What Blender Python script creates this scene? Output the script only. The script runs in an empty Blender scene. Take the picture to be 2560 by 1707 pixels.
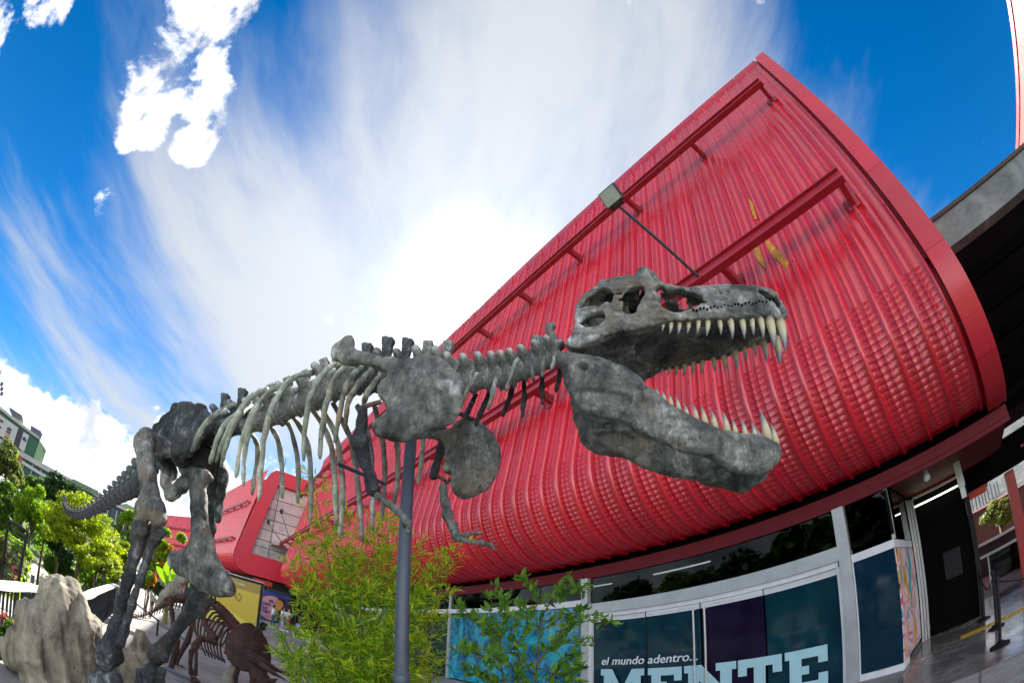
import bpy, math, random
import numpy as np
from mathutils import Vector, Matrix

R_ = math.radians
scene = bpy.context.scene
COL = scene.collection
rnd = random.Random(7)
nrs = np.random.RandomState(11)

# ------------------------------------------------------------------ camera
EYE = np.array([0.0, 0.0, 1.6])
LENS, PITCH, ROLL = 17.0, 35.8, 1.9
_p, _r = R_(PITCH), R_(ROLL)
_u = np.array([math.sin(_r) * math.cos(_p), math.cos(_r) * math.cos(_p), math.sin(_p)])
_f = np.array([0, 0, 1.0]) - _u[2] * _u
_f /= np.linalg.norm(_f)
_x = np.cross(_f, _u)
_x = _x if _x[0] > 0 else -_x
RW = np.array([_x, _f, _u])                      # camera axes to world axes
cd = bpy.data.cameras.new('camera')
cd.type = 'PANO'
cd.sensor_fit = 'HORIZONTAL'
cd.sensor_width = 36.0
try:
    cd.panorama_type = 'FISHEYE_EQUISOLID'
    cd.fisheye_lens = LENS
    cd.fisheye_fov = math.pi
except Exception:
    cd.cycles.panorama_type = 'FISHEYE_EQUISOLID'
    cd.cycles.fisheye_lens = LENS
    cd.cycles.fisheye_fov = math.pi
cd.clip_start = 0.05
cd.clip_end = 20000
cam = bpy.data.objects.new('camera', cd)
COL.objects.link(cam)
mw = np.eye(4)
mw[:3, 0] = RW @ [1, 0, 0]
mw[:3, 1] = RW @ [0, 1, 0]
mw[:3, 2] = -(RW @ [0, 0, 1])
mw[:3, 3] = EYE
cam.matrix_world = Matrix(mw.tolist())
scene.camera = cam

# ------------------------------------------------------------------ sun, view
SUN_AZ, SUN_EL = -5.0, 38.6
sd = bpy.data.lights.new('sun', 'SUN')
sd.energy = 2.7
sd.angle = R_(0.5)
sd.color = (1.0, 0.95, 0.86)
sun = bpy.data.objects.new('sun', sd)
COL.objects.link(sun)
SUN = np.array([math.sin(R_(SUN_AZ)) * math.cos(R_(SUN_EL)), math.cos(R_(SUN_AZ)) * math.cos(R_(SUN_EL)), math.sin(R_(SUN_EL))])
sun.rotation_euler = Vector(SUN.tolist()).to_track_quat('Z', 'Y').to_euler()
scene.view_settings.view_transform = 'Standard'
scene.view_settings.look = 'None'
scene.view_settings.gamma = 1.0
scene.view_settings.exposure = 2.5

# ------------------------------------------------------------------ node helper
class NT:
    """small expression helper over a node tree"""
    def __init__(s, nt):
        s.nt = nt
    def n(s, t, **kw):
        nd = s.nt.nodes.new(t)
        for k, v in kw.items():
            setattr(nd, k, v)
        return nd
    def put(s, sock, v):
        if isinstance(v, bpy.types.NodeSocket):
            s.nt.links.new(v, sock)
        elif v is not None:
            if sock.type == 'RGBA' and len(v) == 3:
                v = (*v, 1)
            sock.default_value = v
    def m(s, op, a, b=None, c=None, clamp=False):
        nd = s.n('ShaderNodeMath', operation=op, use_clamp=clamp)
        for i, v in enumerate((a, b, c)):
            if v is not None:
                s.put(nd.inputs[i], v)
        return nd.outputs[0]
    def vm(s, op, a, b=None, sc=None):
        nd = s.n('ShaderNodeVectorMath', operation=op)
        s.put(nd.inputs[0], a)
        if b is not None:
            s.put(nd.inputs[1], b)
        if sc is not None:
            s.put(nd.inputs['Scale'], sc)
        return nd.outputs['Value'] if op in ('DOT_PRODUCT', 'LENGTH') else nd.outputs[0]
    def noise(s, v, scale, detail=5, rough=.55, dist=0, out='Fac'):
        nd = s.n('ShaderNodeTexNoise')
        s.put(nd.inputs['Vector'], v)
        nd.inputs['Scale'].default_value = scale
        nd.inputs['Detail'].default_value = detail
        nd.inputs['Roughness'].default_value = rough
        nd.inputs['Distortion'].default_value = dist
        return nd.outputs[out]
    def vor(s, v, scale, feature='F1', out='Distance', rand=1):
        nd = s.n('ShaderNodeTexVoronoi', feature=feature)
        s.put(nd.inputs['Vector'], v)
        nd.inputs['Scale'].default_value = scale
        nd.inputs['Randomness'].default_value = rand
        return nd.outputs[out]
    def ss(s, v, a, b, o0=0.0, o1=1.0):
        nd = s.n('ShaderNodeMapRange', interpolation_type='SMOOTHSTEP')
        s.put(nd.inputs[0], v)
        for i, k in ((1, a), (2, b), (3, o0), (4, o1)):
            s.put(nd.inputs[i], k)
        return nd.outputs[0]
    def mix(s, f, a, b, blend='MIX'):
        nd = s.n('ShaderNodeMix', data_type='RGBA', blend_type=blend)
        s.put(nd.inputs[0], f)
        s.put(nd.inputs[6], a)
        s.put(nd.inputs[7], b)
        return nd.outputs[2]
    def ramp(s, f, stops):
        nd = s.n('ShaderNodeValToRGB')
        s.put(nd.inputs[0], f)
        cr = nd.color_ramp
        while len(cr.elements) < len(stops):
            cr.elements.new(.5)
        for el, (p, c) in zip(cr.elements, stops):
            el.position = p
            el.color = (*c, 1)
        return nd.outputs[0]
    def sep(s, v):
        nd = s.n('ShaderNodeSeparateXYZ')
        s.put(nd.inputs[0], v)
        return nd.outputs
    def comb(s, x, y, z):
        nd = s.n('ShaderNodeCombineXYZ')
        for i, v in enumerate((x, y, z)):
            s.put(nd.inputs[i], v)
        return nd.outputs[0]
    def mapv(s, v, rot=(0, 0, 0), scale=(1, 1, 1), loc=(0, 0, 0)):
        nd = s.n('ShaderNodeMapping')
        s.put(nd.inputs[0], v)
        nd.inputs['Rotation'].default_value = rot
        nd.inputs['Scale'].default_value = scale
        nd.inputs['Location'].default_value = loc
        return nd.outputs[0]

# ------------------------------------------------------------------ sky
def direc(az, el):
    a, b = R_(az), R_(el)
    return (math.sin(a) * math.cos(b), math.cos(a) * math.cos(b), math.sin(b))

def make_world():
    w = bpy.data.worlds.new('World')
    scene.world = w
    w.use_nodes = True
    nt = w.node_tree
    nt.nodes.clear()
    T = NT(nt)
    dirv = T.n('ShaderNodeTexCoord').outputs['Generated']
    sky = T.n('ShaderNodeTexSky', sky_type='NISHITA')
    sky.sun_disc = False
    sky.sun_elevation = R_(SUN_EL)
    sky.sun_rotation = R_(SUN_AZ)
    sky.altitude = 1500
    sky.air_density = 1.0
    sky.dust_density = 0.3
    sky.ozone_density = 3.0
    hs = T.n('ShaderNodeHueSaturation')
    hs.inputs['Saturation'].default_value = 1.38
    hs.inputs['Value'].default_value = SKYV
    T.put(hs.inputs['Color'], sky.outputs[0])
    blue = hs.outputs[0]
    x, y, z = T.sep(dirv)
    zz = T.m('ADD', T.m('MAXIMUM', z, 0.0), 0.12)
    pl = T.comb(T.m('DIVIDE', x, zz), T.m('DIVIDE', y, zz), 0.0)
    sunv = tuple(SUN.tolist())
    sdot = T.vm('DOT_PRODUCT', dirv, sunv)
    # thin high cloud: fibres drawn out along the wind, densest in a veil over the sun
    wv = T.noise(pl, 1.1, 3, .5, 0, 'Color')
    plw = T.vm('ADD', pl, T.vm('SCALE', T.vm('SUBTRACT', wv, (.5, .5, .5)), sc=.35))
    st = T.mapv(plw, rot=(0, 0, R_(3)), scale=(2.3, .55, 1), loc=(1.3, .2, 0))
    n1 = T.noise(st, 1.15, 8, .58, .35)
    n2 = T.noise(T.mapv(plw, rot=(0, 0, R_(10)), scale=(1.6, .7, 1), loc=(4.1, 2.0, 0)), 5.0, 8, .6, .25)
    n3 = T.noise(T.mapv(pl, loc=(9.1, 3.3, 0)), .8, 4, .5)
    fld = T.m('ADD', T.m('ADD', T.m('MULTIPLY', n1, .60), T.m('MULTIPLY', n2, .18)), T.m('MULTIPLY', n3, .22))
    px_ = T.sep(plw)[0]
    band = T.m('MULTIPLY', T.m('COSINE', T.m('MULTIPLY', T.m('ADD', px_, .72), 2 * math.pi / 1.06)), T.ss(px_, -.3, -.6))
    fld = T.m('ADD', fld, T.m('MULTIPLY', band, .085))
    sheet = T.ss(T.vm('DOT_PRODUCT', dirv, direc(12, 52)), .50, .97)        # the wide white veil
    low = T.ss(T.vm('DOT_PRODUCT', dirv, direc(-50, 24)), .84, 1.0)
    hole = T.ss(T.vm('DOT_PRODUCT', dirv, direc(86, 42)), .86, .985)
    hole2 = T.ss(T.vm('DOT_PRODUCT', dirv, direc(-80, 42)), .74, .97)
    bias = T.m('ADD', T.m('MULTIPLY', sheet, .30), T.m('MULTIPLY', low, .19))
    bias = T.m('SUBTRACT', bias, T.m('ADD', T.m('MULTIPLY', hole, .24), T.m('MULTIPLY', hole2, .13)))
    cir = T.m('MULTIPLY', T.ss(T.m('ADD', fld, bias), .44, .84), .93)
    # cumulus: crisp billows where the sky holds them
    bil = T.noise(dirv, 7.5, 11, .64, .3)
    def lump(az, el, rad):
        return T.ss(T.vm('DOT_PRODUCT', dirv, direc(az, el)), math.cos(R_(rad * 1.45)), math.cos(R_(rad * .1)))
    lumps = None
    for a in ((-72, 48, 6.0), (-65, 49, 4.0), (-79, 55, 6.0), (-69, 42, 3.6), (-60, 44, 2.6), (-96, 38, 4.5), (-98, 31, 4.0)):
        l = lump(*a)
        lumps = l if lumps is None else T.m('MAXIMUM', lumps, l)
    back = T.ss(y, -.05, -.45)                                            # unseen cumulus behind the viewer, thickened to fill the shade
    big = T.noise(dirv, 2.0, 3, .5)
    lumps = T.m('MAXIMUM', lumps, T.m('MULTIPLY', back, T.ss(big, .28, .50)))
    cum = T.ss(T.m('ADD', T.m('MULTIPLY', lumps, .28), bil), .66, .80)
    bankn = T.noise(T.mapv(dirv, scale=(1, 1, 1.5)), 5.0, 10, .6, .25)
    bankm = T.m('SUBTRACT', T.m('MULTIPLY', bankn, .40), z)
    bank = T.ss(bankm, -.055, -.03)
    shade = T.noise(T.vm('ADD', dirv, (0, 0, .05)), 8.0, 8, .62, .3)
    # brightness of cloud: forward scattering round the sun
    near = T.m('POWER', T.m('MAXIMUM', sdot, 0.0), 7.0)
    core = T.m('POWER', T.m('MAXIMUM', sdot, 0.0), 140.0)
    glow = T.m('POWER', T.m('MAXIMUM', sdot, 0.0), 900.0)
    cb = T.m('ADD', CLB, T.m('ADD', T.m('MULTIPLY', near, 1.3), T.m('MULTIPLY', core, 7.0)))
    circ = T.vm('SCALE', (.92, .96, 1.0), sc=T.m('MULTIPLY', cb, .43))
    sky1 = T.mix(cir, blue, circ)
    bsh = T.ss(shade, .34, .62, .46, .98)
    front = T.m('ADD', 1.0, T.m('MULTIPLY', T.ss(sdot, .1, -.8), 1.7))          # thick cloud facing the sun, brightened to lift the shaded fronts
    cumc = T.vm('SCALE', (.98, .99, 1.03), sc=T.m('MULTIPLY', T.m('MULTIPLY', cb, bsh), front))
    sky2 = T.mix(T.m('MULTIPLY', bank, .85), sky1, cumc)
    sky3 = T.mix(T.m('MULTIPLY', cum, .97), sky2, cumc)
    aur = T.vm('SCALE', (1.0, .98, .94), sc=T.m('ADD', T.m('MULTIPLY', glow, 160.0), T.m('MULTIPLY', core, 4.0)))
    sky4 = T.vm('ADD', sky3, aur)
    bg = T.n('ShaderNodeBackground')
    T.put(bg.inputs[0], sky4)
    bg.inputs[1].default_value = 0.1
    out = T.n('ShaderNodeOutputWorld')
    nt.links.new(bg.outputs[0], out.inputs[0])
SKYV, CLB = 0.37, 3.3
make_world()

# ------------------------------------------------------------------ materials
MATS = {}
def material(name, build):
    m = bpy.data.materials.new(name)
    m.use_nodes = True
    nt = m.node_tree
    nt.nodes.clear()
    T = NT(nt)
    out = T.n('ShaderNodeOutputMaterial')
    bs = T.n('ShaderNodeBsdfPrincipled')
    nt.links.new(bs.outputs[0], out.inputs[0])
    build(T, bs, out)
    MATS[name] = m
    return m

def coords(T, kind='Object'):
    return T.n('ShaderNodeTexCoord').outputs[kind]

def bump(T, bs, h, strength=.4, dist=.02):
    b = T.n('ShaderNodeBump')
    b.inputs['Strength'].default_value = strength
    b.inputs['Distance'].default_value = dist
    T.put(b.inputs['Height'], h)
    T.nt.links.new(b.outputs[0], bs.inputs['Normal'])

def plain(name, c, rough=.6, metal=0.0, var=.12, scale=6.0, bmp=0.0, spec=.5, coat=0.0):
    def bd(T, bs, out):
        v = coords(T)
        n = T.noise(v, scale, 6, .6)
        k = T.ss(n, .3, .7, 1 - var, 1 + var)
        T.put(bs.inputs['Base Color'], T.vm('SCALE', c, sc=k))
        T.put(bs.inputs['Roughness'], T.ss(n, .25, .75, max(.02, rough - .08), min(1, rough + .08)))
        bs.inputs['Metallic'].default_value = metal
        bs.inputs['Specular IOR Level'].default_value = spec
        bs.inputs['Coat Weight'].default_value = coat
        if bmp:
            bump(T, bs, T.noise(v, scale * 4, 6, .65), bmp, .01)
    return material(name, bd)

def emit(name, c, st):
    def bd(T, bs, out):
        T.put(bs.inputs['Base Color'], c)
        T.put(bs.inputs['Emission Color'], c)
        bs.inputs['Emission Strength'].default_value = st
    return material(name, bd)

# ------------------------------------------------------------------ mesh helpers
def mesh_np(name, V, Fq, mats, smooth=False, fmat=None):
    """V (n,3), Fq list/array of equal-length faces or list of mixed faces"""
    me = bpy.data.meshes.new(name)
    V = np.asarray(V, dtype=np.float32)
    if isinstance(Fq, np.ndarray):
        k = Fq.shape[1]
        nf = Fq.shape[0]
        me.vertices.add(len(V))
        me.vertices.foreach_set('co', V.ravel())
        me.loops.add(nf * k)
        me.loops.foreach_set('vertex_index', Fq.astype(np.int32).ravel())
        me.polygons.add(nf)
        me.polygons.foreach_set('loop_start', np.arange(0, nf * k, k, dtype=np.int32))
        me.polygons.foreach_set('loop_total', np.full(nf, k, dtype=np.int32))
        me.update(calc_edges=True)
    else:
        me.from_pydata(V.tolist(), [], [list(map(int, f)) for f in Fq])
    for m in (mats if isinstance(mats, (list, tuple)) else [mats]):
        me.materials.append(MATS[m] if isinstance(m, str) else m)
    if smooth:
        me.polygons.foreach_set('use_smooth', np.ones(len(me.polygons), dtype=bool))
    if fmat is not None:
        me.polygons.foreach_set('material_index', np.asarray(fmat, dtype=np.int32))
    me.update()
    return me

class MB:
    """collects boxes, prisms and tubes for one mesh"""
    def __init__(s):
        s.v, s.f = [], []
    def add(s, V, F):
        o = len(s.v)
        s.v += [tuple(map(float, p)) for p in V]
        s.f += [tuple(i + o for i in f) for f in F]
    def box(s, c, size, ax=None):
        """c centre, size full extents, ax = 3 axes (rows) or None"""
        A = np.eye(3) if ax is None else np.asarray(ax, float)
        h = np.asarray(size, float) / 2
        V = [np.asarray(c, float) + A.T @ (h * np.array([i, j, k])) for i in (-1, 1) for j in (-1, 1) for k in (-1, 1)]
        F = [(0, 1, 3, 2), (4, 6, 7, 5), (0, 4, 5, 1), (2, 3, 7, 6), (0, 2, 6, 4), (1, 5, 7, 3)]
        if np.linalg.det(A) < 0:
            F = [f[::-1] for f in F]
        s.add(V, F)
        return s
    def tube(s, pts, rad, seg=10, cap=True, flat=1.0, up=(0, 0, 1)):
        P = [np.asarray(p, float) for p in pts]
        n = len(P)
        rad = [rad] * n if np.isscalar(rad) else list(rad)
        V, F = [], []
        prev = None
        for i in range(n):
            t = P[min(i + 1, n - 1)] - P[max(i - 1, 0)]
            t = t / (np.linalg.norm(t) + 1e-12)
            if prev is None:
                a = np.cross(t, up)
                if np.linalg.norm(a) < 1e-3:
                    a = np.cross(t, (1, 0, 0))
            else:
                a = prev - t * (prev @ t)
            a = a / (np.linalg.norm(a) + 1e-12)
            prev = a
            b = np.cross(t, a)
            for j in range(seg):
                q = 2 * math.pi * j / seg
                V.append(P[i] + rad[i] * (math.cos(q) * a + flat * math.sin(q) * b))
        for i in range(n - 1):
            for j in range(seg):
                k = (j + 1) % seg
                F.append((i * seg + j, i * seg + k, (i + 1) * seg + k, (i + 1) * seg + j))
        if cap:
            F.append(tuple(range(seg))[::-1])
            F.append(tuple((n - 1) * seg + j for j in range(seg)))
        s.add(V, F)
        return s
    def prism(s, poly, fn, a, b):
        """poly 2D list, fn(x,y,d)->3D, extruded from depth a to b"""
        n = len(poly)
        V = [fn(x, y, a) for x, y in poly] + [fn(x, y, b) for x, y in poly]
        F = [tuple(range(n))[::-1], tuple(range(n, 2 * n))]
        F += [(i, (i + 1) % n, n + (i + 1) % n, n + i) for i in range(n)]
        s.add(V, F)
        return s
    def quad(s, a, b, c, d):
        s.add([a, b, c, d], [(0, 1, 2, 3)])
        return s
    def build(s, name, mat, parent=None, base=(0, 0, 0), smooth=False, fix=True):
        me = bpy.data.meshes.new(name)
        b = np.asarray(base, float)
        me.from_pydata([tuple(np.asarray(p) - b) for p in s.v], [], s.f)
        if fix:
            import bmesh
            bm = bmesh.new()
            bm.from_mesh(me)
            bmesh.ops.recalc_face_normals(bm, faces=bm.faces)
            bm.to_mesh(me)
            bm.free()
        me.materials.append(MATS[mat])
        if smooth:
            me.polygons.foreach_set('use_smooth', np.ones(len(me.polygons), dtype=bool))
        return put(name, me, parent, None if parent is not None else base)

def put(name, me, parent=None, loc=None):
    o = bpy.data.objects.new(name, me)
    COL.objects.link(o)
    if parent is not None:
        o.parent = parent
    if loc is not None:
        o.location = tuple(map(float, loc))
    return o

def tag(o, label=None, cat=None, group=None, kind=None):
    if label: o['label'] = label
    if cat: o['category'] = cat
    if group: o['group'] = group
    if kind: o['kind'] = kind
    return o

def thing(name, label, cat, base=(0, 0, 0), group=None):
    o = bpy.data.objects.new(name, None)
    COL.objects.link(o)
    o.empty_display_size = .2
    o.location = tuple(map(float, base))
    return tag(o, label, cat, group)

def base_of(o):
    return np.array(o.location)

def copy_tree(o, parent=None):
    c = o.copy()
    COL.objects.link(c)
    c.parent = parent
    for ch in [x for x in KIDS(o)]:
        copy_tree(ch, c)
    return c
def KIDS(o):
    return [x for x in bpy.data.objects if x.parent == o]

# ------------------------------------------------------------------ measured frames
FULLW = 2560.0
KPX = 2 * LENS * FULLW / 36.0
def sight(px, py):
    """direction of a point of the photograph (photograph pixels)"""
    x, y = px - 1280.0, 853.5 - py
    r = math.hypot(x, y) + 1e-9
    th = 2 * math.asin(r / KPX)
    return RW @ np.array([math.sin(th) * x / r, math.sin(th) * y / r, math.cos(th)])
E_ = np.array([-math.sin(R_(34.5)), math.cos(R_(34.5)), 0])      # along the halls
M_ = np.array([math.cos(R_(34.5)), math.sin(R_(34.5)), 0])       # away from the plaza into the halls
Z_ = np.array([0, 0, 1.0])
AX = np.array([E_, M_, Z_])
def W(s, d, z):
    return E_ * s + M_ * d + Z_ * z
def at_d(px, py, d):
    v = sight(px, py)
    return EYE + v * (d / (v @ M_))
def at_z(px, py, z):
    v = sight(px, py)
    return EYE + v * ((z - 1.6) / v[2])
def at_r(px, py, r):
    v = sight(px, py)
    return EYE + v * (r / math.hypot(v[0], v[1]))

# numpy value noise
_perm = np.random.RandomState(3).rand(4096).astype(np.float32)
def vnoise(X, Y, Z):
    xi, yi, zi = np.floor(X).astype(int), np.floor(Y).astype(int), np.floor(Z).astype(int)
    fx, fy, fz = X - xi, Y - yi, Z - zi
    fx, fy, fz = (t * t * (3 - 2 * t) for t in (fx, fy, fz))
    def h(a, b, c):
        return _perm[(a * 73 + b * 1571 + c * 2903 + (a * b) % 97 + (b * c) % 89) & 4095]
    r = 0
    for i, wx in ((0, 1 - fx), (1, fx)):
        for j, wy in ((0, 1 - fy), (1, fy)):
            for k, wz in ((0, 1 - fz), (1, fz)):
                r = r + wx * wy * wz * h(xi + i, yi + j, zi + k)
    return r - .5
def fbm(X, Y, Z, sc, oct=3):
    r, a = 0, 1.0
    for o in range(oct):
        r = r + a * vnoise(X * sc + 13.7 * o, Y * sc + 5.1 * o, Z * sc + 9.9 * o)
        sc *= 2.03
        a *= .5
    return r

def nets(f, lo, hi, h):
    """surface nets of the scalar field f(X,Y,Z) < 0 over a box"""
    lo, hi = np.asarray(lo, float), np.asarray(hi, float)
    n = np.ceil((hi - lo) / h).astype(int) + 1
    ax = [lo[i] + h * np.arange(n[i]) for i in range(3)]
    X, Y, Z = np.meshgrid(*ax, indexing='ij')
    v = f(X, Y, Z)
    ins = v < 0
    nx, ny, nz = v.shape
    cor = [(i, j, k) for i in (0, 1) for j in (0, 1) for k in (0, 1)]
    sl = lambda A, c: A[c[0]:nx - 1 + c[0], c[1]:ny - 1 + c[1], c[2]:nz - 1 + c[2]]
    cnt = sum(sl(ins, c).astype(np.int8) for c in cor)
    act = (cnt > 0) & (cnt < 8)
    I = np.argwhere(act)
    vals = {c: sl(v, c)[act] for c in cor}
    acc = np.zeros((len(I), 3))
    num = np.zeros(len(I))
    for a in cor:
        for d in range(3):
            if a[d] == 0:
                b = tuple(1 if q == d else a[q] for q in range(3))
                va, vb = vals[a], vals[b]
                x = (va < 0) != (vb < 0)
                t = np.where(x, va / np.where(x, va - vb, 1), 0)
                p = np.array(a, float)[None] + t[:, None] * np.eye(3)[d][None]
                acc += np.where(x[:, None], p, 0)
                num += x
    V = lo + h * (I + acc / num[:, None])
    idx = -np.ones(act.shape, int)
    idx[act] = np.arange(len(I))
    FQ = []
    for d in range(3):
        e1, e2 = [(1, 2), (2, 0), (0, 1)][d]
        a = ins
        b = np.roll(ins, -1, axis=d)
        x = a != b
        sli = [slice(1, None)] * 3
        sel = np.zeros_like(x)
        rng = [slice(1, v.shape[q] - 1) for q in range(3)]
        rng[d] = slice(0, v.shape[d] - 1)
        sel[tuple(rng)] = x[tuple(rng)]
        P = np.argwhere(sel)
        if not len(P):
            continue
        o1, o2 = np.eye(3, dtype=int)[e1], np.eye(3, dtype=int)[e2]
        q = [P - o1 - o2, P - o2, P, P - o1]
        quad = np.stack([idx[c[:, 0], c[:, 1], c[:, 2]] for c in q], 1)
        flip = ~a[sel]
        quad[flip] = quad[flip][:, ::-1]
        FQ.append(quad)
    FQ = np.concatenate(FQ)
    FQ = FQ[(FQ >= 0).all(1)]
    return V, FQ

def smin(a, b, k):
    h = np.clip(.5 + .5 * (b - a) / k, 0, 1)
    return b * (1 - h) + a * h - k * h * (1 - h)
def smax(a, b, k):
    return -smin(-a, -b, k)
def seg_d(X, Y, Z, a, b, ra, rb):
    a, b = np.asarray(a, float), np.asarray(b, float)
    ba = b - a
    L = ba @ ba + 1e-12
    t = np.clip(((X - a[0]) * ba[0] + (Y - a[1]) * ba[1] + (Z - a[2]) * ba[2]) / L, 0, 1)
    return np.sqrt((X - a[0] - t * ba[0]) ** 2 + (Y - a[1] - t * ba[1]) ** 2 + (Z - a[2] - t * ba[2]) ** 2) - (ra + (rb - ra) * t)
def chain_d(X, Y, Z, ch, k=.03):
    d = None
    for (p, r), (q, s) in zip(ch[:-1], ch[1:]):
        e = seg_d(X, Y, Z, p, q, r, s)
        d = e if d is None else smin(d, e, k)
    return d
def poly_d(U, V, poly):
    """signed distance to a 2D polygon (negative inside)"""
    P = np.asarray(poly, float)
    d = np.full(U.shape, 1e9)
    ins = np.zeros(U.shape, bool)
    for (ax_, ay), (bx, by) in zip(P, np.roll(P, -1, 0)):
        ex, ey = bx - ax_, by - ay
        t = np.clip(((U - ax_) * ex + (V - ay) * ey) / (ex * ex + ey * ey + 1e-12), 0, 1)
        d = np.minimum(d, (U - ax_ - t * ex) ** 2 + (V - ay - t * ey) ** 2)
        c = (ay > V) != (by > V)
        with np.errstate(divide='ignore', invalid='ignore'):
            ins ^= c & (U < ex * (V - ay) / (ey if abs(ey) > 1e-12 else 1e-12) + ax_)
    d = np.sqrt(d)
    return np.where(ins, -d, d)
def smooth_poly(P, it=2):
    P = np.asarray(P, float)
    for _ in range(it):
        Q = np.roll(P, -1, 0)
        P = np.stack([.75 * P + .25 * Q, .25 * P + .75 * Q], 1).reshape(-1, 2)
    return P
def spline(P, n):
    """Catmull-Rom through points -> n samples"""
    P = np.asarray(P, float)
    Q = np.vstack([2 * P[0] - P[1], P, 2 * P[-1] - P[-2]])
    out = []
    for t in np.linspace(0, len(P) - 1 - 1e-6, n):
        i = int(t)
        f = t - i
        a, b, c, d = Q[i:i + 4]
        out.append(.5 * (2 * b + (c - a) * f + (2 * a - 5 * b + 4 * c - d) * f * f + (3 * b - 3 * c + d - a) * f ** 3))
    return np.array(out)

# ================================================================== materials of the place
def red_paint(name, c, rough, dirt):
    def bd(T, bs, out):
        v = T.n('ShaderNodeNewGeometry').outputs['Position']
        n = T.noise(v, .9, 6, .6)
        n2 = T.noise(T.mapv(v, scale=(3, 3, .25)), 1.0, 5, .6)
        k = T.m('MULTIPLY', T.ss(n, .25, .75, .90, 1.08), T.ss(n2, .3, .8, 1.05, 1 - dirt))
        rp = T.n('ShaderNodeObjectInfo').outputs['Random']
        k = T.m('MULTIPLY', k, T.ss(rp, 0, 1, .9, 1.08))
        base = T.vm('SCALE', c, sc=k)
        # pale chalky patches
        ch = T.ss(T.noise(v, .35, 4, .6), .5, .75, 0, .10)
        base = T.mix(ch, base, (.55, .16, .18))
        T.put(bs.inputs['Base Color'], base)
        T.put(bs.inputs['Roughness'], T.ss(n, .2, .8, rough - .04, rough + .06))
        bs.inputs['Specular IOR Level'].default_value = .82 if rough < .45 else .3
        bs.inputs['Coat Weight'].default_value = .12 if rough < .4 else 0
        bs.inputs['Coat Roughness'].default_value = .12
    return material(name, bd)
red_paint('red_sheet', (.66, .011, .028), .25, .10)
red_paint('red_trim', (.62, .014, .028), .36, .05)
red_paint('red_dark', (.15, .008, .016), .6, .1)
red_paint('red_steel', (.40, .012, .028), .42, .2)
plain('red_frame', (.50, .008, .03), .45, var=.08, scale=.6)
plain('orange_red', (.50, .025, .012), .4, var=.08)
plain('pink_wall', (.30, .030, .032), .5, var=.1, scale=.8)
plain('alu', (.55, .56, .56), .42, .55, .08, 3)
plain('alu_white', (.74, .75, .76), .45, .1, .06, 3)
plain('steel_grey', (.075, .092, .125), .5, .1, .12, 8)
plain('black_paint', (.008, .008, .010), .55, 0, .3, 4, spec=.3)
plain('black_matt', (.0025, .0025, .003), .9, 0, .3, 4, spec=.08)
plain('lamp_grey', (.05, .062, .07), .5, .3, .2, 20, .1)
plain('white_paint', (.78, .78, .76), .5, 0, .06, 5)
plain('pale_panel', (.55, .40, .33), .55, 0, .2, 2)
plain('yellow_paint', (.70, .45, .02), .5, 0, .2, 6)
plain('letter_cyan', (.42, .68, .72), .45, 0, .04, 3)
plain('letter_white', (.72, .82, .85), .45, 0, .04, 3)
plain('deep_violet', (.010, .005, .026), .12, 0, .3, 2, spec=.3)
plain('brown_rust', (.62, .27, .02), .5, 0, .35, 12, .3)
plain('dark_flashing', (.06, .04, .028), .7, 0, .4, 3)
plain('brick_wall', (.060, .038, .038), .8, 0, .2, 3, .2)
plain('skin', (.42, .24, .16), .6, 0, .08, 8)
emit('tube_light', (.95, .97, .92), .6)
emit('led_light', (.85, 1.0, .72), 1.0)

def film(name, a, b, pattern):
    """printed film on a pane of glass"""
    def bd(T, bs, out):
        v = coords(T)
        n = T.noise(v, pattern, 7, .65, .8)
        n2 = T.noise(v, pattern * 3.1, 5, .6, .4)
        c = T.mix(T.ss(n, .42, .66), a, b)
        c = T.mix(T.ss(n2, .5, .7, 0, .35), c, tuple(min(1, q * 2.2) for q in a))
        T.put(bs.inputs['Base Color'], c)
        bs.inputs['Roughness'].default_value = .06
        bs.inputs['Specular IOR Level'].default_value = .32
        bs.inputs['Coat Weight'].default_value = .0
        bs.inputs['Coat Roughness'].default_value = .03
    return material(name, bd)
film('film_teal', (.004, .030, .050), (.006, .048, .066), .7)
film('film_blue', (.004, .026, .050), (.003, .018, .04), .6)

def aqua(T, bs, out):
    v = coords(T)
    x, y, z = T.sep(v)
    n = T.noise(v, 1.3, 8, .62, .9)
    n2 = T.noise(v, 7.0, 6, .7, .6)
    c = T.ramp(T.m('ADD', T.m('MULTIPLY', n, .75), T.m('MULTIPLY', n2, .3)), [(.38, (.003, .02, .06)), (.47, (.004, .10, .24)), (.56, (.01, .33, .46)), (.70, (.10, .55, .56))])
    edge = T.ss(T.m('ABSOLUTE', T.m('ADD', x, 0.0)), 1.6, 2.5)
    c = T.mix(edge, c, (.005, .035, .06))
    T.put(bs.inputs['Base Color'], c)
    bs.inputs['Roughness'].default_value = .12
material('film_aqua', aqua)

def pane(T, bs, out):
    nt = T.nt
    gl = T.n('ShaderNodeBsdfGlossy')
    gl.inputs['Roughness'].default_value = .015
    gl.inputs['Color'].default_value = (.9, .95, .95, 1)
    tr = T.n('ShaderNodeBsdfTransparent')
    tr.inputs['Color'].default_value = (.30, .34, .35, 1)
    fr = T.n('ShaderNodeFresnel')
    fr.inputs['IOR'].default_value = 1.28
    mx = T.n('ShaderNodeMixShader')
    nt.links.new(fr.outputs[0], mx.inputs[0])
    nt.links.new(tr.outputs[0], mx.inputs[1])
    nt.links.new(gl.outputs[0], mx.inputs[2])
    nt.links.new(mx.outputs[0], out.inputs[0])
material('dark_pane', pane)

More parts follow.
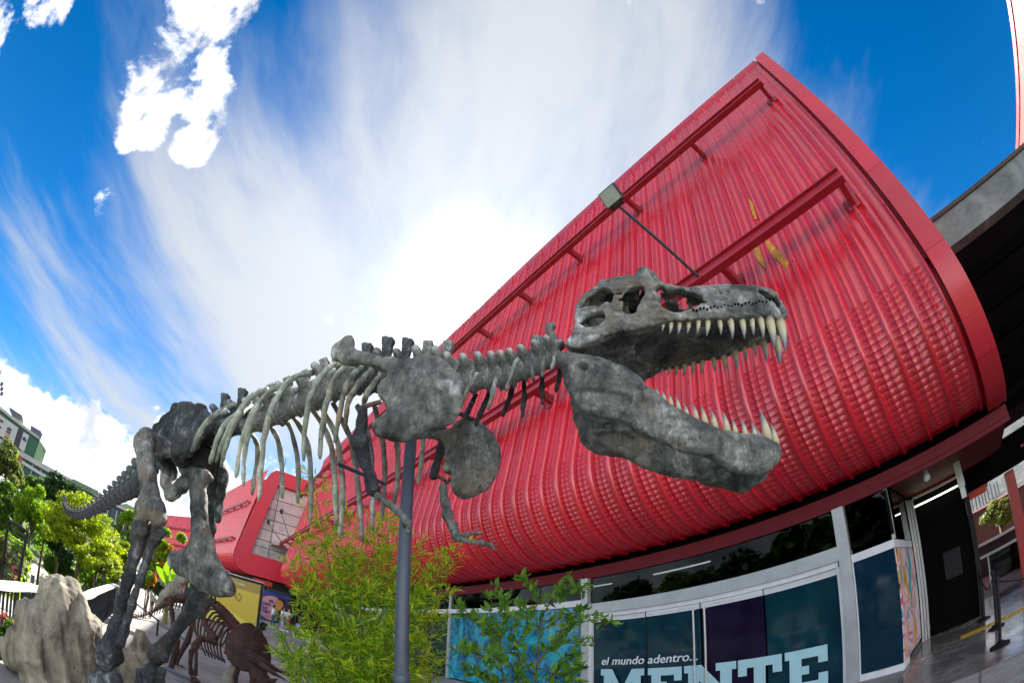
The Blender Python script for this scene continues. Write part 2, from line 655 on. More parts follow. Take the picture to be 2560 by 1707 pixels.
def concrete(T, bs, out):
    v = T.n('ShaderNodeNewGeometry').outputs['Position']
    n = T.noise(v, .8, 7, .65, .4)
    n2 = T.noise(T.mapv(v, scale=(3, 3, .3)), 1.2, 6, .7)
    rp = T.n('ShaderNodeObjectInfo').outputs['Random']
    c = T.ramp(T.m('ADD', T.m('MULTIPLY', n, .6), T.m('MULTIPLY', n2, .4)), [(.3, (.20, .20, .19)), (.5, (.42, .42, .40)), (.7, (.52, .52, .49))])
    c = T.vm('SCALE', c, sc=T.ss(rp, 0, 1, .86, 1.08))
    T.put(bs.inputs['Base Color'], c)
    bs.inputs['Roughness'].default_value = .8
    bump(T, bs, T.noise(v, 6, 7, .7), .25, .02)
material('concrete', concrete)
def beam_conc(T, bs, out):
    v = T.n('ShaderNodeNewGeometry').outputs['Position']
    n = T.noise(v, 1.1, 7, .68, .8)
    c = T.ramp(n, [(.3, (.10, .11, .105)), (.5, (.21, .225, .215)), (.60, (.27, .28, .27)), (.66, (.48, .49, .48))])
    T.put(bs.inputs['Base Color'], c)
    bs.inputs['Roughness'].default_value = .7
    bump(T, bs, n, .2, .03)
material('beam_concrete', beam_conc)

def paving(T, bs, out):
    v = coords(T)
    n = T.noise(v, .45, 5, .6)
    sp = T.noise(v, 46, 3, .8)
    st = T.noise(v, 2.6, 7, .7, .6)
    c = T.ramp(T.m('ADD', T.m('MULTIPLY', sp, .7), T.m('MULTIPLY', st, .3)), [(.36, (.10, .095, .085)), (.5, (.28, .27, .25)), (.62, (.42, .41, .38))])
    c = T.vm('SCALE', c, sc=T.ss(n, .3, .7, .8, 1.1))
    x, y, z = T.sep(T.mapv(v, rot=(0, 0, R_(-34.5)), scale=(.4, .4, 1)))
    def joint(q):
        fr = T.m('ABSOLUTE', T.m('SUBTRACT', T.m('FRACT', q), .5))
        return T.ss(fr, .488, .496)
    j = T.m('MAXIMUM', joint(x), joint(y))
    c = T.mix(T.m('MULTIPLY', j, .7), c, (.07, .065, .06))
    T.put(bs.inputs['Base Color'], c)
    bs.inputs['Roughness'].default_value = .85
    bump(T, bs, T.m('SUBTRACT', sp, j), .35, .01)
material('paving', paving)
def polished(T, bs, out):
    v = coords(T)
    n = T.noise(v, .9, 8, .68, 1.2)
    n2 = T.noise(v, 5, 5, .6)
    c = T.ramp(T.m('ADD', T.m('MULTIPLY', n, .7), T.m('MULTIPLY', n2, .3)), [(.35, (.07, .066, .06)), (.5, (.16, .15, .135)), (.65, (.30, .29, .26))])
    T.put(bs.inputs['Base Color'], c)
    T.put(bs.inputs['Roughness'], T.ss(n, .3, .7, .10, .28))
material('polished_floor', polished)
def terrain_m(T, bs, out):
    v = coords(T)
    n = T.noise(v, .03, 8, .65, .3)
    n2 = T.noise(v, .4, 6, .7)
    c = T.ramp(T.m('ADD', T.m('MULTIPLY', n, .6), T.m('MULTIPLY', n2, .4)), [(.35, (.025, .05, .014)), (.5, (.05, .085, .02)), (.62, (.16, .14, .08))])
    T.put(bs.inputs['Base Color'], c)
    bs.inputs['Roughness'].default_value = .95
material('terrain', terrain_m)
plain('path_concrete', (.34, .32, .29), .85, 0, .12, .3)
def hill_m(T, bs, out):
    v = coords(T)
    n = T.noise(v, .004, 8, .65, .3)
    n2 = T.vor(v, .03, 'F1', 'Color')
    c = T.ramp(n, [(.35, (.018, .032, .034)), (.5, (.028, .045, .040)), (.62, (.05, .055, .055))])
    hs = T.ss(T.sep(n2)[0], .55, .8, 0, .75)
    c = T.mix(hs, c, (.12, .11, .11))
    T.put(bs.inputs['Base Color'], c)
    bs.inputs['Roughness'].default_value = .95
material('hillside', hill_m)

# ================================================================== ground
def sheet(name, poly, z, mat, thick=.25):
    b = MB()
    b.prism(poly, lambda x, y, d: (x, y, d), z - thick, z)
    return tag(b.build(name, mat, None, (0, 0, 0)), kind='structure')
g = MB()
RR = 9000
ring = [(RR * math.cos(a), RR * math.sin(a)) for a in np.linspace(0, 2 * math.pi, 49)[:-1]]
g.add([(x, y, -9.0) for x, y in ring], [tuple(range(48))])
tag(g.build('ground', 'terrain', None, (0, 0, 0)), kind='structure')
RZ = -.35
RAILP = [np.array([x, y, RZ]) for x, y in ((-4.0, 1.4), (-4.94, 2.99), (-5.61, 3.94), (-6.6, 5.81), (-7.95, 7.4), (-10.9, 10.9), (-11.3, 11.6))]
ledge = [(float(p_[0]) - .2, float(p_[1]) + .1) for p_ in RAILP]
edge = [(-3.2, .9), (-4.2, 2.6), (-5.2, 4.3), (-6.4, 6.2), (-8.6, 9.2), (-11.5, 12.6)]
plaza = [(-2.3, -.5), (-1.2, -6), (0, -60), (70, -60), (70, 12)] + [tuple(W(-30, 24, 0)[:2]), tuple(W(-1, 24, 0)[:2]), tuple(W(60, 24, 0)[:2]), tuple(W(140, 24, 0)[:2]), tuple(W(140, -14, 0)[:2]), (-60, 62), (-30, 30), (-15.5, 16.4)] + edge[::-1]
sheet('plaza', plaza, 0.0, 'paving', 9.2)
sheet('plaza_ledge', [(-2.4, .4), (-3.0, 1.0), (-4.0, 2.6), (-5.0, 4.3), (-6.2, 6.2), (-8.4, 9.2), (-15.3, 16.6)] + ledge[::-1], RZ, 'paving', 8.8)
pf = [tuple(W(s, d, 0)[:2]) for s, d in ((1.3, 6.2), (1.3, 13.9), (-12, 13.9), (-12, 6.2))]
sheet('portico_floor', pf, .008, 'polished_floor', .004)
# lower footpath beyond the railing
fp = [at_z(40, 1480, -9), at_z(135, 1490, -9), at_z(128, 1440, -9), at_z(135, 1410, -9), at_z(95, 1402, -9), at_z(62, 1420, -9)]
sheet('footpath', [tuple(p[:2]) for p in fp], -8.99, 'path_concrete', .004)

# far hillside of the town, seen through the portico
def hills():
    nx, ny = 120, 14
    V, F = [], []
    for j in range(ny):
        for i in range(nx):
            a = R_(-100 + 230 * i / (nx - 1))
            r = 700 + 300 * j
            hgt = (j / (ny - 1)) ** 1.4
            amp = 760 + 90 * math.sin(a * 5.3 + 1) + 40 * math.sin(a * 13)
            amp *= .04 + .96 / (1 + math.exp(-(math.degrees(a) - 42) / 3))
            V.append((r * math.sin(a), r * math.cos(a), -12 + hgt * amp + 10 * math.sin(i * 1.7 + j * 2.3) * hgt))
    for j in range(ny - 1):
        for i in range(nx - 1):
            q = j * nx + i
            F.append((q, q + 1, q + nx + 1, q + nx))
    b = MB()
    b.add(V, F)
    tag(b.build('hills', 'hillside', None, (0, 0, 0), smooth=True), kind='structure')
hills()

# ================================================================== the near red hall
D0C, ZC, RB, LEAN = 8.25, 5.2, 1.65, R_(11.8)
TAN = (D0C - RB * math.cos(LEAN), ZC + RB * math.sin(LEAN))
TOPZ = 16.6
def wall_d(z):
    return TAN[0] + (z - TAN[1]) * math.tan(LEAN)
def profile(off=0.0, n_curve=72, flat=5, start=-62.0, ztop=TOPZ):
    """(d, z, nd, nz, arc) samples from the underside up to the eaves"""
    P = []
    a0, a1 = R_(start), LEAN
    # angle measured from straight out (-d) upward
    for i in range(n_curve + 1):
        a = R_(-90) + (a1 - R_(-90)) * i / n_curve
        P.append((D0C - RB * math.cos(a), ZC + RB * math.sin(a), -math.cos(a), math.sin(a)))
    for i in range(1, flat + 1):
        z = TAN[1] + (ztop - TAN[1]) * i / flat
        P.append((wall_d(z), z, -math.cos(LEAN), math.sin(LEAN)))
    return [(d + off * a, z + off * b, a, b) for d, z, a, b in P]

PANEL_W = .53
def panel_mesh(name, mat, ztop=TOPZ):
    cs = [(0, 0, 0), (.024, .046, 0), (.066, .046, 0), (.09, 0, 0), (.10, 0, 1), (.225, 0, 1), (.23, .012, 1), (.25, .012, 1), (.255, 0, 1), (.365, 0, 1), (.37, .012, 1), (.39, .012, 1), (.395, 0, 1), (.515, 0, 1), (.53, 0, 0)]
    NC = 25
    pr = []
    a0, a1 = R_(-90), LEAN
    for c in range(NC):
        for f, cr in ((0, 0), (.80, 0), (.88, -.024), (.96, 0)):
            a = a0 + (a1 - a0) * (c + f) / NC
            pr.append((D0C - RB * math.cos(a), ZC + RB * math.sin(a), -math.cos(a), math.sin(a), cr if c > 1 else 0))
    for i in range(7):
        z = TAN[1] + (ztop - TAN[1]) * i / 6
        pr.append((wall_d(z), z, -math.cos(LEAN), math.sin(LEAN), 0))
    V, F = [], []
    for d, z, a, b, cr in pr:
        for s, o, k in cs:
            oo = o + cr * k
            V.append(W(s, d + oo * a, z + oo * b))
    n = len(cs)
    for i in range(len(pr) - 1):
        for j in range(n - 1):
            F.append((i * n + j, (i + 1) * n + j, (i + 1) * n + j + 1, i * n + j + 1))
    return mesh_np(name, V, np.array(F), mat)

S0, S1 = -1.26, 44.0
hall = thing('museum_hall', 'long leaning red ribbed-metal hall with rounded underside behind the big skeleton', 'building', W(20, 9, 0))
HB = base_of(hall)
pm = panel_mesh('panel', 'red_sheet')
SP0 = -.80
NP = int((S1 - SP0) / PANEL_W)
for i in range(NP):
    o = put('panel', pm, hall, W(SP0 + i * PANEL_W, 0, 0) - HB)
SEND = SP0 + NP * PANEL_W
# dark screws down the ribs
sc = MB()
for i in range(0, 34):
    for zz in (5.9, 7.0, 8.6, 10.4, 12.2, 14.2, 15.6):
        zz += .25 * math.sin(i * 2.1)
        d = wall_d(zz)
        c = W(SP0 + i * PANEL_W + .045, d - .048 * math.cos(LEAN), zz + .048 * math.sin(LEAN))
        sc.box(c, (.022, .012, .022), AX)
tag(sc.build('screws', 'black_paint', hall, HB), kind='stuff')
# rounded-edge trim at the near end, in lengths
def strip(b, s0, s1, z0, z1, o_in, o_out):
    pr = [p for p in profile(0, 40, 14)]
    sel = [p for p in pr if z0 <= p[1] <= z1] if z1 > TAN[1] else [p for p in pr if p[1] <= z1 and p[1] >= z0]
    n = len(sel)
    V = []
    for d, z, a, bb in sel:
        for s, o in ((s0, o_in), (s0, o_out), (s1, o_out), (s1, o_in)):
            V.append(W(s, d + o * a, z + o * bb))
    F = []
    for i in range(n - 1):
        for j in range(4):
            k = (j + 1) % 4
            F.append((i * 4 + j, i * 4 + k, (i + 1) * 4 + k, (i + 1) * 4 + j))
    F += [(0, 1, 2, 3), tuple((n - 1) * 4 + j for j in (3, 2, 1, 0))]
    b.add(V, F)
pr = profile(0, 40, 14)
zs = [p[1] for p in pr]
cuts = [0, 17, 40, 43, 46, 49, 52, 54]
for a, c in zip(cuts[:-1], cuts[1:]):
    b = MB()
    sel = pr[a:c + 1]
    V = []
    for i, (d, z, na, nb) in enumerate(sel):
        g_ = .004 if i == 0 else (-.004 if i == len(sel) - 1 else 0)
        for s, o in ((S0, -.12), (S0, .13), (-.86, .13), (-.86, -.12)):
            V.append(W(s, d + o * na - g_ * nb * -1, z + o * nb + g_))
    n = len(sel)
    F = []
    for i in range(n - 1):
        for j in range(4):
            k = (j + 1) % 4
            F.append((i * 4 + j, i * 4 + k, (i + 1) * 4 + k, (i + 1) * 4 + j))
    F += [(0, 1, 2, 3), tuple((n - 1) * 4 + j for j in (3, 2, 1, 0))]
    b.add(V, F)
    b.build('edge_trim', 'red_trim', hall, HB, smooth=False)
b = MB()       # perforated closer strip between trim and sheets
b.prism([(-.855, 0), (-.805, 0), (-.805, .02), (-.855, .02)], lambda x, y, d: W(x, wall_d(TAN[1] + d) - y, TAN[1] + d), 0, 11.0)
b.build('closer_strip', 'red_dark', hall, HB)
# eaves flashing: small lapped pieces along the top edge
fm = MB()
for (dd, zz) in ((0, 0),):
    d1 = wall_d(TOPZ)
    pts = [(d1 - .07, TOPZ - .75), (d1 - .11, TOPZ - .25), (d1 - .06, TOPZ + .06), (d1 + .55, TOPZ + .14), (d1 + .55, TOPZ + .02), (d1, TOPZ - .02)]
    fm.prism(pts, lambda x, y, d: W(d, x, y), .01, 2 * PANEL_W - .01)
    fm.box(W(.02, d1 - .115, TOPZ - .34), (.05, .04, .40), AX)
fme = fm.build('eaves_flashing', 'red_trim', hall, W(0, 0, 0))
fme.location = (W(SP0, 0, 0) - HB).tolist()
fdat = fme.data
for i in range(1, NP // 2):
    put('eaves_flashing', fdat, hall, W(SP0 + i * 2 * PANEL_W, 0, 0) - HB)
# body behind the sheets, gable, roof
b = MB()
outl = [(p[0] + .14, p[1]) for p in profile(0, 18, 1)] + [(24, TOPZ - .2), (24, 3.6)]
outl[0] = (outl[0][0], 3.62)
b.prism(outl, lambda x, y, d: W(d, x, y), S0 + .03, SEND - .03)
b.build('wall', 'red_frame', hall, HB)
# fascia below the rounded underside, black strip as the shade in the gap, soffit
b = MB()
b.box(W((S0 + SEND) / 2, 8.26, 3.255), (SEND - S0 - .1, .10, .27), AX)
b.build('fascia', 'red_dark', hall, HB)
MB().box(W((S0 + SEND) / 2, 8.60, 3.42), (SEND - S0 - .12, .40, .36), AX).build('shade_strip', 'black_matt', hall, HB)
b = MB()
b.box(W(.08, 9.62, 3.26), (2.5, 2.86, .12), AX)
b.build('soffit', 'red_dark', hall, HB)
# rails on brackets
def rail(zf, s0, s1, name='rail'):
    d = wall_d(zf)
    nd, nz = -math.cos(LEAN), math.sin(LEAN)
    o = .65
    c = lambda s, oo, up: W(s, d + oo * nd + up * math.sin(LEAN), zf + oo * nz + up * math.cos(LEAN))
    b = MB()
    A = np.array([E_, M_ * nd + Z_ * nz, M_ * math.sin(LEAN) + Z_ * math.cos(LEAN)])
    L = s1 - s0
    mid = (s0 + s1) / 2
    b.box(c(mid, o, 0), (L, .035, .26), A)
    b.box(c(mid, o, .145), (L, .17, .03), A)
    b.box(c(mid, o, -.145), (L, .17, .03), A)
    b.build('rail', 'red_steel', hall, HB)
    bb = MB()
    k = .12
    poly = [(0, -.28), (0, .10), (.10, .13), (o - .08, .13), (o - .08, -.13), (o - .30, -.13), (.16, -.20)]
    poly = [(0, -.12), (0, .12), (o - .09, .13), (o - .09, -.13), (o - .22, -.10), (.14, -.10)]
    bb.prism(poly, lambda x, y, q: c(s0 + .06 + q, x, y), 0, .12)
    bb.box(c(s0 + .12, .02, 0), (.28, .03, .40), A)
    me = bb.build('bracket', 'red_steel', hall, HB)
    n = int((s1 - s0) / 2.75)
    for i in range(1, n + 1):
        put('bracket', me.data, hall, (E_ * (i * (L - .25) / n)))
    return c
railc1 = rail(13.27, -.36, S1 + .2)
railc2 = rail(7.62, -.36, S1 + 1.8)

# stains where the paint has rotted through
def stain(pts, nm='rust_patch'):
    b = MB()
    V = []
    for px, py in pts:
        v = sight(px, py)
        # intersection with the leaning wall plane, held just above the pans
        n = M_ * -math.cos(LEAN) + Z_ * math.sin(LEAN)
        p0 = W(0, TAN[0], TAN[1]) + n * .020
        V.append(EYE + v * (((p0 - EYE) @ n) / (v @ n)))
    n = M_ * -math.cos(LEAN) + Z_ * math.sin(LEAN)
    k = len(V)
    b.add(V + [q - n * .012 for q in V], [tuple(range(k)), tuple(range(k, 2 * k))[::-1]] + [(i, (i + 1) % k, k + (i + 1) % k, k + i) for i in range(k)])
    b.build(nm, 'brown_rust', hall, HB)
stain([(1871, 495), (1880, 505), (1888, 530), (1893, 546), (1886, 548), (1876, 520)])
stain([(1888, 596), (1896, 612), (1905, 640), (1921, 668), (1914, 672), (1900, 660), (1886, 635), (1884, 612)])
stain([(1906, 580), (1918, 600), (1936, 615), (1952, 632), (1972, 658), (1966, 672), (1950, 655), (1935, 645), (1918, 618)])

# ------------------------------------------------------------------ floodlights on arms
def floodlight(label, base, tip, facing, group='floodlights on long arms'):
    t = thing('floodlight', label, 'floodlight', base, group)
    b0 = np.asarray(base, float)
    tip = np.asarray(tip, float)
    MB().tube([b0, tip], .032, 8).build('arm', 'lamp_grey', t, b0)
    f = np.asarray(facing, float)
    f /= np.linalg.norm(f)
    sx = np.cross(f, Z_)
    sx /= np.linalg.norm(sx)
    up = np.cross(sx, f)
    A = np.array([sx, f, up])
    c = tip + up * .20
    h = MB()
    h.box(c, (.40, .09, .34), A)
    h.build('housing', 'lamp_grey', t, b0)
    h = MB()
    for i in range(9):
        h.box(c - f * .065 + sx * (-.16 + .04 * i), (.010, .05, .30), A)
    h.build('cooling_fins', 'lamp_grey', t, b0)
    MB().box(c + f * .049, (.36, .012, .30), A).build('lens', 'alu', t, b0)
    h = MB()
    h.box(tip + sx * .12 + up * .03, (.03, .06, .12), A)
    h.box(tip - sx * .12 + up * .03, (.03, .06, .12), A)
    h.box(tip - up * .02, (.28, .07, .04), A)
    h.build('yoke', 'black_paint', t, b0)
    return t
fl_base = W(3.12, wall_d(7.62) - .66, 7.72)
floodlight('grey floodlight on a long diagonal arm above the skull of the big skeleton', fl_base, EYE + sight(1543, 512) * 9.05, EYE + sight(1543, 512) * 9.05 - W(3.5, 12, 15))
for px, py, s, lab in ((704, 1283, 40.5, 'small floodlight on an arm before the concrete gable, upper of two'), (671, 1309, 44.2, 'small floodlight on an arm before the concrete gable, lower of two'), (752, 1243, 36.5, 'small floodlight at the far upper rail beside the concrete gable')):
    v = sight(px, py)
    tipp = EYE + v * (s / (v @ E_))
    zr = 7.72 if py > 1250 else 13.3
    floodlight(lab, W(s - .2, wall_d(zr) - .66, zr), tipp, W(1.0, 3, .5))

# ================================================================== storefront under the hall
store = thing('storefront', 'aluminium and dark glass museum entrance with big lettered doors under the red hall', 'storefront', W(5.3, 8.25, 0))
SB = base_of(store)
DS = 8.25
def sbox(nm, mat, s0, s1, d0, d1, z0, z1, par=None):
    return MB().box(W((s0 + s1) / 2, (d0 + d1) / 2, (z0 + z1) / 2), (abs(s1 - s0), abs(d1 - d0), abs(z1 - z0)), AX).build(nm, mat, par or store, SB)
SL, SR = 8.42, 2.36          # mullions either side of the doors
sbox('mullion', 'alu', SL - .02, SL + .20, DS - .10, DS + .10, 0, 3.12)
sbox('mullion', 'alu', SR - .20, SR + .02, DS - .10, DS + .10, 0, 3.12)
sbox('mullion', 'alu', 1.33, 1.39, DS + .02, DS + .10, 2.25, 3.12)
sbox('transom', 'alu', SR + .022, SL - .022, DS - .085, DS + .08, 2.22, 2.47)
sbox('header', 'alu_white', SR + .06, SL - .06, DS - .05, DS + .05, 2.12, 2.218)
sbox('jamb', 'alu_white', SL - .10, SL - .022, DS - .05, DS + .05, 0, 2.118)
sbox('jamb', 'alu_white', SR + .022, SR + .10, DS - .05, DS + .05, 0, 2.118)
# leaves
leafs = [(SL - .10, 6.73), (6.70, 5.35), (5.31, 3.95), (3.93, SR + .10)]
for i, (a, c) in enumerate(leafs):
    dr = i in (1, 2)
    dd = DS + (.0 if dr else .03)
    fr = sbox('door' if dr else 'side_light', 'alu_white', a - .002, c + .002, dd - .03, dd + .03, 2.00, 2.116)
    sbox('groove', 'alu', a - .01, c + .01, dd - .033, dd - .031, 2.045, 2.052, fr)
    sbox('glass', 'film_violet' if False else ('deep_violet' if i == 2 else 'film_teal'), a, c, dd - .008, dd + .008, .02, 1.998, fr)
    if dr:
        hs_ = 5.46 if i == 1 else 5.20
        h = MB()
        h.tube([W(hs_, DS - .09, .25), W(hs_, DS - .09, 2.03)], .022, 10)
        h.box(W(hs_, DS - .05, 1.99), (.03, .07, .03), AX)
        h.box(W(hs_, DS - .05, .40), (.03, .07, .03), AX)
        h.build('handle', 'alu', fr, SB)
sbox('dark_strip', 'black_paint', 6.698, 6.732, DS - .02, DS + .02, .02, 2.11)
# part of door 3's film is teal on its outer half (the print breaks there)
# upper lights
sbox('upper_glass', 'dark_pane', SR + .03, SL - .03, DS - .006, DS + .006, 2.475, 3.10)
sbox('upper_glass', 'dark_pane', 1.33, SR - .21, DS - .006, DS + .006, 2.33, 3.10)
sbox('upper_glass', 'dark_pane', SL + .21, 30.0, DS - .006, DS + .006, 2.60, 3.10)
# left picture window
sbox('window_header', 'alu_white', SL + .205, 30.0, DS - .07, DS + .05, 2.44, 2.595)
ppic = MB().box(W(11.9, DS, 1.24), (6.5, .016, 2.38), AX)
q = ppic.build('picture_glass', 'film_aqua', store, W(11.9, DS, 1.24))
q.location = (W(11.9, DS, 1.24) - SB).tolist()
q.rotation_euler = (0, 0, 0)
sbox('picture_glass', 'film_blue', 15.2, 30.0, DS - .008, DS + .008, .05, 2.43)
for s in (15.17, 20, 25, 30):
    sbox('mullion', 'alu', s - .05, s + .05, DS - .06, DS + .06, 0, 2.438)
    sbox('mullion', 'alu', s - .05, s + .05, DS - .06, DS + .06, 2.598, 3.12)
# teal box by the corner with white trims and a printed side
box = thing('display_column', 'dark teal cladded column with white trims and a colourful printed side', 'column', W(1.8, 7.95, 0))
BB = base_of(box)
def bbox(nm, mat, s0, s1, d0, d1, z0, z1):
    return MB().box(W((s0 + s1) / 2, (d0 + d1) / 2, (z0 + z1) / 2), (abs(s1 - s0), abs(d1 - d0), abs(z1 - z0)), AX).build(nm, mat, box, BB)
bbox('cladding', 'film_blue', 1.37, 2.13, 8.19, 8.80, .12, 2.10)
bbox('top_trim', 'alu_white', 1.35, 2.15, 8.16, 8.80, 2.102, 2.24)
bbox('base_trim', 'alu_white', 1.35, 2.15, 8.16, 8.80, .0, .118)
bbox('corner_trim', 'alu_white', 2.132, 2.152, 8.165, 8.80, .12, 2.10)
def poster_side(T, bs, out):
    v = coords(T)
    n = T.noise(T.mapv(v, scale=(1.1, 1.1, .7), loc=(2, 1, 5)), 1.5, 2, .5, 1.2)
    c = T.ramp(n, [(.30, (.02, .35, .42)), (.40, (.75, .62, .62)), (.50, (.62, .10, .22)), (.55, (.78, .66, .64)), (.60, (.70, .36, .02)), (.68, (.05, .01, .05))])
    c.node.color_ramp.interpolation = 'CONSTANT'
    T.put(bs.inputs['Base Color'], c)
    bs.inputs['Roughness'].default_value = .35
material('poster_side', poster_side)
bbox('printed_side', 'poster_side', 1.352, 1.368, 8.20, 10.55, .12, 2.09)
bbox('side_trim', 'alu_white', 1.35, 1.37, 8.81, 10.55, 2.10, 2.24)
bbox('side_wall', 'film_blue', 1.375, 1.46, 8.81, 10.55, .02, 2.23)

# lettering on the doors ------------------------------------------------
def text_mesh(name, body, size, shear, mat, par, origin, right, up, base, depth=.004, bold=0.0, width=None):
    cu = bpy.data.curves.new(name, 'FONT')
    cu.body = body
    cu.size = size
    cu.shear = shear
    cu.extrude = depth
    cu.offset = bold
    cu.resolution_u = 3
    ob = bpy.data.objects.new(name, cu)
    COL.objects.link(ob)
    dg = bpy.context.evaluated_depsgraph_get()
    me = bpy.data.meshes.new_from_object(ob.evaluated_get(dg))
    bpy.data.objects.remove(ob)
    right, up = np.asarray(right, float), np.asarray(up, float)
    nrm = np.cross(right, up)
    co = np.zeros(len(me.vertices) * 3, dtype=np.float32)
    me.vertices.foreach_get('co', co)
    co = co.reshape(-1, 3)
    if width:
        co[:, 0] *= width / (co[:, 0].max() - co[:, 0].min())
    P = np.asarray(origin)[None] + co[:, :1] * right + co[:, 1:2] * up + co[:, 2:3] * nrm - np.asarray(base)[None]
    polys = [tuple(p_.vertices) for p_ in me.polygons]
    # one object for each separate letter
    lab_ = list(range(len(P)))
    def root(i):
        while lab_[i] != i:
            lab_[i] = lab_[lab_[i]]
            i = lab_[i]
        return i
    # text faces and sides are joined by position
    key = {}
    for i, c_ in enumerate(np.round(co, 4)):
        k_ = tuple(c_)
        if k_ in key:
            lab_[root(i)] = root(key[k_])
        else:
            key[k_] = i
    for f_ in polys:
        for v_ in f_[1:]:
            lab_[root(v_)] = root(f_[0])
    groups = {}
    for f_ in polys:
        groups.setdefault(root(f_[0]), []).append(f_)
    for fs in groups.values():
        ids = sorted({v_ for f_ in fs for v_ in f_})
        mp = {v_: k_ for k_, v_ in enumerate(ids)}
        put('letter', mesh_np('letter', P[ids], [[mp[v_] for v_ in f_] for f_ in fs], mat), par)
text_mesh('lettering', 'el mundo adentro...', .27, .22, 'letter_white', store, W(8.02, DS - .045, .93), -E_, Z_, SB, width=2.58, bold=.003)
H = .80
def glyph(ch):
    w = {'M': 1.32, 'E': .92, 'N': 1.22, 'T': .98}[ch]
    t, sf, st = .26, .20, .20
    R = []
    if ch == 'M':
        R = [[(0, 1), (.36, 1), (.66, .38), (.96, 1), (1.32, 1), (1.32, .8), (1.22, .8), (1.22, .2), (1.32, .2), (1.32, 0), (.86, 0), (.86, .2), (.96, .2), (.96, .62), (.70, .1), (.62, .1), (.36, .62), (.36, .2), (.46, .2), (.46, 0), (0, 0), (0, .2), (.10, .2), (.10, .8), (0, .8)]]
    if ch == 'E':
        R = [[(0, 1), (.92, 1), (.92, .62), (.72, .62), (.72, .78), (.36, .78), (.36, .60), (.52, .60), (.52, .40), (.36, .40), (.36, .22), (.72, .22), (.72, .38), (.92, .38), (.92, 0), (0, 0), (0, .2), (.10, .2), (.10, .8), (0, .8)]]
    if ch == 'N':
        R = [[(0, 1), (.42, 1), (.86, .45), (.86, .8), (.76, .8), (.76, 1), (1.22, 1), (1.22, .8), (1.12, .8), (1.12, 0), (.82, 0), (.36, .58), (.36, .2), (.46, .2), (.46, 0), (0, 0), (0, .2), (.10, .2), (.10, .8), (0, .8)]]
    if ch == 'T':
        R = [[(0, 1), (.98, 1), (.98, .58), (.78, .58), (.78, .78), (.62, .78), (.62, .2), (.74, .2), (.74, 0), (.24, 0), (.24, .2), (.36, .2), (.36, .78), (.20, .78), (.20, .58), (0, .58)]]
    return w, R
for ch, a, c in (('M', 8.02, 6.76), ('E', 6.66, 5.80), ('N', 5.74, 4.56), ('T', 4.52, 3.62), ('E', 3.56, 2.74)):
    w, Rr = glyph(ch)
    b = MB()
    for poly in Rr:
        b.prism([(x / w, y) for x, y in poly], lambda x, y, d: W(a + (c - a) * x, DS - .040 - d, .02 + H * y), 0, .005)
    o = b.build('letter', 'letter_cyan', store, SB)
    # concave faces need clean triangulation
    import bmesh
    bm = bmesh.new()
    bm.from_mesh(o.data)
    bmesh.ops.triangulate(bm, faces=bm.faces)
    bm.to_mesh(o.data)
    bm.free()

# interior of the shop: dark room with hanging tubes
room = thing('shop_interior', 'dark room behind the entrance glass', 'room', W(14, 12, 0))
RBs = base_of(room)
def rbox(nm, mat, s0, s1, d0, d1, z0, z1):
    return MB().box(W((s0 + s1) / 2, (d0 + d1) / 2, (z0 + z1) / 2), (abs(s1 - s0), abs(d1 - d0), abs(z1 - z0)), AX).build(nm, mat, room, RBs)
rbox('back_wall', 'black_matt', 1.40, 31, 14.0, 14.2, 0, 3.5)
rbox('side_wall', 'black_matt', 1.48, 1.58, 8.9, 14.0, 0, 3.35)
rbox('side_wall', 'black_matt', 31, 31.2, 8.3, 14.2, 0, 3.5)
rbox('ceiling', 'black_matt', 1.40, 31, 8.35, 14.0, 3.36, 3.46)
rbox('floor', 'black_matt', 1.40, 31, 8.35, 14.0, .01, .03)
for i, (pa, pb, lab) in enumerate((((1632, 1434), (1778, 1404), 'hanging fluorescent tube behind the glass over the doors'), ((1440, 1470), (1531, 1460), 'hanging fluorescent tube behind the glass left of the door post'))):
    A_, B_ = at_d(*pa, 10.2), at_d(*pb, 10.2)
    z = (A_[2] + B_[2]) / 2
    A_[2] = B_[2] = min(z, 3.25)
    t = thing('tube_lamp', lab, 'lamp', (A_ + B_) / 2, 'hanging fluorescent tubes')
    tb = base_of(t)
    b = MB()
    b.box((A_ + B_) / 2 + Z_ * .05, (np.linalg.norm(A_ - B_), .14, .07), AX)
    b.build('fitting', 'alu_white', t, tb)
    MB().box((A_ + B_) / 2, (np.linalg.norm(A_ - B_) - .06, .05, .028), AX).build('tube', 'tube_light', t, tb)
    for f in (.2, .8):
        MB().box(A_ * (1 - f) + B_ * f + Z_ * .2, (.008, .008, .23), AX).build('hanger', 'alu', t, tb)

# ================================================================== entrance recess and portico on the right
port = thing('portico', 'dark concrete portico roof and black entrance wall right of the red hall', 'portico', W(-2, 11, 0))
PB = base_of(port)
def pbox(nm, mat, s0, s1, d0, d1, z0, z1, par=None):
    return MB().box(W((s0 + s1) / 2, (d0 + d1) / 2, (z0 + z1) / 2), (abs(s1 - s0), abs(d1 - d0), abs(z1 - z0)), AX).build(nm, mat, par or port, PB)
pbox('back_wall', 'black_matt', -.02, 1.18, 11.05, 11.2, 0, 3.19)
pbox('wall_edge', 'black_paint', -.14, -.022, 11.0, 11.25, 0, 3.19)
pbox('notice_board', 'black_paint', .30, .72, 11.02, 11.045, 1.1, 1.7)
for s, d, w in ((1.30, 10.58, .05), (1.25, 10.70, .05), (1.20, 10.84, .05)):
    pbox('door_post', 'alu', s - .02, s + .03, d, d + w, .01, 3.1)
pbox('side_glass', 'dark_pane', 1.352, 1.362, 8.82, 10.55, 2.25, 3.18)
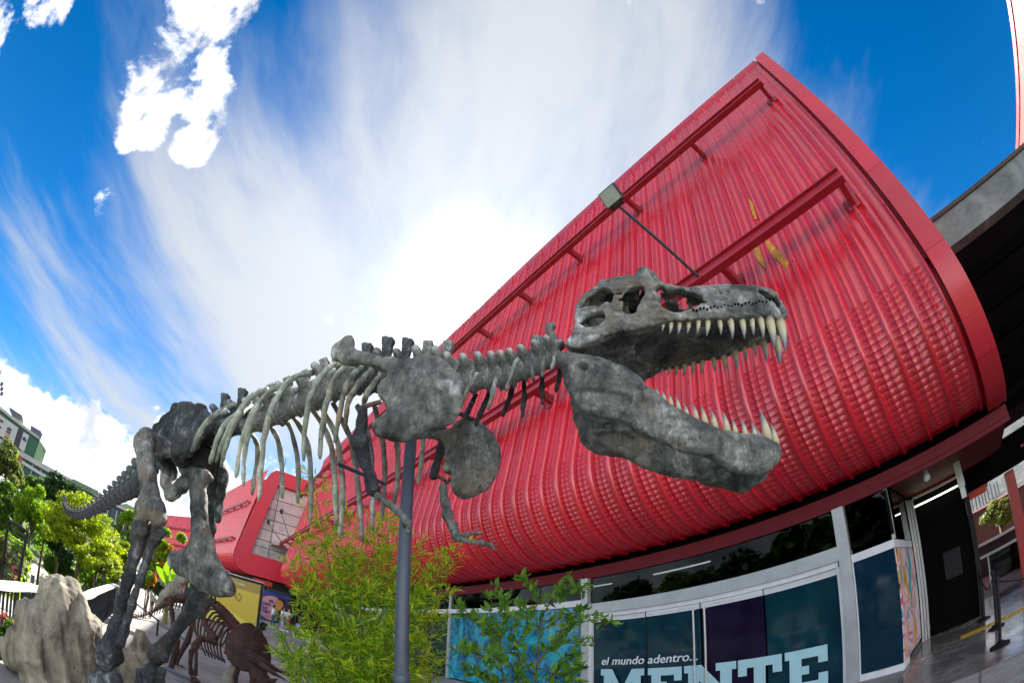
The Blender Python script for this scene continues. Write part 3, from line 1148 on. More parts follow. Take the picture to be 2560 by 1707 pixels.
pbox('trim_bar', 'pale_panel', .05, 1.2, 10.93, 10.99, 3.10, 3.15)
pbox('hanging_post', 'alu', -.10, .05, 9.6, 9.7, 2.72, 3.32)
pbox('hanging_foot', 'alu', -.08, .03, 9.61, 9.69, 2.50, 2.718)
for a, c in ((-.42, -.22), (-.52, -.46), (-1.12, -.60)):
    pbox('soffit_panel', 'pale_panel', a, c, 8.3, 12.0, 3.34, 3.40)
# concrete edge beam and roof
pbox('edge_beam', 'beam_concrete', S0 - 8.5, S0 + .02, 8.30, 8.62, 6.42, 7.08)
pbox('roof_edge', 'dark_flashing', S0 - 8.5, S0 + .02, 8.26, 8.66, 7.083, 7.17)
b = MB()
b.prism([(8.625, 6.5), (8.625, 6.9), (15.5, 4.75), (15.5, 4.30)], lambda x, y, d: W(d, x, y), S0 - 8.5, S0 - .06)
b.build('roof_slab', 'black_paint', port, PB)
for k in range(6):
    b = MB()
    dd = 9.4 + k * 1.0
    zz = 6.5 - (dd - 8.625) * .32
    b.box(W(S0 - 4.3, dd, zz - .05), (8.2, .16, .22), AX)
    b.build('roof_joist', 'black_matt', port, PB)
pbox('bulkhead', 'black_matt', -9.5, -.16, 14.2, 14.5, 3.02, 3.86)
for s in (-1.56, -6.2):
    pbox('column', 'orange_red', s - .22, s + .10, 14.55, 14.9, .0, 3.0)
pbox('ceiling_spot', 'orange_red', -2.25, -2.15, 14.10, 14.19, 3.35, 3.40)
t = thing('ceiling_lamp', 'white glass lamp under the dark red soffit of the entrance', 'lamp', at_d(2316, 1190, 8.7))
tb = base_of(t)
c = at_d(2316, 1190, 8.7)
MB().tube([c + Z_ * .14, c + Z_ * .05, c + Z_ * .04], [.05, .05, .06], 12).build('socket', 'alu', t, tb)
MB().tube([c + Z_ * .05, c + Z_ * .01, c - Z_ * .05, c - Z_ * .08, c - Z_ * .09], [.055, .07, .07, .045, .005], 14).build('globe', 'alu_white', t, tb, smooth=True)
MB().tube([c + Z_ * .14, c + Z_ * .5], .008, 6).build('cord', 'black_paint', t, tb)
led = MB().box(W(.62, 10.9, 2.93), (1.1, .03, .03), AX).build('led_strip', 'led_light', None, W(.62, 10.9, 2.93))
tag(led, 'thin glowing light strip over the dark entrance door', 'light')
# yellow floor stripes
for i, (a, c) in enumerate(((9.15, 9.27), (9.36, 9.48))):
    q = MB().box(W(-.35, (a + c) / 2, .0145), (1.5, c - a, .005), AX).build('floor_stripe', 'yellow_paint', None, W(-.35, (a + c) / 2, 0))
    tag(q, ('yellow stripe on the polished floor, nearer of two' if i == 0 else 'yellow stripe on the polished floor, farther of two'), 'stripe', 'yellow floor stripes')
# queue posts
def stanchion(label, p):
    t = thing('queue_post', label, 'post', p, 'black queue posts on the polished floor')
    p = np.asarray(p, float)
    MB().tube([p + Z_ * .0, p + Z_ * .012, p + Z_ * .03, p + Z_ * .07], [.17, .17, .11, .03], 18).build('base', 'black_paint', t, p)
    MB().tube([p + Z_ * .05, p + Z_ * .94], .028, 10).build('pole', 'black_paint', t, p)
    MB().tube([p + Z_ * .90, p + Z_ * .93, p + Z_ * .99, p + Z_ * 1.0], [.03, .045, .045, .02], 12).build('head', 'black_paint', t, p)
    return p
q1 = stanchion('nearest black queue post on the polished floor', at_z(2500, 1612, .014))
q2 = stanchion('black queue post on the yellow stripes beside the dark wall edge', at_z(2458, 1548, .014))
q3 = stanchion('black queue post between the other two', at_z(2491, 1567, .014))
for i, (a, c, lab) in enumerate(((q2, q3, 'black rope sagging between the two farther queue posts'), (q1, q1 + W(-2.2, 1.0, 0), 'black rope running right from the nearest queue post'))):
    b = MB()
    pts = [a * (1 - f) + c * f + Z_ * (.93 - .35 * 4 * f * (1 - f) * .8) for f in np.linspace(0, 1, 13)]
    b.tube(pts, .014, 7)
    tag(b.build('rope', 'black_paint', None, a), lab, 'rope', 'ropes of the queue posts')
# terrace walls and view beyond
for i, (px, py, d, hgt, lab) in enumerate(((2440, 1372, 22, 2.4, 'low brownish terrace wall with pale coping, nearer one seen through the portico'), (2430, 1285, 34, 4.5, 'brownish wall with pale coping behind the tree seen through the portico'))):
    p = at_d(px, py, d)
    t = thing('terrace_wall', lab, 'wall', W(-8, d, 0))
    tb = base_of(t)
    MB().box(W(-8, d, (p[2] - 4) / 2 + 0), (26, .3, p[2] + 4), AX).build('wall', 'brick_wall', t, tb)
    MB().box(W(-8, d - .05, p[2] + .06), (26, .5, .12), AX).build('coping', 'white_paint', t, tb)
    if i == 0:
        for k in range(40):
            MB().box(W(-1 - k * .3, d - .19, p[2] - .9), (.06, .06, 1.5), AX).build('batten', 'brick_wall', t, tb)
# railing panel and glass balustrade at the terrace edge
bal = thing('glass_balustrade', 'pale glass balustrade with white top rail at the terrace edge', 'balustrade', W(-4, 16.5, 0))
bb_ = base_of(bal)
MB().box(W(-5, 16.5, 1.05), (10, .08, .08), AX).build('top_rail', 'white_paint', bal, bb_)
for k in range(7):
    MB().box(W(-.5 - k * 1.5, 16.5, .52), (.05, .05, 1.0), AX).build('post', 'alu', bal, bb_)
    MB().box(W(-1.25 - k * 1.5, 16.5, .55), (1.36, .012, .85), AX).build('pane', 'dark_pane', bal, bb_)
# sunlit wall of the neighbouring hall on the right
nb = thing('neighbour_hall', 'sunlit pinkish red hall wall at the right edge of the picture', 'building', W(-9.3, 10, 0))
nbb = base_of(nb)
ztop_ = lambda d: 10.9 + (d - 8.7) * .235
b = MB()
b.prism([(8.1, 0), (30, 0), (30, ztop_(30)), (8.1, ztop_(8.1))], lambda x, y, d: W(d, x, y), -9.6, -9.0)
b.build('wall', 'pink_wall', nb, nbb)
b = MB()
b.prism([(8.1, ztop_(8.1)), (30, ztop_(30)), (30, ztop_(30) + .16), (8.1, ztop_(8.1) + .16)], lambda x, y, d: W(d, x, y), -9.7, -8.95)
b.build('roof_edge', 'red_trim', nb, nbb)
# ================================================================== second hall with the concrete gable
h2 = thing('gable_hall', 'far red hall showing a framed concrete gable end', 'building', W(60, 9, 0))
h2b = base_of(h2)
SG = 50.0
outer = [(4.1, 4.35), (30, 4.35), (30, 15.9), (9, 15.95), (6.2, 16.05), (5.2, 15.95), (4.72, 15.5), (4.45, 14.9), (2.62, 6.6), (2.48, 5.9), (2.62, 5.2), (3.1, 4.65)]
inner = [(4.17, 6.55), (26, 6.55), (26, 14.45), (5.72, 14.45)]
def ring_face(b, out_, inn, s, s2):
    # frame with a hole: quads between matching loops
    pass
b = MB()     # the frame as four bars with mitred outline
fn = lambda x, y, d: W(d, x, y)
b.prism([outer[0], outer[1], (26, 6.55), (4.17, 6.55), (2.48, 5.9), (2.62, 5.2), (3.1, 4.65)], fn, SG - .12, SG + .5)
b.prism([(4.17, 6.55), (5.72, 14.45), (4.45, 14.9), (2.62, 6.6), (2.48, 5.9)], fn, SG - .12, SG + .5)
b.prism([(5.72, 14.45), (26, 14.45), (30, 15.9), (9, 15.95), (6.2, 16.05), (5.2, 15.95), (4.72, 15.5), (4.45, 14.9)], fn, SG - .12, SG + .5)
b.build('frame', 'red_frame', h2, h2b)
# concrete panels with open joints
rows = [6.56, 7.55, 8.33, 9.49, 10.66, 11.83, 12.96, 14.44]
cols = [3.0, 6.1, 9.7, 13.3]
for r0, r1 in zip(rows[:-1], rows[1:]):
    for c0, c1 in zip(cols[:-1], cols[1:]):
        e0 = 4.17 + (r0 - 6.55) * .196
        e1 = 4.17 + (r1 - 6.55) * .196
        a0, a1 = max(c0, e0), max(c0, e1)
        sh = .02 * (((r0 * 7 + c0 * 3) % 2) - 1)
        b = MB()
        g_ = .035
        b.prism([(a0 + g_, r0 + g_), (c1 - g_, r0 + g_), (c1 - g_, r1 - g_), (a1 + g_, r1 - g_)], fn, SG + .42 + sh * .5, SG + .58)
        b.build('concrete_panel', 'concrete', h2, h2b)
MB().prism([(4.1, 6.5), (26, 6.5), (26, 14.5), (5.7, 14.5)], fn, SG + .56, SG + .8).build('backing', 'black_paint', h2, h2b)
b = MB()
b.prism([(6.1, 7.95), (9.3, 7.95), (9.3, 9.2), (6.1, 8.15)], fn, SG - 1.6, SG + .41)
b.build('canopy', 'concrete', h2, h2b)
def shell2(par, base, sA, sB, dmin, zt, zb, axes, step=.42, lean=.205, nm='cladding'):
    """ribbed sheet of a far hall: real ribs in one mesh"""
    Wf = axes
    R = 1.6
    cz = zb + R
    prof = []
    for i in range(11):
        a = R_(-90) + (R_(11.6) + R_(90)) * i / 10
        prof.append((dmin + R - R * math.cos(a), cz + R * math.sin(a), -math.cos(a), math.sin(a)))
    d1, z1 = prof[-1][:2]
    prof += [(d1 + (z - z1) * lean, z, -.979, .201) for z in (z1 + (zt - z1) * .5, zt)]
    ss = []
    n = int((sB - sA) / step)
    for i in range(n):
        s = sA + i * step
        ss += [(s, 0), (s + .03, .07), (s + .10, .07), (s + .13, 0)]
    ss.append((sB, 0))
    V = [Wf(s, d + o * a, z + o * c) for d, z, a, c in prof for s, o in ss]
    k = len(ss)
    F = [(i * k + j, i * k + j + 1, (i + 1) * k + j + 1, (i + 1) * k + j) for i in range(len(prof) - 1) for j in range(k - 1)]
    b = MB()
    b.add(V, F)
    return tag(b.build(nm, 'red_sheet', par, base), kind='stuff')
C2 = W(SG, 2.42, 0)
E2 = np.array([math.sin(R_(-45.3)), math.cos(R_(-45.3)), 0])
M2 = np.array([E2[1], -E2[0], 0])
def W2(s, d, z):
    return C2 + E2 * s + M2 * d + Z_ * z
shell2(h2, h2b, -.12, 29, 0, 15.85, 4.35, W2)
def rail_far(par, base, Wf, s0, s1, d, z, n):
    A = np.array([Wf(1, 0, 0) - Wf(0, 0, 0), Wf(0, 1, 0) - Wf(0, 0, 0), Z_])
    MB().box(Wf((s0 + s1) / 2, d, z), (s1 - s0, .16, .26), A).build('rail', 'red_steel', par, base)
    for i in range(n):
        s = s0 + .2 + i * (s1 - s0 - .4) / max(1, n - 1)
        MB().box(Wf(s, d + .40, z - .03), (.14, .66, .2), A).build('bracket', 'red_steel', par, base)
rail_far(h2, h2b, W2, 1.0, 29, .75, 12.0, 9)
rail_far(h2, h2b, W2, 1.0, 29, -.15, 7.7, 9)
b = MB()
b.prism([tuple(p_[:2]) for p_ in (W2(.9, 2.6, 0), W2(28.8, 2.6, 0), W2(28.8, 24, 0), W(80, 22, 0), W(SG + .9, 22, 0))], lambda x, y, d: (x, y, d), 4.4, 15.4)
b.build('body', 'red_frame', h2, h2b)
MB().tube([W(SG + 2, 6.2, 16), W(SG + 2, 6.2, 18.2)], .04, 6).build('aerial', 'lamp_grey', h2, h2b)
# ground floor of the second hall: dark glass, posts, a white line and a banner
b = MB()
b.prism([tuple(p_[:2]) for p_ in (W2(1.2, 2.2, 0), W2(28, 2.2, 0), W2(28, 20, 0), W(70, 22, 0), W(SG + .55, 22, 0), W(SG + .55, 4.6, 0))], lambda x, y, d: (x, y, d), 0, 4.34)
b.build('glazing', 'black_paint', h2, h2b)
for d in (6.55, 8.95, 9.75, 12.4, 15):
    MB().box(W(SG + .45, d, 2.2), (.10, .12, 4.26), AX).build('post', 'lamp_grey', h2, h2b)
MB().box(W(SG + .43, 12, 3.35), (.12, 11, .14), AX).build('transom', 'lamp_grey', h2, h2b)
MB().box(W(SG + .35, 5.9, 3.9), (.1, 2.1, .5), AX).build('sign_band', 'orange_red', h2, h2b)
# ================================================================== third hall, far left
E3 = np.array([-math.sin(R_(62)), math.cos(R_(62)), 0])
M3 = np.array([E3[1], -E3[0], 0])
O3 = np.array([100 * math.sin(R_(-37.1)), 100 * math.cos(R_(-37.1)), 0])
def W3(s, d, z):
    return O3 + E3 * s + M3 * d + Z_ * z
h3 = thing('distant_hall', 'distant low red hall with two rails behind the long hip bone', 'building', W3(20, 9, 0))
h3b = base_of(h3)
shell2(h3, h3b, -14, 30, 0, 15.4, 3.0, W3)
rail_far(h3, h3b, W3, -13, 30, 1.0, 12.4, 12)
rail_far(h3, h3b, W3, -13, 30, .2, 8.5, 12)
MB().box(W3(8, 14, 7.2), (43, 22, 14.4), np.array([E3, M3, Z_])).build('body', 'red_frame', h3, h3b)

# ================================================================== the big skeleton
def bone_mat(name, stops, warm, rough=.75):
    def bd(T, bs, out):
        v = coords(T)
        n = T.noise(v, 6.5, 9, .74, .6)
        n2 = T.noise(T.mapv(v, scale=(1, 1, .55)), 26, 7, .76, .6)
        n3 = T.noise(T.mapv(v, loc=(7, 3, 1)), 1.7, 5, .6, .8)
        n4 = T.noise(T.mapv(v, loc=(3, 1, 8), scale=(1, 1, .35)), 4.5, 6, .62, .5)
        f = T.m('ADD', T.m('MULTIPLY', n, .40), T.m('ADD', T.m('MULTIPLY', n2, .22), T.m('MULTIPLY', n4, .38)))
        c = T.ramp(f, stops)
        c = T.mix(T.ss(n3, .53, .66, 0, .62), c, warm)
        c = T.mix(T.ss(T.noise(T.mapv(v, loc=(1, 6, 2)), 3.4, 8, .74, .8), .55, .63, 0, .65), c, (.030, .034, .040))
        crk = T.vor(T.vm('ADD', v, T.vm('SCALE', T.noise(v, 5, 3, .6, 0, 'Color'), sc=.25)), 5.5, 'DISTANCE_TO_EDGE')
        ck = T.m('MULTIPLY', T.ss(crk, .014, .003), T.ss(T.noise(T.mapv(v, loc=(5, 5, 5)), 2.6, 3), .58, .66))
        c = T.mix(T.m('MULTIPLY', ck, .75), c, (.02, .02, .022))
        li = T.noise(T.mapv(v, loc=(2, 9, 4)), 22, 4, .75)
        lim = T.m('MULTIPLY', T.ss(li, .64, .70), T.ss(n3, .4, .6))
        c = T.mix(T.m('MULTIPLY', lim, .55), c, (.50, .52, .48))
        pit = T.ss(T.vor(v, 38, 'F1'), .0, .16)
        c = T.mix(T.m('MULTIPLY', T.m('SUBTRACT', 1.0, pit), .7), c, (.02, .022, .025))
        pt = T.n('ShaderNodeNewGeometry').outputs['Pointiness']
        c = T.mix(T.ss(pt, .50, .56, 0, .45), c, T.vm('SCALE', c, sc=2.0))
        T.put(bs.inputs['Base Color'], c)
        bs.inputs['Roughness'].default_value = rough
        bs.inputs['Specular IOR Level'].default_value = .35
        h = T.m('ADD', T.m('MULTIPLY', n2, .6), T.m('ADD', T.m('MULTIPLY', T.noise(v, 60, 4, .7), .25), T.m('MULTIPLY', pit, .3)))
        h = T.m('SUBTRACT', h, T.m('MULTIPLY', ck, .5))
        bump(T, bs, h, 1.0, .045)
    return material(name, bd)
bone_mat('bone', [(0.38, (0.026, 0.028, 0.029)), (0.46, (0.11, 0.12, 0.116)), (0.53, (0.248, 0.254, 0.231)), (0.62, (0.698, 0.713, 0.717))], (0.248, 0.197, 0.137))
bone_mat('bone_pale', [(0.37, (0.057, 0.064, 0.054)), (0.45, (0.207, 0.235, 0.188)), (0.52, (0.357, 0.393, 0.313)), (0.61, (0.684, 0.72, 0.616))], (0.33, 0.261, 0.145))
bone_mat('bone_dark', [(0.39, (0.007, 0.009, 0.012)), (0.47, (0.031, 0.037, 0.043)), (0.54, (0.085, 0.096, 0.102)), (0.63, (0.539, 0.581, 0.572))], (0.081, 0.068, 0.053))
def tooth_m(T, bs, out):
    v = coords(T, 'Object')
    x, y, z = T.sep(v)
    n = T.noise(v, 2.2, 5, .6)
    f = T.m('ADD', z, T.m('MULTIPLY', T.m('SUBTRACT', n, .5), .3))
    c = T.ramp(f, [(.0, (.10, .095, .085)), (.16, (.46, .40, .24)), (.45, (.56, .52, .36)), (.66, (.27, .28, .29)), (.95, (.12, .135, .18))])
    T.put(bs.inputs['Base Color'], c)
    bs.inputs['Roughness'].default_value = .45
    bump(T, bs, T.noise(v, 9, 4, .6), .3, .02)
material('tooth', tooth_m)

plain('stem_brown_rod', (.16, .085, .06), .7, .2, .3, 20)
TAZ, TDIST = 105.0, 2.5
TT = np.array([math.sin(R_(TAZ)), math.cos(R_(TAZ)), 0])
TK = np.array([-TT[1], TT[0], 0])
TK = TK if TK[1] > 0 else -TK
rex = thing('tyrannosaur_skeleton', 'huge grey mounted dinosaur skeleton with open toothed jaws filling the picture', 'skeleton', TT * -4.0 + TK * 2.6)
XB = base_of(rex)
def loc3(u, w, z):
    return TT * u + TK * (TDIST + w) + Z_ * z
def L(px, py, w=0.0):
    """point of the photograph taken at side offset w from the animal's midplane -> (u, w, z)"""
    v = sight(px, py)
    p = EYE + v * ((TDIST + w) / (v @ TK))
    return np.array([p @ TT, w, p[2]])
def px2m(P, hw):
    p = loc3(*P)
    return hw * np.linalg.norm(p - EYE) / (KPX / 2 * .93)
def chain(pts):
    out = []
    for px, py, w, hw in pts:
        P = L(px, py, w)
        out.append((P, px2m(P, hw)))
    return out
def to_world(V):
    return V[:, :1] * TT + (V[:, 1:2] + TDIST) * TK + V[:, 2:3] * Z_ - XB
def sdf_part(name, f, lo, hi, h, mat='bone', parent=None, amp=.0, nsc=9, toworld=to_world):
    def g(X, Y, Z):
        d = f(X, Y, Z)
        if amp:
            d = d + amp * fbm(X, Y, Z, nsc, 3) + amp * .5 * fbm(X, Y, Z, nsc * 3.1, 2) - amp * .55 * (np.abs(vnoise(X * nsc * 2.1 + 3, Y * nsc * 2.1, Z * nsc * .8)) * 4 - .8)
        return d
    V, Fq = nets(g, lo, hi, h)
    me = mesh_np(name, toworld(V), Fq, mat, smooth=True)
    return put(name, me, parent if parent is not None else rex)
def bounds(chs, pad=.06):
    P = np.array([p for ch in chs for p, r in ch])
    r = max(r for ch in chs for p, r in ch)
    return P.min(0) - r - pad, P.max(0) + r + pad
def bone(name, *paths, mat='bone', h=.014, k=.04, amp=.011, nsc=13):
    chs = [chain(p) for p in paths]
    lo, hi = bounds(chs)
    def f(X, Y, Z):
        d = None
        for ch in chs:
            e = chain_d(X, Y, Z, ch, k)
            d = e if d is None else smin(d, e, k)
        return d
    return sdf_part(name, f, lo, hi, h, mat, amp=amp, nsc=nsc)
def plate(name, pxpoly, w0, th=.03, rd=.02, mat='bone', h=.016, amp=.016, wf=None, extra=(), k=.05, it=2, nsc=8, holes=(), ptn=None):
    """flat bone from an outline; wf(u,z) gives its side offset"""
    wf = wf or (lambda u, z: w0 + 0 * u)
    poly = smooth_poly([L(x, y, w0)[[0, 2]] for x, y in pxpoly], it)
    grow = .010
    chs = [chain(p) for p in extra]
    lo2, hi2 = poly.min(0) - .06, poly.max(0) + .06
    ws = [wf(np.array(a), np.array(b)) for a in (lo2[0], hi2[0]) for b in (lo2[1], hi2[1])]
    lo = np.array([lo2[0], min(ws) - th - .08, lo2[1]])
    hi = np.array([hi2[0], max(ws) + th + .08, hi2[1]])
    for ch in chs:
        a, b = bounds([ch])
        lo, hi = np.minimum(lo, a), np.maximum(hi, b)
    def f(X, Y, Z):
        d2 = poly_d(X[:, 0, :], Z[:, 0, :], poly)[:, None, :] + 0 * X - grow
        dw = np.abs(Y - wf(X, Z)) - th
        if ptn is not None:
            dw = dw - ptn(d2)
        a, b = d2 + rd, dw + rd
        d = np.sqrt(np.maximum(a, 0) ** 2 + np.maximum(b, 0) ** 2) + np.minimum(np.maximum(a, b), 0) - rd
        for ch in chs:
            d = smin(d, chain_d(X, Y, Z, ch, k), k)
        return d
    return sdf_part(name, f, lo, hi, h, mat, amp=amp, nsc=nsc)

cB = lambda x, y: (400 + x / 2.613, 800 + y / 2.613)
cC = lambda x, y: (700 + x / 2.45, 780 + y / 2.45)
cD = lambda x, y: (1350 + x / 2.614, 650 + y / 2.614)
cA = lambda x, y: (x / 1.943, 900 + y / 1.943)

# ---- vertebral column -------------------------------------------------
def vertebra_mesh(name, spine_h, spine_l, trans, cen_r=.095, cen_l=.13, lean=0.0, mat='bone'):
    """local axes: x along the column (forward), y to the side, z up; unit in metres"""
    ch = [[((0, 0, cen_r * .6), .055), ((0, 0, cen_r * 1.5), .05)],
          [((0, 0, cen_r * 1.3), .045), ((0, -trans, cen_r * 1.75), .032)],
          [((0, 0, cen_r * 1.3), .045), ((0, trans, cen_r * 1.75), .032)],
          [((.06, .03, cen_r * 1.4), .03), ((.10, .03, cen_r * 1.45), .025)],
          [((.06, -.03, cen_r * 1.4), .03), ((.10, -.03, cen_r * 1.45), .025)]]
    tip = (lean * spine_h, 0, cen_r * 1.3 + spine_h)
    def f(X, Y, Z):
        d = None
        for c in ch:
            e = chain_d(X, Y, Z, c, .03)
            d = e if d is None else smin(d, e, .035)
        # spool shaped body with flared rims
        rr = np.sqrt(Y ** 2 + Z ** 2)
        pr_ = cen_r * (.70 + .34 * np.clip(np.abs(X) / (cen_l / 2), 0, 1.1) ** 3)
        sp = np.maximum(rr - pr_, np.abs(X) - cen_l / 2)
        d = smin(d, sp, .025)
        # blade shaped spine, thick knob on top
        t = np.clip((Z - cen_r) / (tip[2] - cen_r), 0, 1)
        dx = np.abs(X - lean * spine_h * t) - spine_l * (.72 + .34 * t * t)
        dy = np.abs(Y) - (.018 + .026 * t ** 3)
        dz = np.maximum(cen_r - Z, Z - tip[2])
        q = .012
        a, b, c = dx + q, dy + q, dz + q
        e = np.sqrt(np.maximum(a, 0) ** 2 + np.maximum(b, 0) ** 2 + np.maximum(c, 0) ** 2) + np.minimum(np.maximum(np.maximum(a, b), c), 0) - q
        d = smin(d, e, .03)
        return d + .016 * fbm(X, Y, Z, 13, 3)
    lo = (-cen_l / 2 - .06, -trans - .07, -cen_r - .05)
    hi = (cen_l / 2 + .12 + max(0, lean * spine_h), trans + .07, tip[2] + .04)
    lo = (lo[0] + min(0, lean * spine_h), lo[1], lo[2])
    V, Fq = nets(f, lo, hi, .0125)
    return mesh_np(name, V, Fq, mat, smooth=True)
VD = vertebra_mesh('vertebra', .19, .040, .15, cen_r=.088, cen_l=.235)
VD2 = vertebra_mesh('vertebra', .24, .046, .13, cen_r=.088, cen_l=.235, mat='bone_dark')
VN = vertebra_mesh('vertebra', .06, .034, .12, cen_r=.076, cen_l=.115, lean=-.25)
VT = vertebra_mesh('vertebra', .17, .030, .10, cen_r=.080, cen_l=.14, lean=-.35, mat='bone_dark')
def place_vert(me, P, dirv, scale, name='vertebra', roll=0.0):
    o = put(name, me, rex)
    d = np.asarray(dirv, float)
    d /= np.linalg.norm(d)
    side = np.cross(Z_, d)
    side /= np.linalg.norm(side)
    up = np.cross(d, side)
    M = np.eye(4)
    M[:3, 0], M[:3, 1], M[:3, 2] = d * scale, side * scale, up * scale
    M[:3, 3] = np.asarray(P) - XB
    o.matrix_local = Matrix(M.tolist())
    return o
dors_px = [(545, 1075), (592, 1068), (640, 1060), (690, 1040), (740, 1018), (790, 995), (840, 975), (890, 962), (940, 955), (990, 950), (1040, 950), (1090, 955)]
dors = spline([loc3(*L(x, y, 0)) for x, y in dors_px], 13)
for i, p in enumerate(dors):
    d = dors[min(i + 1, 12)] - dors[max(i - 1, 0)]
    place_vert(VD2 if i in (0, 1, 8, 9, 10) else VD, p, d, 1.0 + .05 * math.sin(i * 2.3))
neck_px = [(1118, 955), (1169, 958), (1215, 951), (1250, 948), (1282, 940), (1314, 928), (1352, 912), (1386, 898)]
neck = spline([loc3(*L(x, y, 0)) for x, y in neck_px], 9)
for i, p in enumerate(neck):
    d = neck[min(i + 1, 8)] - neck[max(i - 1, 0)]
    place_vert(VN, p, d, 1.0 - .025 * i)
# tall free spines at the front of the neck
bone('neck_spine', [cC(1680, 200) + (0, 12), cC(1650, 100) + (0, 9), cC(1665, 85) + (0, 11)], h=.012, k=.02, amp=.008)
bone('neck_spine', [cC(1625, 210) + (0, 12), cC(1560, 160) + (0, 10)], h=.012, k=.02, amp=.008)
# sacrum inside the hip blades
sac = [(470, 1090), (510, 1085), (545, 1078)]
bone('sacrum', [(440, 1100, 0, 20), (500, 1092, 0, 24), (548, 1080, 0, 26)], [(470, 1075, 0, 14), (530, 1050, 0, 14)], mat='bone_dark', h=.02)
# ---- tail
tail_px = [(395, 1130, 0.0), (345, 1208, .55), (300, 1238, 1.15), (260, 1262, 1.75), (225, 1282, 2.3), (195, 1291, 2.8), (172, 1283, 3.15), (160, 1265, 3.35), (158, 1248, 3.45)]
tail = spline([loc3(*L(x, y, w)) for x, y, w in tail_px], 27)
for i, p in enumerate(tail[1:], 1):
    d = tail[max(i - 1, 0)] - tail[min(i + 1, 26)]
    place_vert(VT, p, d, 1.55 - .036 * i)
# ---- ribs
def rib(path, w0, w1, w2, hw, mat='bone_pale', head=None, name='rib'):
    pts = [np.array(p) for p in path]
    n = len(pts)
    C = []
    if head is not None:
        C.append(np.append(np.array(head), 0.0))
    for i, p in enumerate(pts):
        f = i / (n - 1)
        w = w0 + (w1 - w0) * min(1, f / .45) if f < .45 else w1 + (w2 - w1) * (f - .45) / .55
        C.append(np.array([p[0], p[1], w]))
    S = spline(C, 22)
    P = [loc3(*L(a, b, c)) for a, b, c in S]
    m = len(P)
    r0 = px2m(L(*S[m // 2][:2], S[m // 2][2]), hw)
    rad = []
    for i in range(m):
        f = i / (m - 1)
        q = .80 + .32 * math.sin(math.pi * min(1, f * 1.05)) + .10 * math.sin(f * 23 + path[0][0])
        if f > .97: q *= .55
        if f < .06: q *= 1.15
        rad.append(r0 * q)
    b = MB()
    # flattened section, broad side outwards
    b.tube(P, rad, 10, flat=.72, up=TT)
    o = b.build(name, mat, rex, XB, smooth=True)
    me = o.data
    co = np.zeros(len(me.vertices) * 3, dtype=np.float32)
    me.vertices.foreach_get('co', co)
    co = co.reshape(-1, 3)
    nz = np.stack([fbm(co[:, 0], co[:, 1], co[:, 2] + q, 16, 2) for q in (0, 31, 77)], 1)
    me.vertices.foreach_set('co', (co + nz * .010).astype(np.float32).ravel())
    me.update()
    return o
NEAR = [[(490, 550), (370, 610), (270, 720), (205, 860)], [(560, 575), (470, 640), (390, 740), (325, 940)], [(600, 560), (520, 620), (440, 730), (365, 930)],
        [(700, 450), (600, 500), (520, 600), (445, 780), (400, 960)], [(760, 480), (650, 540), (570, 680), (525, 850), (495, 1030)],
        [(840, 400), (690, 490), (605, 640), (560, 830), (540, 1080)], [(1010, 340), (870, 380), (760, 510), (690, 720), (660, 950), (645, 1180)],
        [(1200, 270), (1080, 330), (990, 480), (950, 700), (935, 920)], [(1250, 270), (1140, 380), (1085, 560), (1055, 740), (1045, 905)],
        [(1330, 290), (1230, 400), (1175, 600), (1140, 805)], [(1390, 310), (1280, 440), (1225, 560), (1212, 690)], [(1440, 350), (1360, 470), (1330, 550)]]
for i, r in enumerate(NEAR):
    rib([cB(*p) for p in r], -.10, -.42, -.34, 7.0 if i < 6 else 8.0, 'bone_pale')
FAR = [[(560, 700), (620, 780), (640, 870), (600, 1140)], [(660, 660), (740, 720), (790, 880), (800, 1160)], [(770, 620), (840, 680), (890, 850), (905, 1000), (900, 1190)],
       [(830, 600), (900, 670), (960, 800), (985, 1000), (982, 1330)], [(980, 560), (1090, 740), (1130, 900), (1145, 1100), (1145, 1340)],
       [(1050, 560), (1150, 760), (1188, 1000), (1190, 1200), (1170, 1420)], [(1130, 540), (1230, 740), (1270, 900), (1300, 1150), (1325, 1440)],
       [(1290, 560), (1360, 760), (1385, 1000), (1390, 1370)], [(1400, 560), (1450, 760), (1468, 1000), (1450, 1300)], [(1480, 540), (1545, 780), (1552, 1000), (1530, 1210)]]
for i, r in enumerate(FAR):
    rib([cB(*p) for p in r], .12, .50, .42, 6.6 if i < 4 else 7.6, 'bone_pale' if i < 6 else 'bone')
rib([cC(800, 420), cC(865, 640), cC(872, 850), cC(845, 1060)], .12, .46, .40, 7.0, 'bone_pale')
# neck ribs
NR = [[(1210, 375), (1150, 480), (1085, 610)], [(1335, 340), (1310, 470), (1270, 600)], [(1455, 285), (1420, 380), (1385, 480)], [(1525, 240), (1540, 330), (1550, 420)], [(1620, 215), (1615, 310), (1605, 400)], [(1705, 190), (1685, 280), (1660, 360)]]
for r in NR:
    rib([cC(*p) for p in r], -.14, -.16, -.16, 6.8, 'bone', name='neck_rib')
NRF = [[(1200, 500), (1150, 610), (1090, 705)], [(1285, 480), (1240, 590), (1195, 700)], [(1440, 400), (1405, 530), (1365, 640)], [(1495, 400), (1495, 520), (1485, 645)], [(1605, 350), (1605, 470), (1607, 565)], [(1720, 310), (1710, 400), (1690, 492)]]
for r in NRF:
    rib([cC(*p) for p in r], .12, .15, .15, 7.5, 'bone_dark', name='neck_rib')
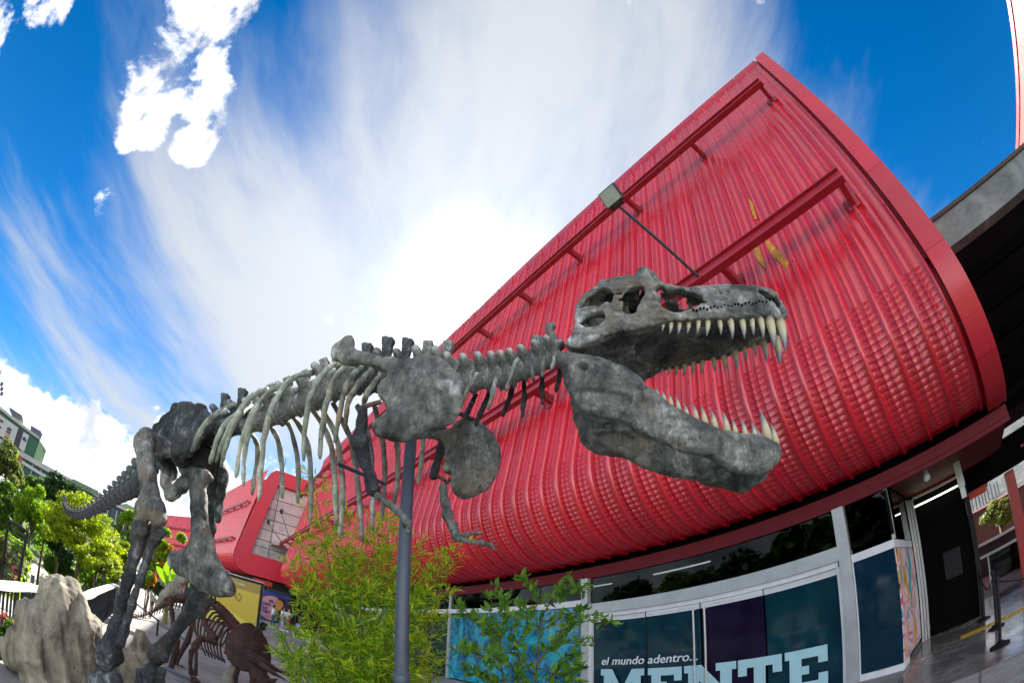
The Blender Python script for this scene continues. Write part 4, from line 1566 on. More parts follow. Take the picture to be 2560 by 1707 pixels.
# ---- shoulder blades
sp1 = [cC(*p) for p in [(300, 255), (325, 205), (400, 155), (447, 185), (432, 208), (520, 222), (700, 268), (800, 245), (900, 220), (985, 245), (1050, 310), (1085, 410), (1072, 520), (1010, 610), (900, 690), (800, 738), (650, 747), (562, 722), (540, 672), (605, 640), (645, 580), (628, 525), (570, 520), (556, 465), (590, 395), (640, 350), (560, 312), (450, 292), (340, 295)]]
plate('shoulder_blade', sp1, -.50, .045, .035, wf=lambda u, z: -.50 + .10 * (u + 1.9), amp=.03, nsc=6,
      ptn=lambda d2: np.clip(-d2 * .25, 0, .035))
sp2 = [cC(*p) for p in [(850, 690), (960, 720), (1040, 735), (1090, 690), (1140, 660), (1200, 665), (1280, 710), (1325, 790), (1340, 900), (1310, 1010), (1250, 1090), (1160, 1137), (1080, 1130), (1045, 1090), (1055, 1040), (1060, 990), (1010, 970), (1005, 930), (1020, 850), (990, 790), (900, 770), (845, 740)]]
plate('shoulder_blade', sp2, .50, .045, .035, amp=.024, nsc=6, mat='bone', ptn=lambda d2: np.clip(-d2 * .25, 0, .03))
# ---- arms
bone('upper_arm', [cC(510, 600) + (-.52, 13), cC(500, 690) + (-.52, 14), cC(490, 790) + (-.52, 19), cC(520, 900) + (-.50, 13), cC(555, 1010) + (-.48, 12), cC(572, 1085) + (-.46, 16)], h=.012, k=.03, amp=.012, mat='bone_dark')
bone('forearm', [cC(600, 1120) + (-.46, 9), cC(660, 1170) + (-.46, 9), cC(720, 1220) + (-.46, 9), cC(760, 1260) + (-.46, 11)], h=.01, k=.02, amp=.01)
bone('hand', [cC(755, 1255) + (-.46, 11), cC(785, 1290) + (-.46, 9), cC(788, 1340) + (-.46, 6), cC(782, 1362) + (-.46, 3)], [cC(770, 1270) + (-.44, 8), cC(760, 1320) + (-.42, 4)], h=.009, k=.015, amp=.008)
bone('upper_arm', [cC(990, 640) + (.50, 9), cC(1000, 740) + (.50, 10), cC(985, 850) + (.50, 11), cC(955, 950) + (.50, 9), cC(940, 1005) + (.50, 11)], h=.013, k=.03, amp=.01, mat='bone_dark')
bone('forearm', [cC(1000, 1070) + (.50, 11), cC(1010, 1160) + (.50, 10), cC(1025, 1240) + (.50, 12), cC(1060, 1320) + (.48, 10), cC(1075, 1375) + (.47, 11)], h=.012, k=.03, amp=.01)
bone('finger', [cC(1085, 1365) + (.46, 8), cC(1150, 1362) + (.42, 5), cC(1190, 1350) + (.40, 6), cC(1240, 1347) + (.38, 3)], h=.009, k=.012, amp=.006)
bone('finger', [cC(1090, 1385) + (.46, 8), cC(1160, 1405) + (.42, 5), cC(1240, 1412) + (.40, 7), cC(1290, 1425) + (.38, 5), cC(1318, 1460) + (.37, 2.5)], h=.009, k=.012, amp=.006)
# joint rods
for a, b_ in (((490, 585), (620, 548)), ((960, 1000), (1012, 1030)), ((1012, 1050), (1050, 1020))):
    MB().tube([loc3(*L(*cC(*a), -.5 if a[0] < 800 else .5)), loc3(*L(*cC(*b_), -.47 if a[0] < 800 else .5))], .014, 8).build('joint_rod', 'stem_brown_rod', rex, XB)
# steel brace through the chest
MB().tube([loc3(*L(*cC(1020, 585), .1)), loc3(*L(*cC(1190, 660), .5))], .016, 8).build('brace', 'steel_grey', rex, XB)
MB().tube([loc3(*L(*cC(350, 925), -.2)), loc3(*L(*cC(640, 1050), .45))], .014, 8).build('brace', 'steel_grey', rex, XB)
# ---- hip
il = [(378, 1075), (400, 1050), (425, 1030), (445, 1013), (475, 1005), (500, 1008), (512, 1025), (535, 1050), (520, 1085), (490, 1115), (478, 1135), (455, 1140), (440, 1128), (425, 1140), (408, 1148), (396, 1130), (384, 1105)]
plate('hip_blade', il, -.22, .035, .03, mat='bone_dark', amp=.03, nsc=7, extra=[[(447, 1126, -.30, 18), (452, 1122, -.18, 20)], [(400, 1130, -.28, 16), (405, 1125, -.1, 18)]])
il2 = [(430, 1060), (470, 1030), (520, 1030), (560, 1062), (552, 1110), (520, 1150), (470, 1150), (440, 1120)]
plate('hip_blade', il2, .28, .035, .03, mat='bone_dark', amp=.03, nsc=7)
bone('hip_root', [(455, 1140, -.12, 28), (490, 1150, 0, 32), (540, 1135, .2, 24)], [(410, 1150, -.12, 22), (425, 1180, -.05, 20)], mat='bone_dark', h=.02)
bone('ischium', [(418, 1170, -.06, 18), (415, 1205, -.06, 15), (424, 1240, -.05, 11), (440, 1235, -.04, 12)], [(430, 1232, -.05, 12), (455, 1213, -.05, 16), (462, 1205, -.05, 17)], mat='bone', h=.015)
pub = [(455, 1163), (472, 1152), (492, 1158), (494, 1175), (510, 1172), (527, 1180), (520, 1198), (506, 1212), (508, 1240), (512, 1280), (518, 1330), (530, 1375), (548, 1410), (572, 1440), (583, 1465), (578, 1485), (555, 1493), (528, 1488), (502, 1470), (480, 1452), (455, 1440), (436, 1425), (428, 1400), (436, 1380), (458, 1376), (478, 1372), (486, 1350), (488, 1300), (485, 1250), (481, 1215), (465, 1195), (455, 1180)]
plate('pubis', pub, -.02, .055, .05, amp=.022, nsc=7, mat='bone', ptn=lambda d2: np.clip(-d2 * .35, 0, .04))
# ---- legs
bone('thigh_bone', [(366, 1092, -.55, 23.4), (360, 1115, -.55, 21.6), (366, 1150, -.55, 18.0), (372, 1190, -.54, 18.0), (375, 1225, -.53, 19.8), (377, 1250, -.52, 23.4)], [(366, 1100, -.52, 19.8), (398, 1112, -.36, 20.7), (425, 1125, -.25, 18.0)], [(374, 1235, -.53, 18.0), (360, 1270, -.55, 19.8), (356, 1290, -.55, 20.7)], [(376, 1235, -.52, 18.0), (392, 1272, -.49, 21.6), (394, 1294, -.49, 22.5)], [(346, 1100, -.60, 10.8), (350, 1150, -.60, 8.1), (356, 1190, -.58, 6.3)], mat='bone', k=.045, amp=.012, nsc=12, h=.0145)
bone('shin_bone', [(356, 1322, -.54, 21.6), (346, 1345, -.54, 18.0), (336, 1390, -.54, 13.5), (320, 1450, -.55, 13.1), (303, 1510, -.56, 12.6), (288, 1570, -.57, 15.3), (278, 1610, -.58, 21.6)], [(340, 1312, -.58, 12.6), (348, 1330, -.58, 11.7)], [(288, 1590, -.57, 16.2), (266, 1628, -.60, 23.4), (262, 1650, -.60, 24.3)], [(286, 1600, -.56, 16.2), (288, 1640, -.53, 21.6)], mat='bone_dark', k=.04, amp=.012, nsc=12, h=.0145)
bone('calf_bone', [(388, 1318, -.46, 17.1), (384, 1345, -.46, 13.5), (370, 1390, -.47, 9.9), (350, 1450, -.49, 9.0), (330, 1510, -.51, 9.0), (312, 1570, -.53, 9.9), (302, 1605, -.55, 11.7)], [(404, 1330, -.44, 10.8), (392, 1350, -.45, 10.8)], mat='bone_dark', k=.035, amp=.011, nsc=12, h=.013)
bone('foot_bone', [(262, 1690, -.58, 21.6), (255, 1740, -.60, 18.0), (252, 1800, -.62, 18.0), (250, 1840, -.62, 23.4)], [(290, 1694, -.54, 16.2), (286, 1750, -.54, 13.5), (285, 1820, -.54, 15.3)], [(236, 1692, -.62, 14.4), (225, 1760, -.66, 12.6), (215, 1830, -.68, 15.3)], mat='bone_dark', k=.02, h=.016)
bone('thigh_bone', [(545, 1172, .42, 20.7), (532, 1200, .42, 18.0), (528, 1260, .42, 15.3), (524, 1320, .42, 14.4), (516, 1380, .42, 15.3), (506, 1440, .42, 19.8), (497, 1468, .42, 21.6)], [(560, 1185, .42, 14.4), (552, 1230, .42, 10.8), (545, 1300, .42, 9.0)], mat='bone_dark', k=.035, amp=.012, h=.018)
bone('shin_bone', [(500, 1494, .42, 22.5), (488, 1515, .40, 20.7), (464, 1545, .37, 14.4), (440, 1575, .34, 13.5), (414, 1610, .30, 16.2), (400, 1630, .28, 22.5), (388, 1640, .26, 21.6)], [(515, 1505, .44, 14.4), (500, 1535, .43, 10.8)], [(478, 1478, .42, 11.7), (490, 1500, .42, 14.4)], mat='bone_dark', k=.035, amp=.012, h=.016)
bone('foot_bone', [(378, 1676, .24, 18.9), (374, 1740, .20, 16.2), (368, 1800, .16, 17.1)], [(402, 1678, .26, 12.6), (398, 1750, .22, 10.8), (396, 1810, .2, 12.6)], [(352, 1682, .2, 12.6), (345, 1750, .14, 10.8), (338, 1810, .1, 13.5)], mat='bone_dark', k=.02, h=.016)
# feet on the ground
def toe(p0, dirv, ln, r):
    d = np.asarray(dirv, float)
    d /= np.linalg.norm(d)
    P = [p0, p0 + d * ln * .4 + Z_ * .03, p0 + d * ln * .75, p0 + d * ln]
    P[-1] = P[-1] * np.array([1, 1, 0]) + Z_ * .03
    P[-2] = P[-2] * np.array([1, 1, 0]) + Z_ * (r * .8)
    MB().tube(spline(P, 8), [r, r * .9, r, r * .75, r * .85, r * .7, r * .45, r * .1], 10).build('toe', 'bone_dark', rex, XB, smooth=True)
for (px, py, w) in ((252, 1840, -.62), (368, 1805, .16)):
    p = loc3(*L(px, py, w))
    p[2] = max(.12, min(p[2], .2))
    for a in (-25, 0, 25):
        toe(p, TT * math.cos(R_(a)) + TK * math.sin(R_(a)), .55, .075)
    bone('ankle_root', *[[(px, py - 5, w, 26), (px + 2, py + 12, w, 22)]], mat='bone_dark', h=.02)

# ---- skull ------------------------------------------------------------
UB, UF = L(*cD(150, 575), -.25)[0], L(*cD(1600, 350), -.10)[0]
def half_w(u, z=None):
    t = np.clip((u - UB) / (UF - UB), 0, 1.05)
    return .30 - .055 * t - .16 * t ** 3
TOPX = [(150, 575), (222, 505), (240, 295), (300, 205), (420, 125), (560, 98), (690, 90), (742, 120), (820, 168), (1250, 162), (1380, 158), (1480, 186), (1555, 228), (1608, 345)]
BOTX = [(150, 585), (220, 592), (330, 540), (450, 488), (560, 470), (700, 448), (790, 412), (950, 394), (1250, 386), (1540, 382), (1608, 405)]
def Lskull(x, y, hwf=half_w):
    w = -.2
    fac = 1.0
    if hwf is half_w:
        cx, cy = (x - 1350) * 2.614, (y - 650) * 2.614
        yt = np.interp(cx, [a for a, b in TOPX], [b for a, b in TOPX])
        yb = np.interp(cx, [a for a, b in BOTX], [b for a, b in BOTX])
        t_ = min(1.1, max(0, (yb - cy) / max(20, yb - yt)))
        fac = 1 - .34 * t_ ** 2.2
    for _ in range(6):
        P = L(x, y, w)
        w = -float(hwf(P[0])) * fac
    return P
def poly_skull(pts, hwf=half_w, it=2):
    return smooth_poly([Lskull(*cD(*p), hwf)[[0, 2]] for p in pts], it)
top_px = [(150, 575), (222, 505), (228, 410), (212, 350), (240, 295), (300, 205), (420, 125), (560, 98), (625, 108), (640, 62), (690, 52), (738, 84), (742, 120), (820, 168), (960, 176), (1100, 172), (1250, 162), (1380, 158), (1480, 186), (1555, 228), (1592, 285), (1608, 345), (1598, 405)]
bot_px = [(1540, 382), (1380, 376), (1250, 386), (1100, 392), (950, 394), (860, 402), (790, 412), (700, 448), (560, 470), (450, 488), (330, 540), (220, 592)]
SK = poly_skull(top_px + bot_px, it=2)
HO = [poly_skull(h) for h in ([(318, 222), (425, 195), (448, 250), (395, 282), (300, 312), (268, 300)], [(290, 405), (388, 360), (395, 385), (315, 430)],
                              [(592, 205), (650, 192), (652, 235), (628, 275), (602, 335), (572, 330), (575, 275)],
                              [(760, 200), (850, 195), (960, 215), (1065, 255), (1005, 300), (900, 330), (825, 312), (785, 285), (835, 250)],
                              [(1435, 205), (1510, 222), (1575, 268), (1572, 292), (1500, 250)])]
DENT = [poly_skull(h) for h in ([(1120, 262), (1180, 225), (1228, 208), (1222, 232), (1170, 258)], [(1075, 262), (1180, 200), (1225, 212), (1150, 262), (1060, 300)], [(440, 205), (560, 190), (585, 240), (560, 330), (470, 340)])]
# profile lines of the skull top and tooth line
tp = np.array([Lskull(*cD(*p))[[0, 2]] for p in top_px])
bp = np.array([Lskull(*cD(*p))[[0, 2]] for p in bot_px])
o_ = np.argsort(tp[:, 0]); tpu, tpz = tp[o_, 0], tp[o_, 1]
o_ = np.argsort(bp[:, 0]); bpu, bpz = bp[o_, 0], bp[o_, 1]
def skull_f(X, Y, Z):
    U2, Z2 = X[:, 0, :], Z[:, 0, :]
    d2 = poly_d(U2, Z2, SK)
    hd = None
    for h in HO:
        e = poly_d(U2, Z2, h)
        hd = e if hd is None else np.minimum(hd, e)
    dn = None
    for h in DENT:
        e = poly_d(U2, Z2, h)
        dn = e if dn is None else np.minimum(dn, e)
    plate2 = smax(d2, -(hd - .026), .012)[:, None, :] + 0 * X
    d2 = d2[:, None, :] + 0 * X
    zt = np.interp(X, tpu, tpz)
    zb = np.interp(X, bpu, bpz)
    hgt = np.clip((Z - zb) / np.maximum(zt - zb, .05), 0, 1.2)
    hw = half_w(X) * (1 - .34 * hgt ** 2.2)
    th = .030 + .012 * np.clip(1 - hgt, 0, 1) - .022 * np.clip(1 - dn / .02, 0, 1)[:, None, :]
    dw = np.abs(np.abs(Y) - hw + .02) - th
    rd = .02
    a, b = plate2 + rd, dw + rd
    d = np.sqrt(np.maximum(a, 0) ** 2 + np.maximum(b, 0) ** 2) + np.minimum(np.maximum(a, b), 0) - rd
    # roof of the skull joining both sides
    rt = .030 + .05 * np.clip((UB + .75 - X) / .3, 0, 1)
    roof = np.maximum(np.maximum(np.abs(Y) - hw, (zt - rt) - Z), d2 + .008)
    roof = np.maximum(roof, -(.5 - np.abs(X - (UF - .05)) * 4))if False else roof
    nar = -(poly_d(U2, Z2, HO[4])[:, None, :] + 0 * X - .014)
    roof = np.maximum(roof, nar)
    # solid snout tip and palate
    tip = np.maximum(np.maximum(np.abs(Y) - hw, (UF - .07) - X), np.maximum(d2 + .01, nar))
    pal = np.maximum(np.maximum(np.abs(Y) - hw + .045, np.abs(Z - zb - .05 - .05 * (1 - (Y / .3) ** 2)) - .016), np.maximum(UB + .22 - X, d2))
    brain = np.maximum(np.maximum(np.abs(Y) - .075, np.maximum(UB + .05 - X, X - UB - .42)), d2 + .03)
    occ = np.maximum(np.maximum(np.abs(Y) - hw + .06, np.abs(X - UB - .12) - .035), d2 + .01)
    for e, k in ((roof, .03), (tip, .03), (pal, .02), (brain, .04), (occ, .03)):
        d = smin(d, e, k)
    return d + .018 * fbm(X, Y, Z, 9, 3) + .011 * fbm(X, Y, Z, 30, 2) - .010 * (np.abs(vnoise(X * 7, Y * 14, Z * 20)) * 4 - .8)
lo = (SK[:, 0].min() - .06, -.36, SK[:, 1].min() - .06)
hi = (SK[:, 0].max() + .06, .36, SK[:, 1].max() + .06)
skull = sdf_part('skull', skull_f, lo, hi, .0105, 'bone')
# row of nerve holes is set further down as dark beads; brow boss
def boss():
    P = [Lskull(*cD(x, y)) for x, y in ((600, 130), (650, 88), (700, 75), (735, 100), (760, 140))]
    for s in (-1, 1):
        ch = [((p[0], s * abs(p[1]) * .92, p[2] - .012), r) for p, r in zip(P, (.022, .030, .032, .028, .018))]
        lo, hi = bounds([ch])
        sdf_part('brow_boss', lambda X, Y, Z: chain_d(X, Y, Z, ch, .03), lo, hi, .011, 'bone', parent=skull, amp=.014)
boss()
# teeth
def tooth_mesh():
    n, seg = 7, 9
    V, F = [], []
    for i in range(n):
        t = i / (n - 1)
        r = (1 - t) ** .62 * .5
        for j in range(seg):
            a = 2 * math.pi * j / seg
            V.append((r * .30 * math.cos(a) * 2 * .5 - .16 * t * t, r * .26 * math.sin(a), t))
    for i in range(n - 1):
        for j in range(seg):
            k = (j + 1) % seg
            F.append((i * seg + j, i * seg + k, (i + 1) * seg + k, (i + 1) * seg + j))
    return mesh_np('tooth', V, np.array(F), 'tooth', smooth=True)
TM = tooth_mesh()
def place_tooth(parent, P, dirv, ln, fat=1.0):
    """P root (world), dirv growth direction, curved backwards (towards -TT)"""
    d = np.asarray(dirv, float)
    d /= np.linalg.norm(d)
    x = TT - d * (TT @ d)
    x /= np.linalg.norm(x)
    y = np.cross(d, x)
    M = np.eye(4)
    M[:3, 0], M[:3, 1], M[:3, 2] = x * ln * fat, y * ln * fat, d * ln
    M[:3, 3] = np.asarray(P) - XB
    o = put('tooth', TM, parent)
    o.matrix_local = Matrix(M.tolist())
up_t = [(808, 408, 50), (860, 404, 62), (915, 400, 68), (975, 393, 80), (1038, 392, 82), (1100, 393, 92), (1175, 391, 78), (1245, 386, 108), (1320, 380, 98), (1382, 377, 86), (1442, 378, 90), (1500, 380, 130), (1568, 388, 165)]
for x, y, ln in up_t:
    P = Lskull(*cD(x, y))
    lm = px2m(P, ln / 2.614) * 1.5
    for s in (-1, 1):
        j = rnd.uniform(.86, 1.12)
        lean = -.10 if x < 1150 else .06
        w = s * (float(half_w(P[0])) - .018)
        place_tooth(skull, loc3(P[0], w, P[2] + .015), -Z_ + TT * lean + TK * s * -.03, lm * j, 1.15)
# dark beads painted as the shade of small nerve holes, upper jaw
plain('hole_shade', (.006, .006, .007), .9, 0, .2, 8, spec=.05)
hm = MB().tube([(0, 0, -.006), (0, 0, -.003), (0, 0, .003), (0, 0, .006)], [.004, .008, .008, .004], 8).build('nerve_hole_dot', 'hole_shade', skull, (0, 0, 0))
for i in range(24):
    f = i / 23
    x, y = 1000 + 520 * f, 345 - 62 * f + 7 * math.sin(i * 1.9)
    P = Lskull(*cD(x, y))
    o = hm if i == 0 else put('nerve_hole_dot', hm.data, skull)
    zt_, zb_ = np.interp(P[0], tpu, tpz), np.interp(P[0], bpu, bpz)
    hg = min(1.2, max(0, (P[2] - zb_) / max(zt_ - zb_, .05)))
    w_ = float(half_w(P[0])) * (1 - .34 * hg ** 2.2) + .027
    o.location = (loc3(P[0], -w_, P[2]) - XB).tolist()
# ---- lower jaw
UJB, UJF = L(*cD(100, 620), -.28)[0], L(*cD(1575, 1250), -.08)[0]
def half_j(u):
    t = np.clip((u - UJB) / (UJF - UJB), 0, 1.05)
    return .30 - .06 * t - .17 * t ** 2.6
jaw_px = [(100, 612), (150, 590), (280, 620), (400, 622), (480, 650), (570, 692), (650, 765), (730, 835), (800, 895), (920, 975), (1050, 1042), (1160, 1092), (1300, 1122), (1430, 1150), (1510, 1168), (1578, 1215), (1572, 1290), (1500, 1370), (1400, 1425), (1330, 1400), (1150, 1300), (900, 1220), (650, 1135), (520, 1040), (400, 1005), (280, 992), (200, 905), (155, 800), (120, 690)]
JW = poly_skull(jaw_px, half_j)
JD = poly_skull([(300, 870), (420, 870), (560, 900), (600, 940), (520, 960), (400, 930), (320, 900)], half_j)
JF = poly_skull([(250, 705), (290, 700), (300, 725), (262, 730)], half_j)
jr = poly_skull([(640, 850), (700, 800), (715, 812), (650, 870)], half_j)
def jaw_f(X, Y, Z):
    U2, Z2 = X[:, 0, :], Z[:, 0, :]
    d2 = poly_d(U2, Z2, JW)
    dn = np.minimum(poly_d(U2, Z2, JD), np.minimum(poly_d(U2, Z2, JF), poly_d(U2, Z2, jr)))
    hw = half_j(X)
    th = .034 + np.clip(-d2, 0, .05)[:, None, :] * .35 - .028 * np.clip(1 - dn / .02, 0, 1)[:, None, :]
    d2 = d2[:, None, :] + 0 * X
    dw = np.abs(np.abs(Y) - hw + .02) - th
    rd = .025
    a, b = d2 + rd, dw + rd
    d = np.sqrt(np.maximum(a, 0) ** 2 + np.maximum(b, 0) ** 2) + np.minimum(np.maximum(a, b), 0) - rd
    tip = np.maximum(np.maximum(np.abs(Y) - hw, (UJF - .17) - X), d2 + .01)
    d = smin(d, tip, .04)
    return d + .018 * fbm(X, Y, Z, 8, 3) + .011 * fbm(X, Y, Z, 30, 2) - .010 * (np.abs(vnoise(X * 6 + Z * 5, Y * 14, Z * 16)) * 4 - .8)
lo = (JW[:, 0].min() - .06, -.36, JW[:, 1].min() - .06)
hi = (JW[:, 0].max() + .06, .36, JW[:, 1].max() + .06)
jaw = sdf_part('lower_jaw', jaw_f, lo, hi, .0105, 'bone')
low_t = [(770, 872, 60), (812, 905, 75), (856, 930, 75), (905, 960, 85), (960, 995, 80), (1020, 1020, 90), (1078, 1050, 110), (1145, 1080, 110), (1225, 1105, 115), (1280, 1118, 95), (1345, 1135, 100), (1410, 1146, 90), (1490, 1160, 150), (1545, 1185, 120)]
for x, y, ln in low_t:
    P = Lskull(*cD(x, y), half_j)
    lm = px2m(P, ln / 2.614) * 1.35
    for s in (-1, 1):
        w = s * (float(half_j(P[0])) - .02)
        place_tooth(jaw, loc3(P[0], w, P[2] - .02), Z_ + TT * .14, lm * rnd.uniform(.92, 1.08), 1.15)

# support pole of the skeleton
pt, pb_ = loc3(*L(1033, 1060, .02)), None
ptop = loc3(*L(1036, 1000, .02))
plow = loc3(*L(1004, 1707, .02))
pfoot = ptop + (plow - ptop) * (ptop[2] / (ptop[2] - plow[2]))      # the pole leans a little
pole = thing('support_pole', 'dark blue-grey steel pole holding up the chest of the big skeleton', 'pole', pfoot)
pbs = base_of(pole)
MB().tube([pbs + Z_ * .02, pbs * .5 + ptop * .5, ptop], [.046, .041, .036], 20).build('shaft', 'steel_grey', pole, pbs, smooth=True)
MB().box(pbs + Z_ * .01, (.34, .34, .02)).build('base_plate', 'steel_grey', pole, pbs)
q_ = pbs * .58 + ptop * .42
MB().tube([q_ - (ptop - pbs) / 3.4 * .05, q_ + (ptop - pbs) / 3.4 * .05], .0475, 20).build('collar', 'steel_grey', pole, pbs, smooth=True)
for i in range(4):
    a = R_(45 + 90 * i)
    MB().tube([pbs + np.array([.14 * math.cos(a), .14 * math.sin(a), .02]), pbs + np.array([.14 * math.cos(a), .14 * math.sin(a), .05])], .016, 8).build('bolt', 'alu', pole, pbs)

# ================================================================== foliage materials
def leaf_mat(name, cols, trans=.45, rough=.55):
    def bd(T, bs, out):
        nt = T.nt
        g = T.n('ShaderNodeNewGeometry')
        rp = g.outputs['Random Per Island']
        v = coords(T)
        n = T.noise(v, .8, 3, .6)
        f = T.m('ADD', T.m('MULTIPLY', rp, .65), T.m('MULTIPLY', n, .4))
        c = T.ramp(f, [(i / (len(cols) - 1) * .8 + .12, q) for i, q in enumerate(cols)])
        T.put(bs.inputs['Base Color'], c)
        bs.inputs['Roughness'].default_value = rough
        bs.inputs['Specular IOR Level'].default_value = .35
        tr = T.n('ShaderNodeBsdfTranslucent')
        T.put(tr.inputs[0], T.mix(.5, c, (.35, .42, .02), 'MIX') if False else T.vm('MULTIPLY', c, (1.5, 1.5, .6)))
        mx = T.n('ShaderNodeMixShader')
        mx.inputs[0].default_value = trans
        nt.links.new(bs.outputs[0], mx.inputs[1])
        nt.links.new(tr.outputs[0], mx.inputs[2])
        nt.links.new(mx.outputs[0], out.inputs[0])
    return material(name, bd)
leaf_mat('leaf_dark', [(0.012, 0.039, 0.015), (0.027, 0.075, 0.024), (0.06, 0.1275, 0.045)], .30)
leaf_mat('leaf_mid', [(0.032, 0.088, 0.016), (0.08, 0.176, 0.0224), (0.16, 0.256, 0.032)], .45)
leaf_mat('leaf_olive', [(0.049, 0.084, 0.0168), (0.119, 0.168, 0.035), (0.238, 0.266, 0.07)], .45)
leaf_mat('leaf_lime', [(0.0725, 0.174, 0.0087), (0.174, 0.319, 0.0145), (0.348, 0.464, 0.0174)], .5)
leaf_mat('leaf_yellow', [(.09, .17, .008), (.24, .34, .010), (.44, .42, .012)], .5)
leaf_mat('leaf_bamboo', [(0.0609, 0.1725, 0.0122), (0.1522, 0.3248, 0.0203), (0.3248, 0.5278, 0.0325), (0.609, 0.6902, 0.0609), (0.8, 0.6699, 0.0609)], .5)
leaf_mat('leaf_shrub', [(0.0525, 0.1575, 0.0315), (0.126, 0.294, 0.042), (0.294, 0.504, 0.063)], .45)
leaf_mat('petal_pink', [(.12, .015, .03), (.30, .04, .07), (.42, .22, .18)], .4)
leaf_mat('petal_orange', [(.25, .06, .008), (.40, .16, .01), (.45, .27, .015)], .4)
plain('bark', (.10, .075, .05), .9, 0, .3, 5, .5)
plain('culm', (.16, .17, .04), .5, 0, .25, 10)
plain('stem_brown', (.11, .07, .045), .7, 0, .3, 12)

def leaf_cloud(centers, radii, n, size, flat=.75, elong=1.6, seed=0, droop=0.0):
    """many leaf faces spread through clumps; returns V, F"""
    rs = np.random.RandomState(seed)
    centers, radii = np.asarray(centers, float), np.asarray(radii, float)
    wgt = radii ** 2
    idx = rs.choice(len(centers), n, p=wgt / wgt.sum())
    d = rs.normal(size=(n, 3))
    d /= np.linalg.norm(d, axis=1)[:, None]
    rad = radii[idx] * (rs.rand(n) ** .42) * (.85 + .3 * rs.rand(n))
    P = centers[idx] + d * rad[:, None] * np.array([1, 1, flat])
    # leaf axes: mostly facing outward and up
    nn = d * .6 + rs.normal(size=(n, 3)) * .55 + np.array([0, 0, .45])
    nn /= np.linalg.norm(nn, axis=1)[:, None]
    a = np.cross(nn, rs.normal(size=(n, 3)))
    a /= np.linalg.norm(a, axis=1)[:, None]
    a[:, 2] -= droop
    a /= np.linalg.norm(a, axis=1)[:, None]
    b = np.cross(nn, a)
    s = size * (.6 + .8 * rs.rand(n))[:, None]
    V = np.stack([P - a * s * elong * .5, P + b * s * .5 + nn * s * .08, P + a * s * elong * .5, P - b * s * .5 + nn * s * .08], 1).reshape(-1, 3)
    return V, np.arange(4 * n).reshape(-1, 4)

def tree(label, base, ctr, rad, mat, n=7000, leaf=.30, clumps=34, seed=1, flat=.8, name='tree', group=None, cat='tree', trunk=.22):
    base, ctr, rad = np.asarray(base, float), np.asarray(ctr, float), np.asarray(rad, float)
    t = thing(name, label, cat, base, group)
    rs = np.random.RandomState(seed)
    C, Rr = [], []
    for i in range(clumps):
        d = rs.normal(size=3)
        d /= np.linalg.norm(d)
        if d[2] < -.55:
            d[2] *= -.5
        q = rs.uniform(.35, .98) ** .6
        C.append(ctr + d * rad * q * .86)
        Rr.append(rad.mean() * rs.uniform(.17, .36))
    V, F = leaf_cloud(C, Rr, n, leaf, flat, 1.7, seed + 5)
    put('crown', mesh_np('crown', V - base, F, mat), t)
    b = MB()
    top = ctr - np.array([0, 0, rad[2] * .35])
    b.tube(spline([base, base * .6 + top * .4 + rs.normal(size=3) * .15 * trunk, top], 7), np.linspace(trunk, trunk * .55, 7), 9)
    b.build('trunk', 'bark', t, base, smooth=True)
    for i in range(min(9, clumps)):
        b = MB()
        e = C[i * (clumps // 9)]
        mid = (top + e) / 2 + np.array([0, 0, -.06 * rad[2]])
        b.tube(spline([top, mid, e], 5), np.linspace(trunk * .45, trunk * .1, 5), 6)
        b.build('limb', 'bark', t, base, smooth=True)
    return t
def tree_px(label, px, py, rpx, r, mat, zbase=-9.0, asp=(1, 1, .9), **kw):
    c = at_r(px, py, r)
    R = 1.18 * rpx * np.linalg.norm(c - EYE) / (KPX / 2 * .9)
    base = np.array([c[0], c[1], zbase])
    return tree(label, base, c, np.array([R * asp[0], R * asp[1], R * asp[2]]), mat, **kw)
GT = 'trees below the railing'
tree_px('olive green feathery tree at the left edge under the green building', 20, 1172, 42, 70, 'leaf_olive', seed=2, n=7000, leaf=.26, asp=(1, 1, 1.15), group=GT)
tree_px('dark green dense tree left of the tail tip', 158, 1256, 50, 74, 'leaf_dark', seed=3, n=9000, leaf=.42, asp=(1.1, 1.1, 1.0), group=GT)
tree_px('dark green tree crown between the olive tree and the dense dark tree', 92, 1228, 34, 82, 'leaf_mid', seed=4, n=6000, leaf=.36, group=GT)
tree_px('leafy mid green tree at the left edge behind the barred gate', 10, 1265, 46, 58, 'leaf_mid', seed=5, n=7000, leaf=.32, group=GT)
tree_px('bright lime tree between the barred gate and the dark tree', 84, 1300, 46, 52, 'leaf_lime', seed=6, n=7000, leaf=.24, asp=(.9, .9, 1.5), group=GT)
tree_px('broad yellow-green tree below the tail of the big skeleton', 208, 1335, 86, 40, 'leaf_yellow', seed=7, n=14000, leaf=.15, clumps=60, asp=(1.12, 1.12, .85), flat=.45, group=GT)
tree_px('yellow tree top under the tail tip', 245, 1405, 62, 36, 'leaf_yellow', seed=17, n=8000, leaf=.15, clumps=40, asp=(1.1, 1.1, .7), flat=.45, group=GT)
tree_px('dark tree low behind the yellow tree', 150, 1365, 36, 56, 'leaf_dark', seed=8, n=4500, leaf=.3, group=GT)
tree_px('small lime tree behind the near thigh bone of the big skeleton', 322, 1300, 26, 80, 'leaf_lime', seed=9, n=3500, leaf=.3, group=GT)
tree_px('green tree mass behind the barred gate low at the left', 30, 1380, 46, 44, 'leaf_lime', seed=10, n=5500, leaf=.22, group=GT)
tree_px('leafy tree seen through the portico beside the red column', 2498, 1290, 42, 26, 'leaf_olive', zbase=-4, seed=12, n=6500, leaf=.11, clumps=30)
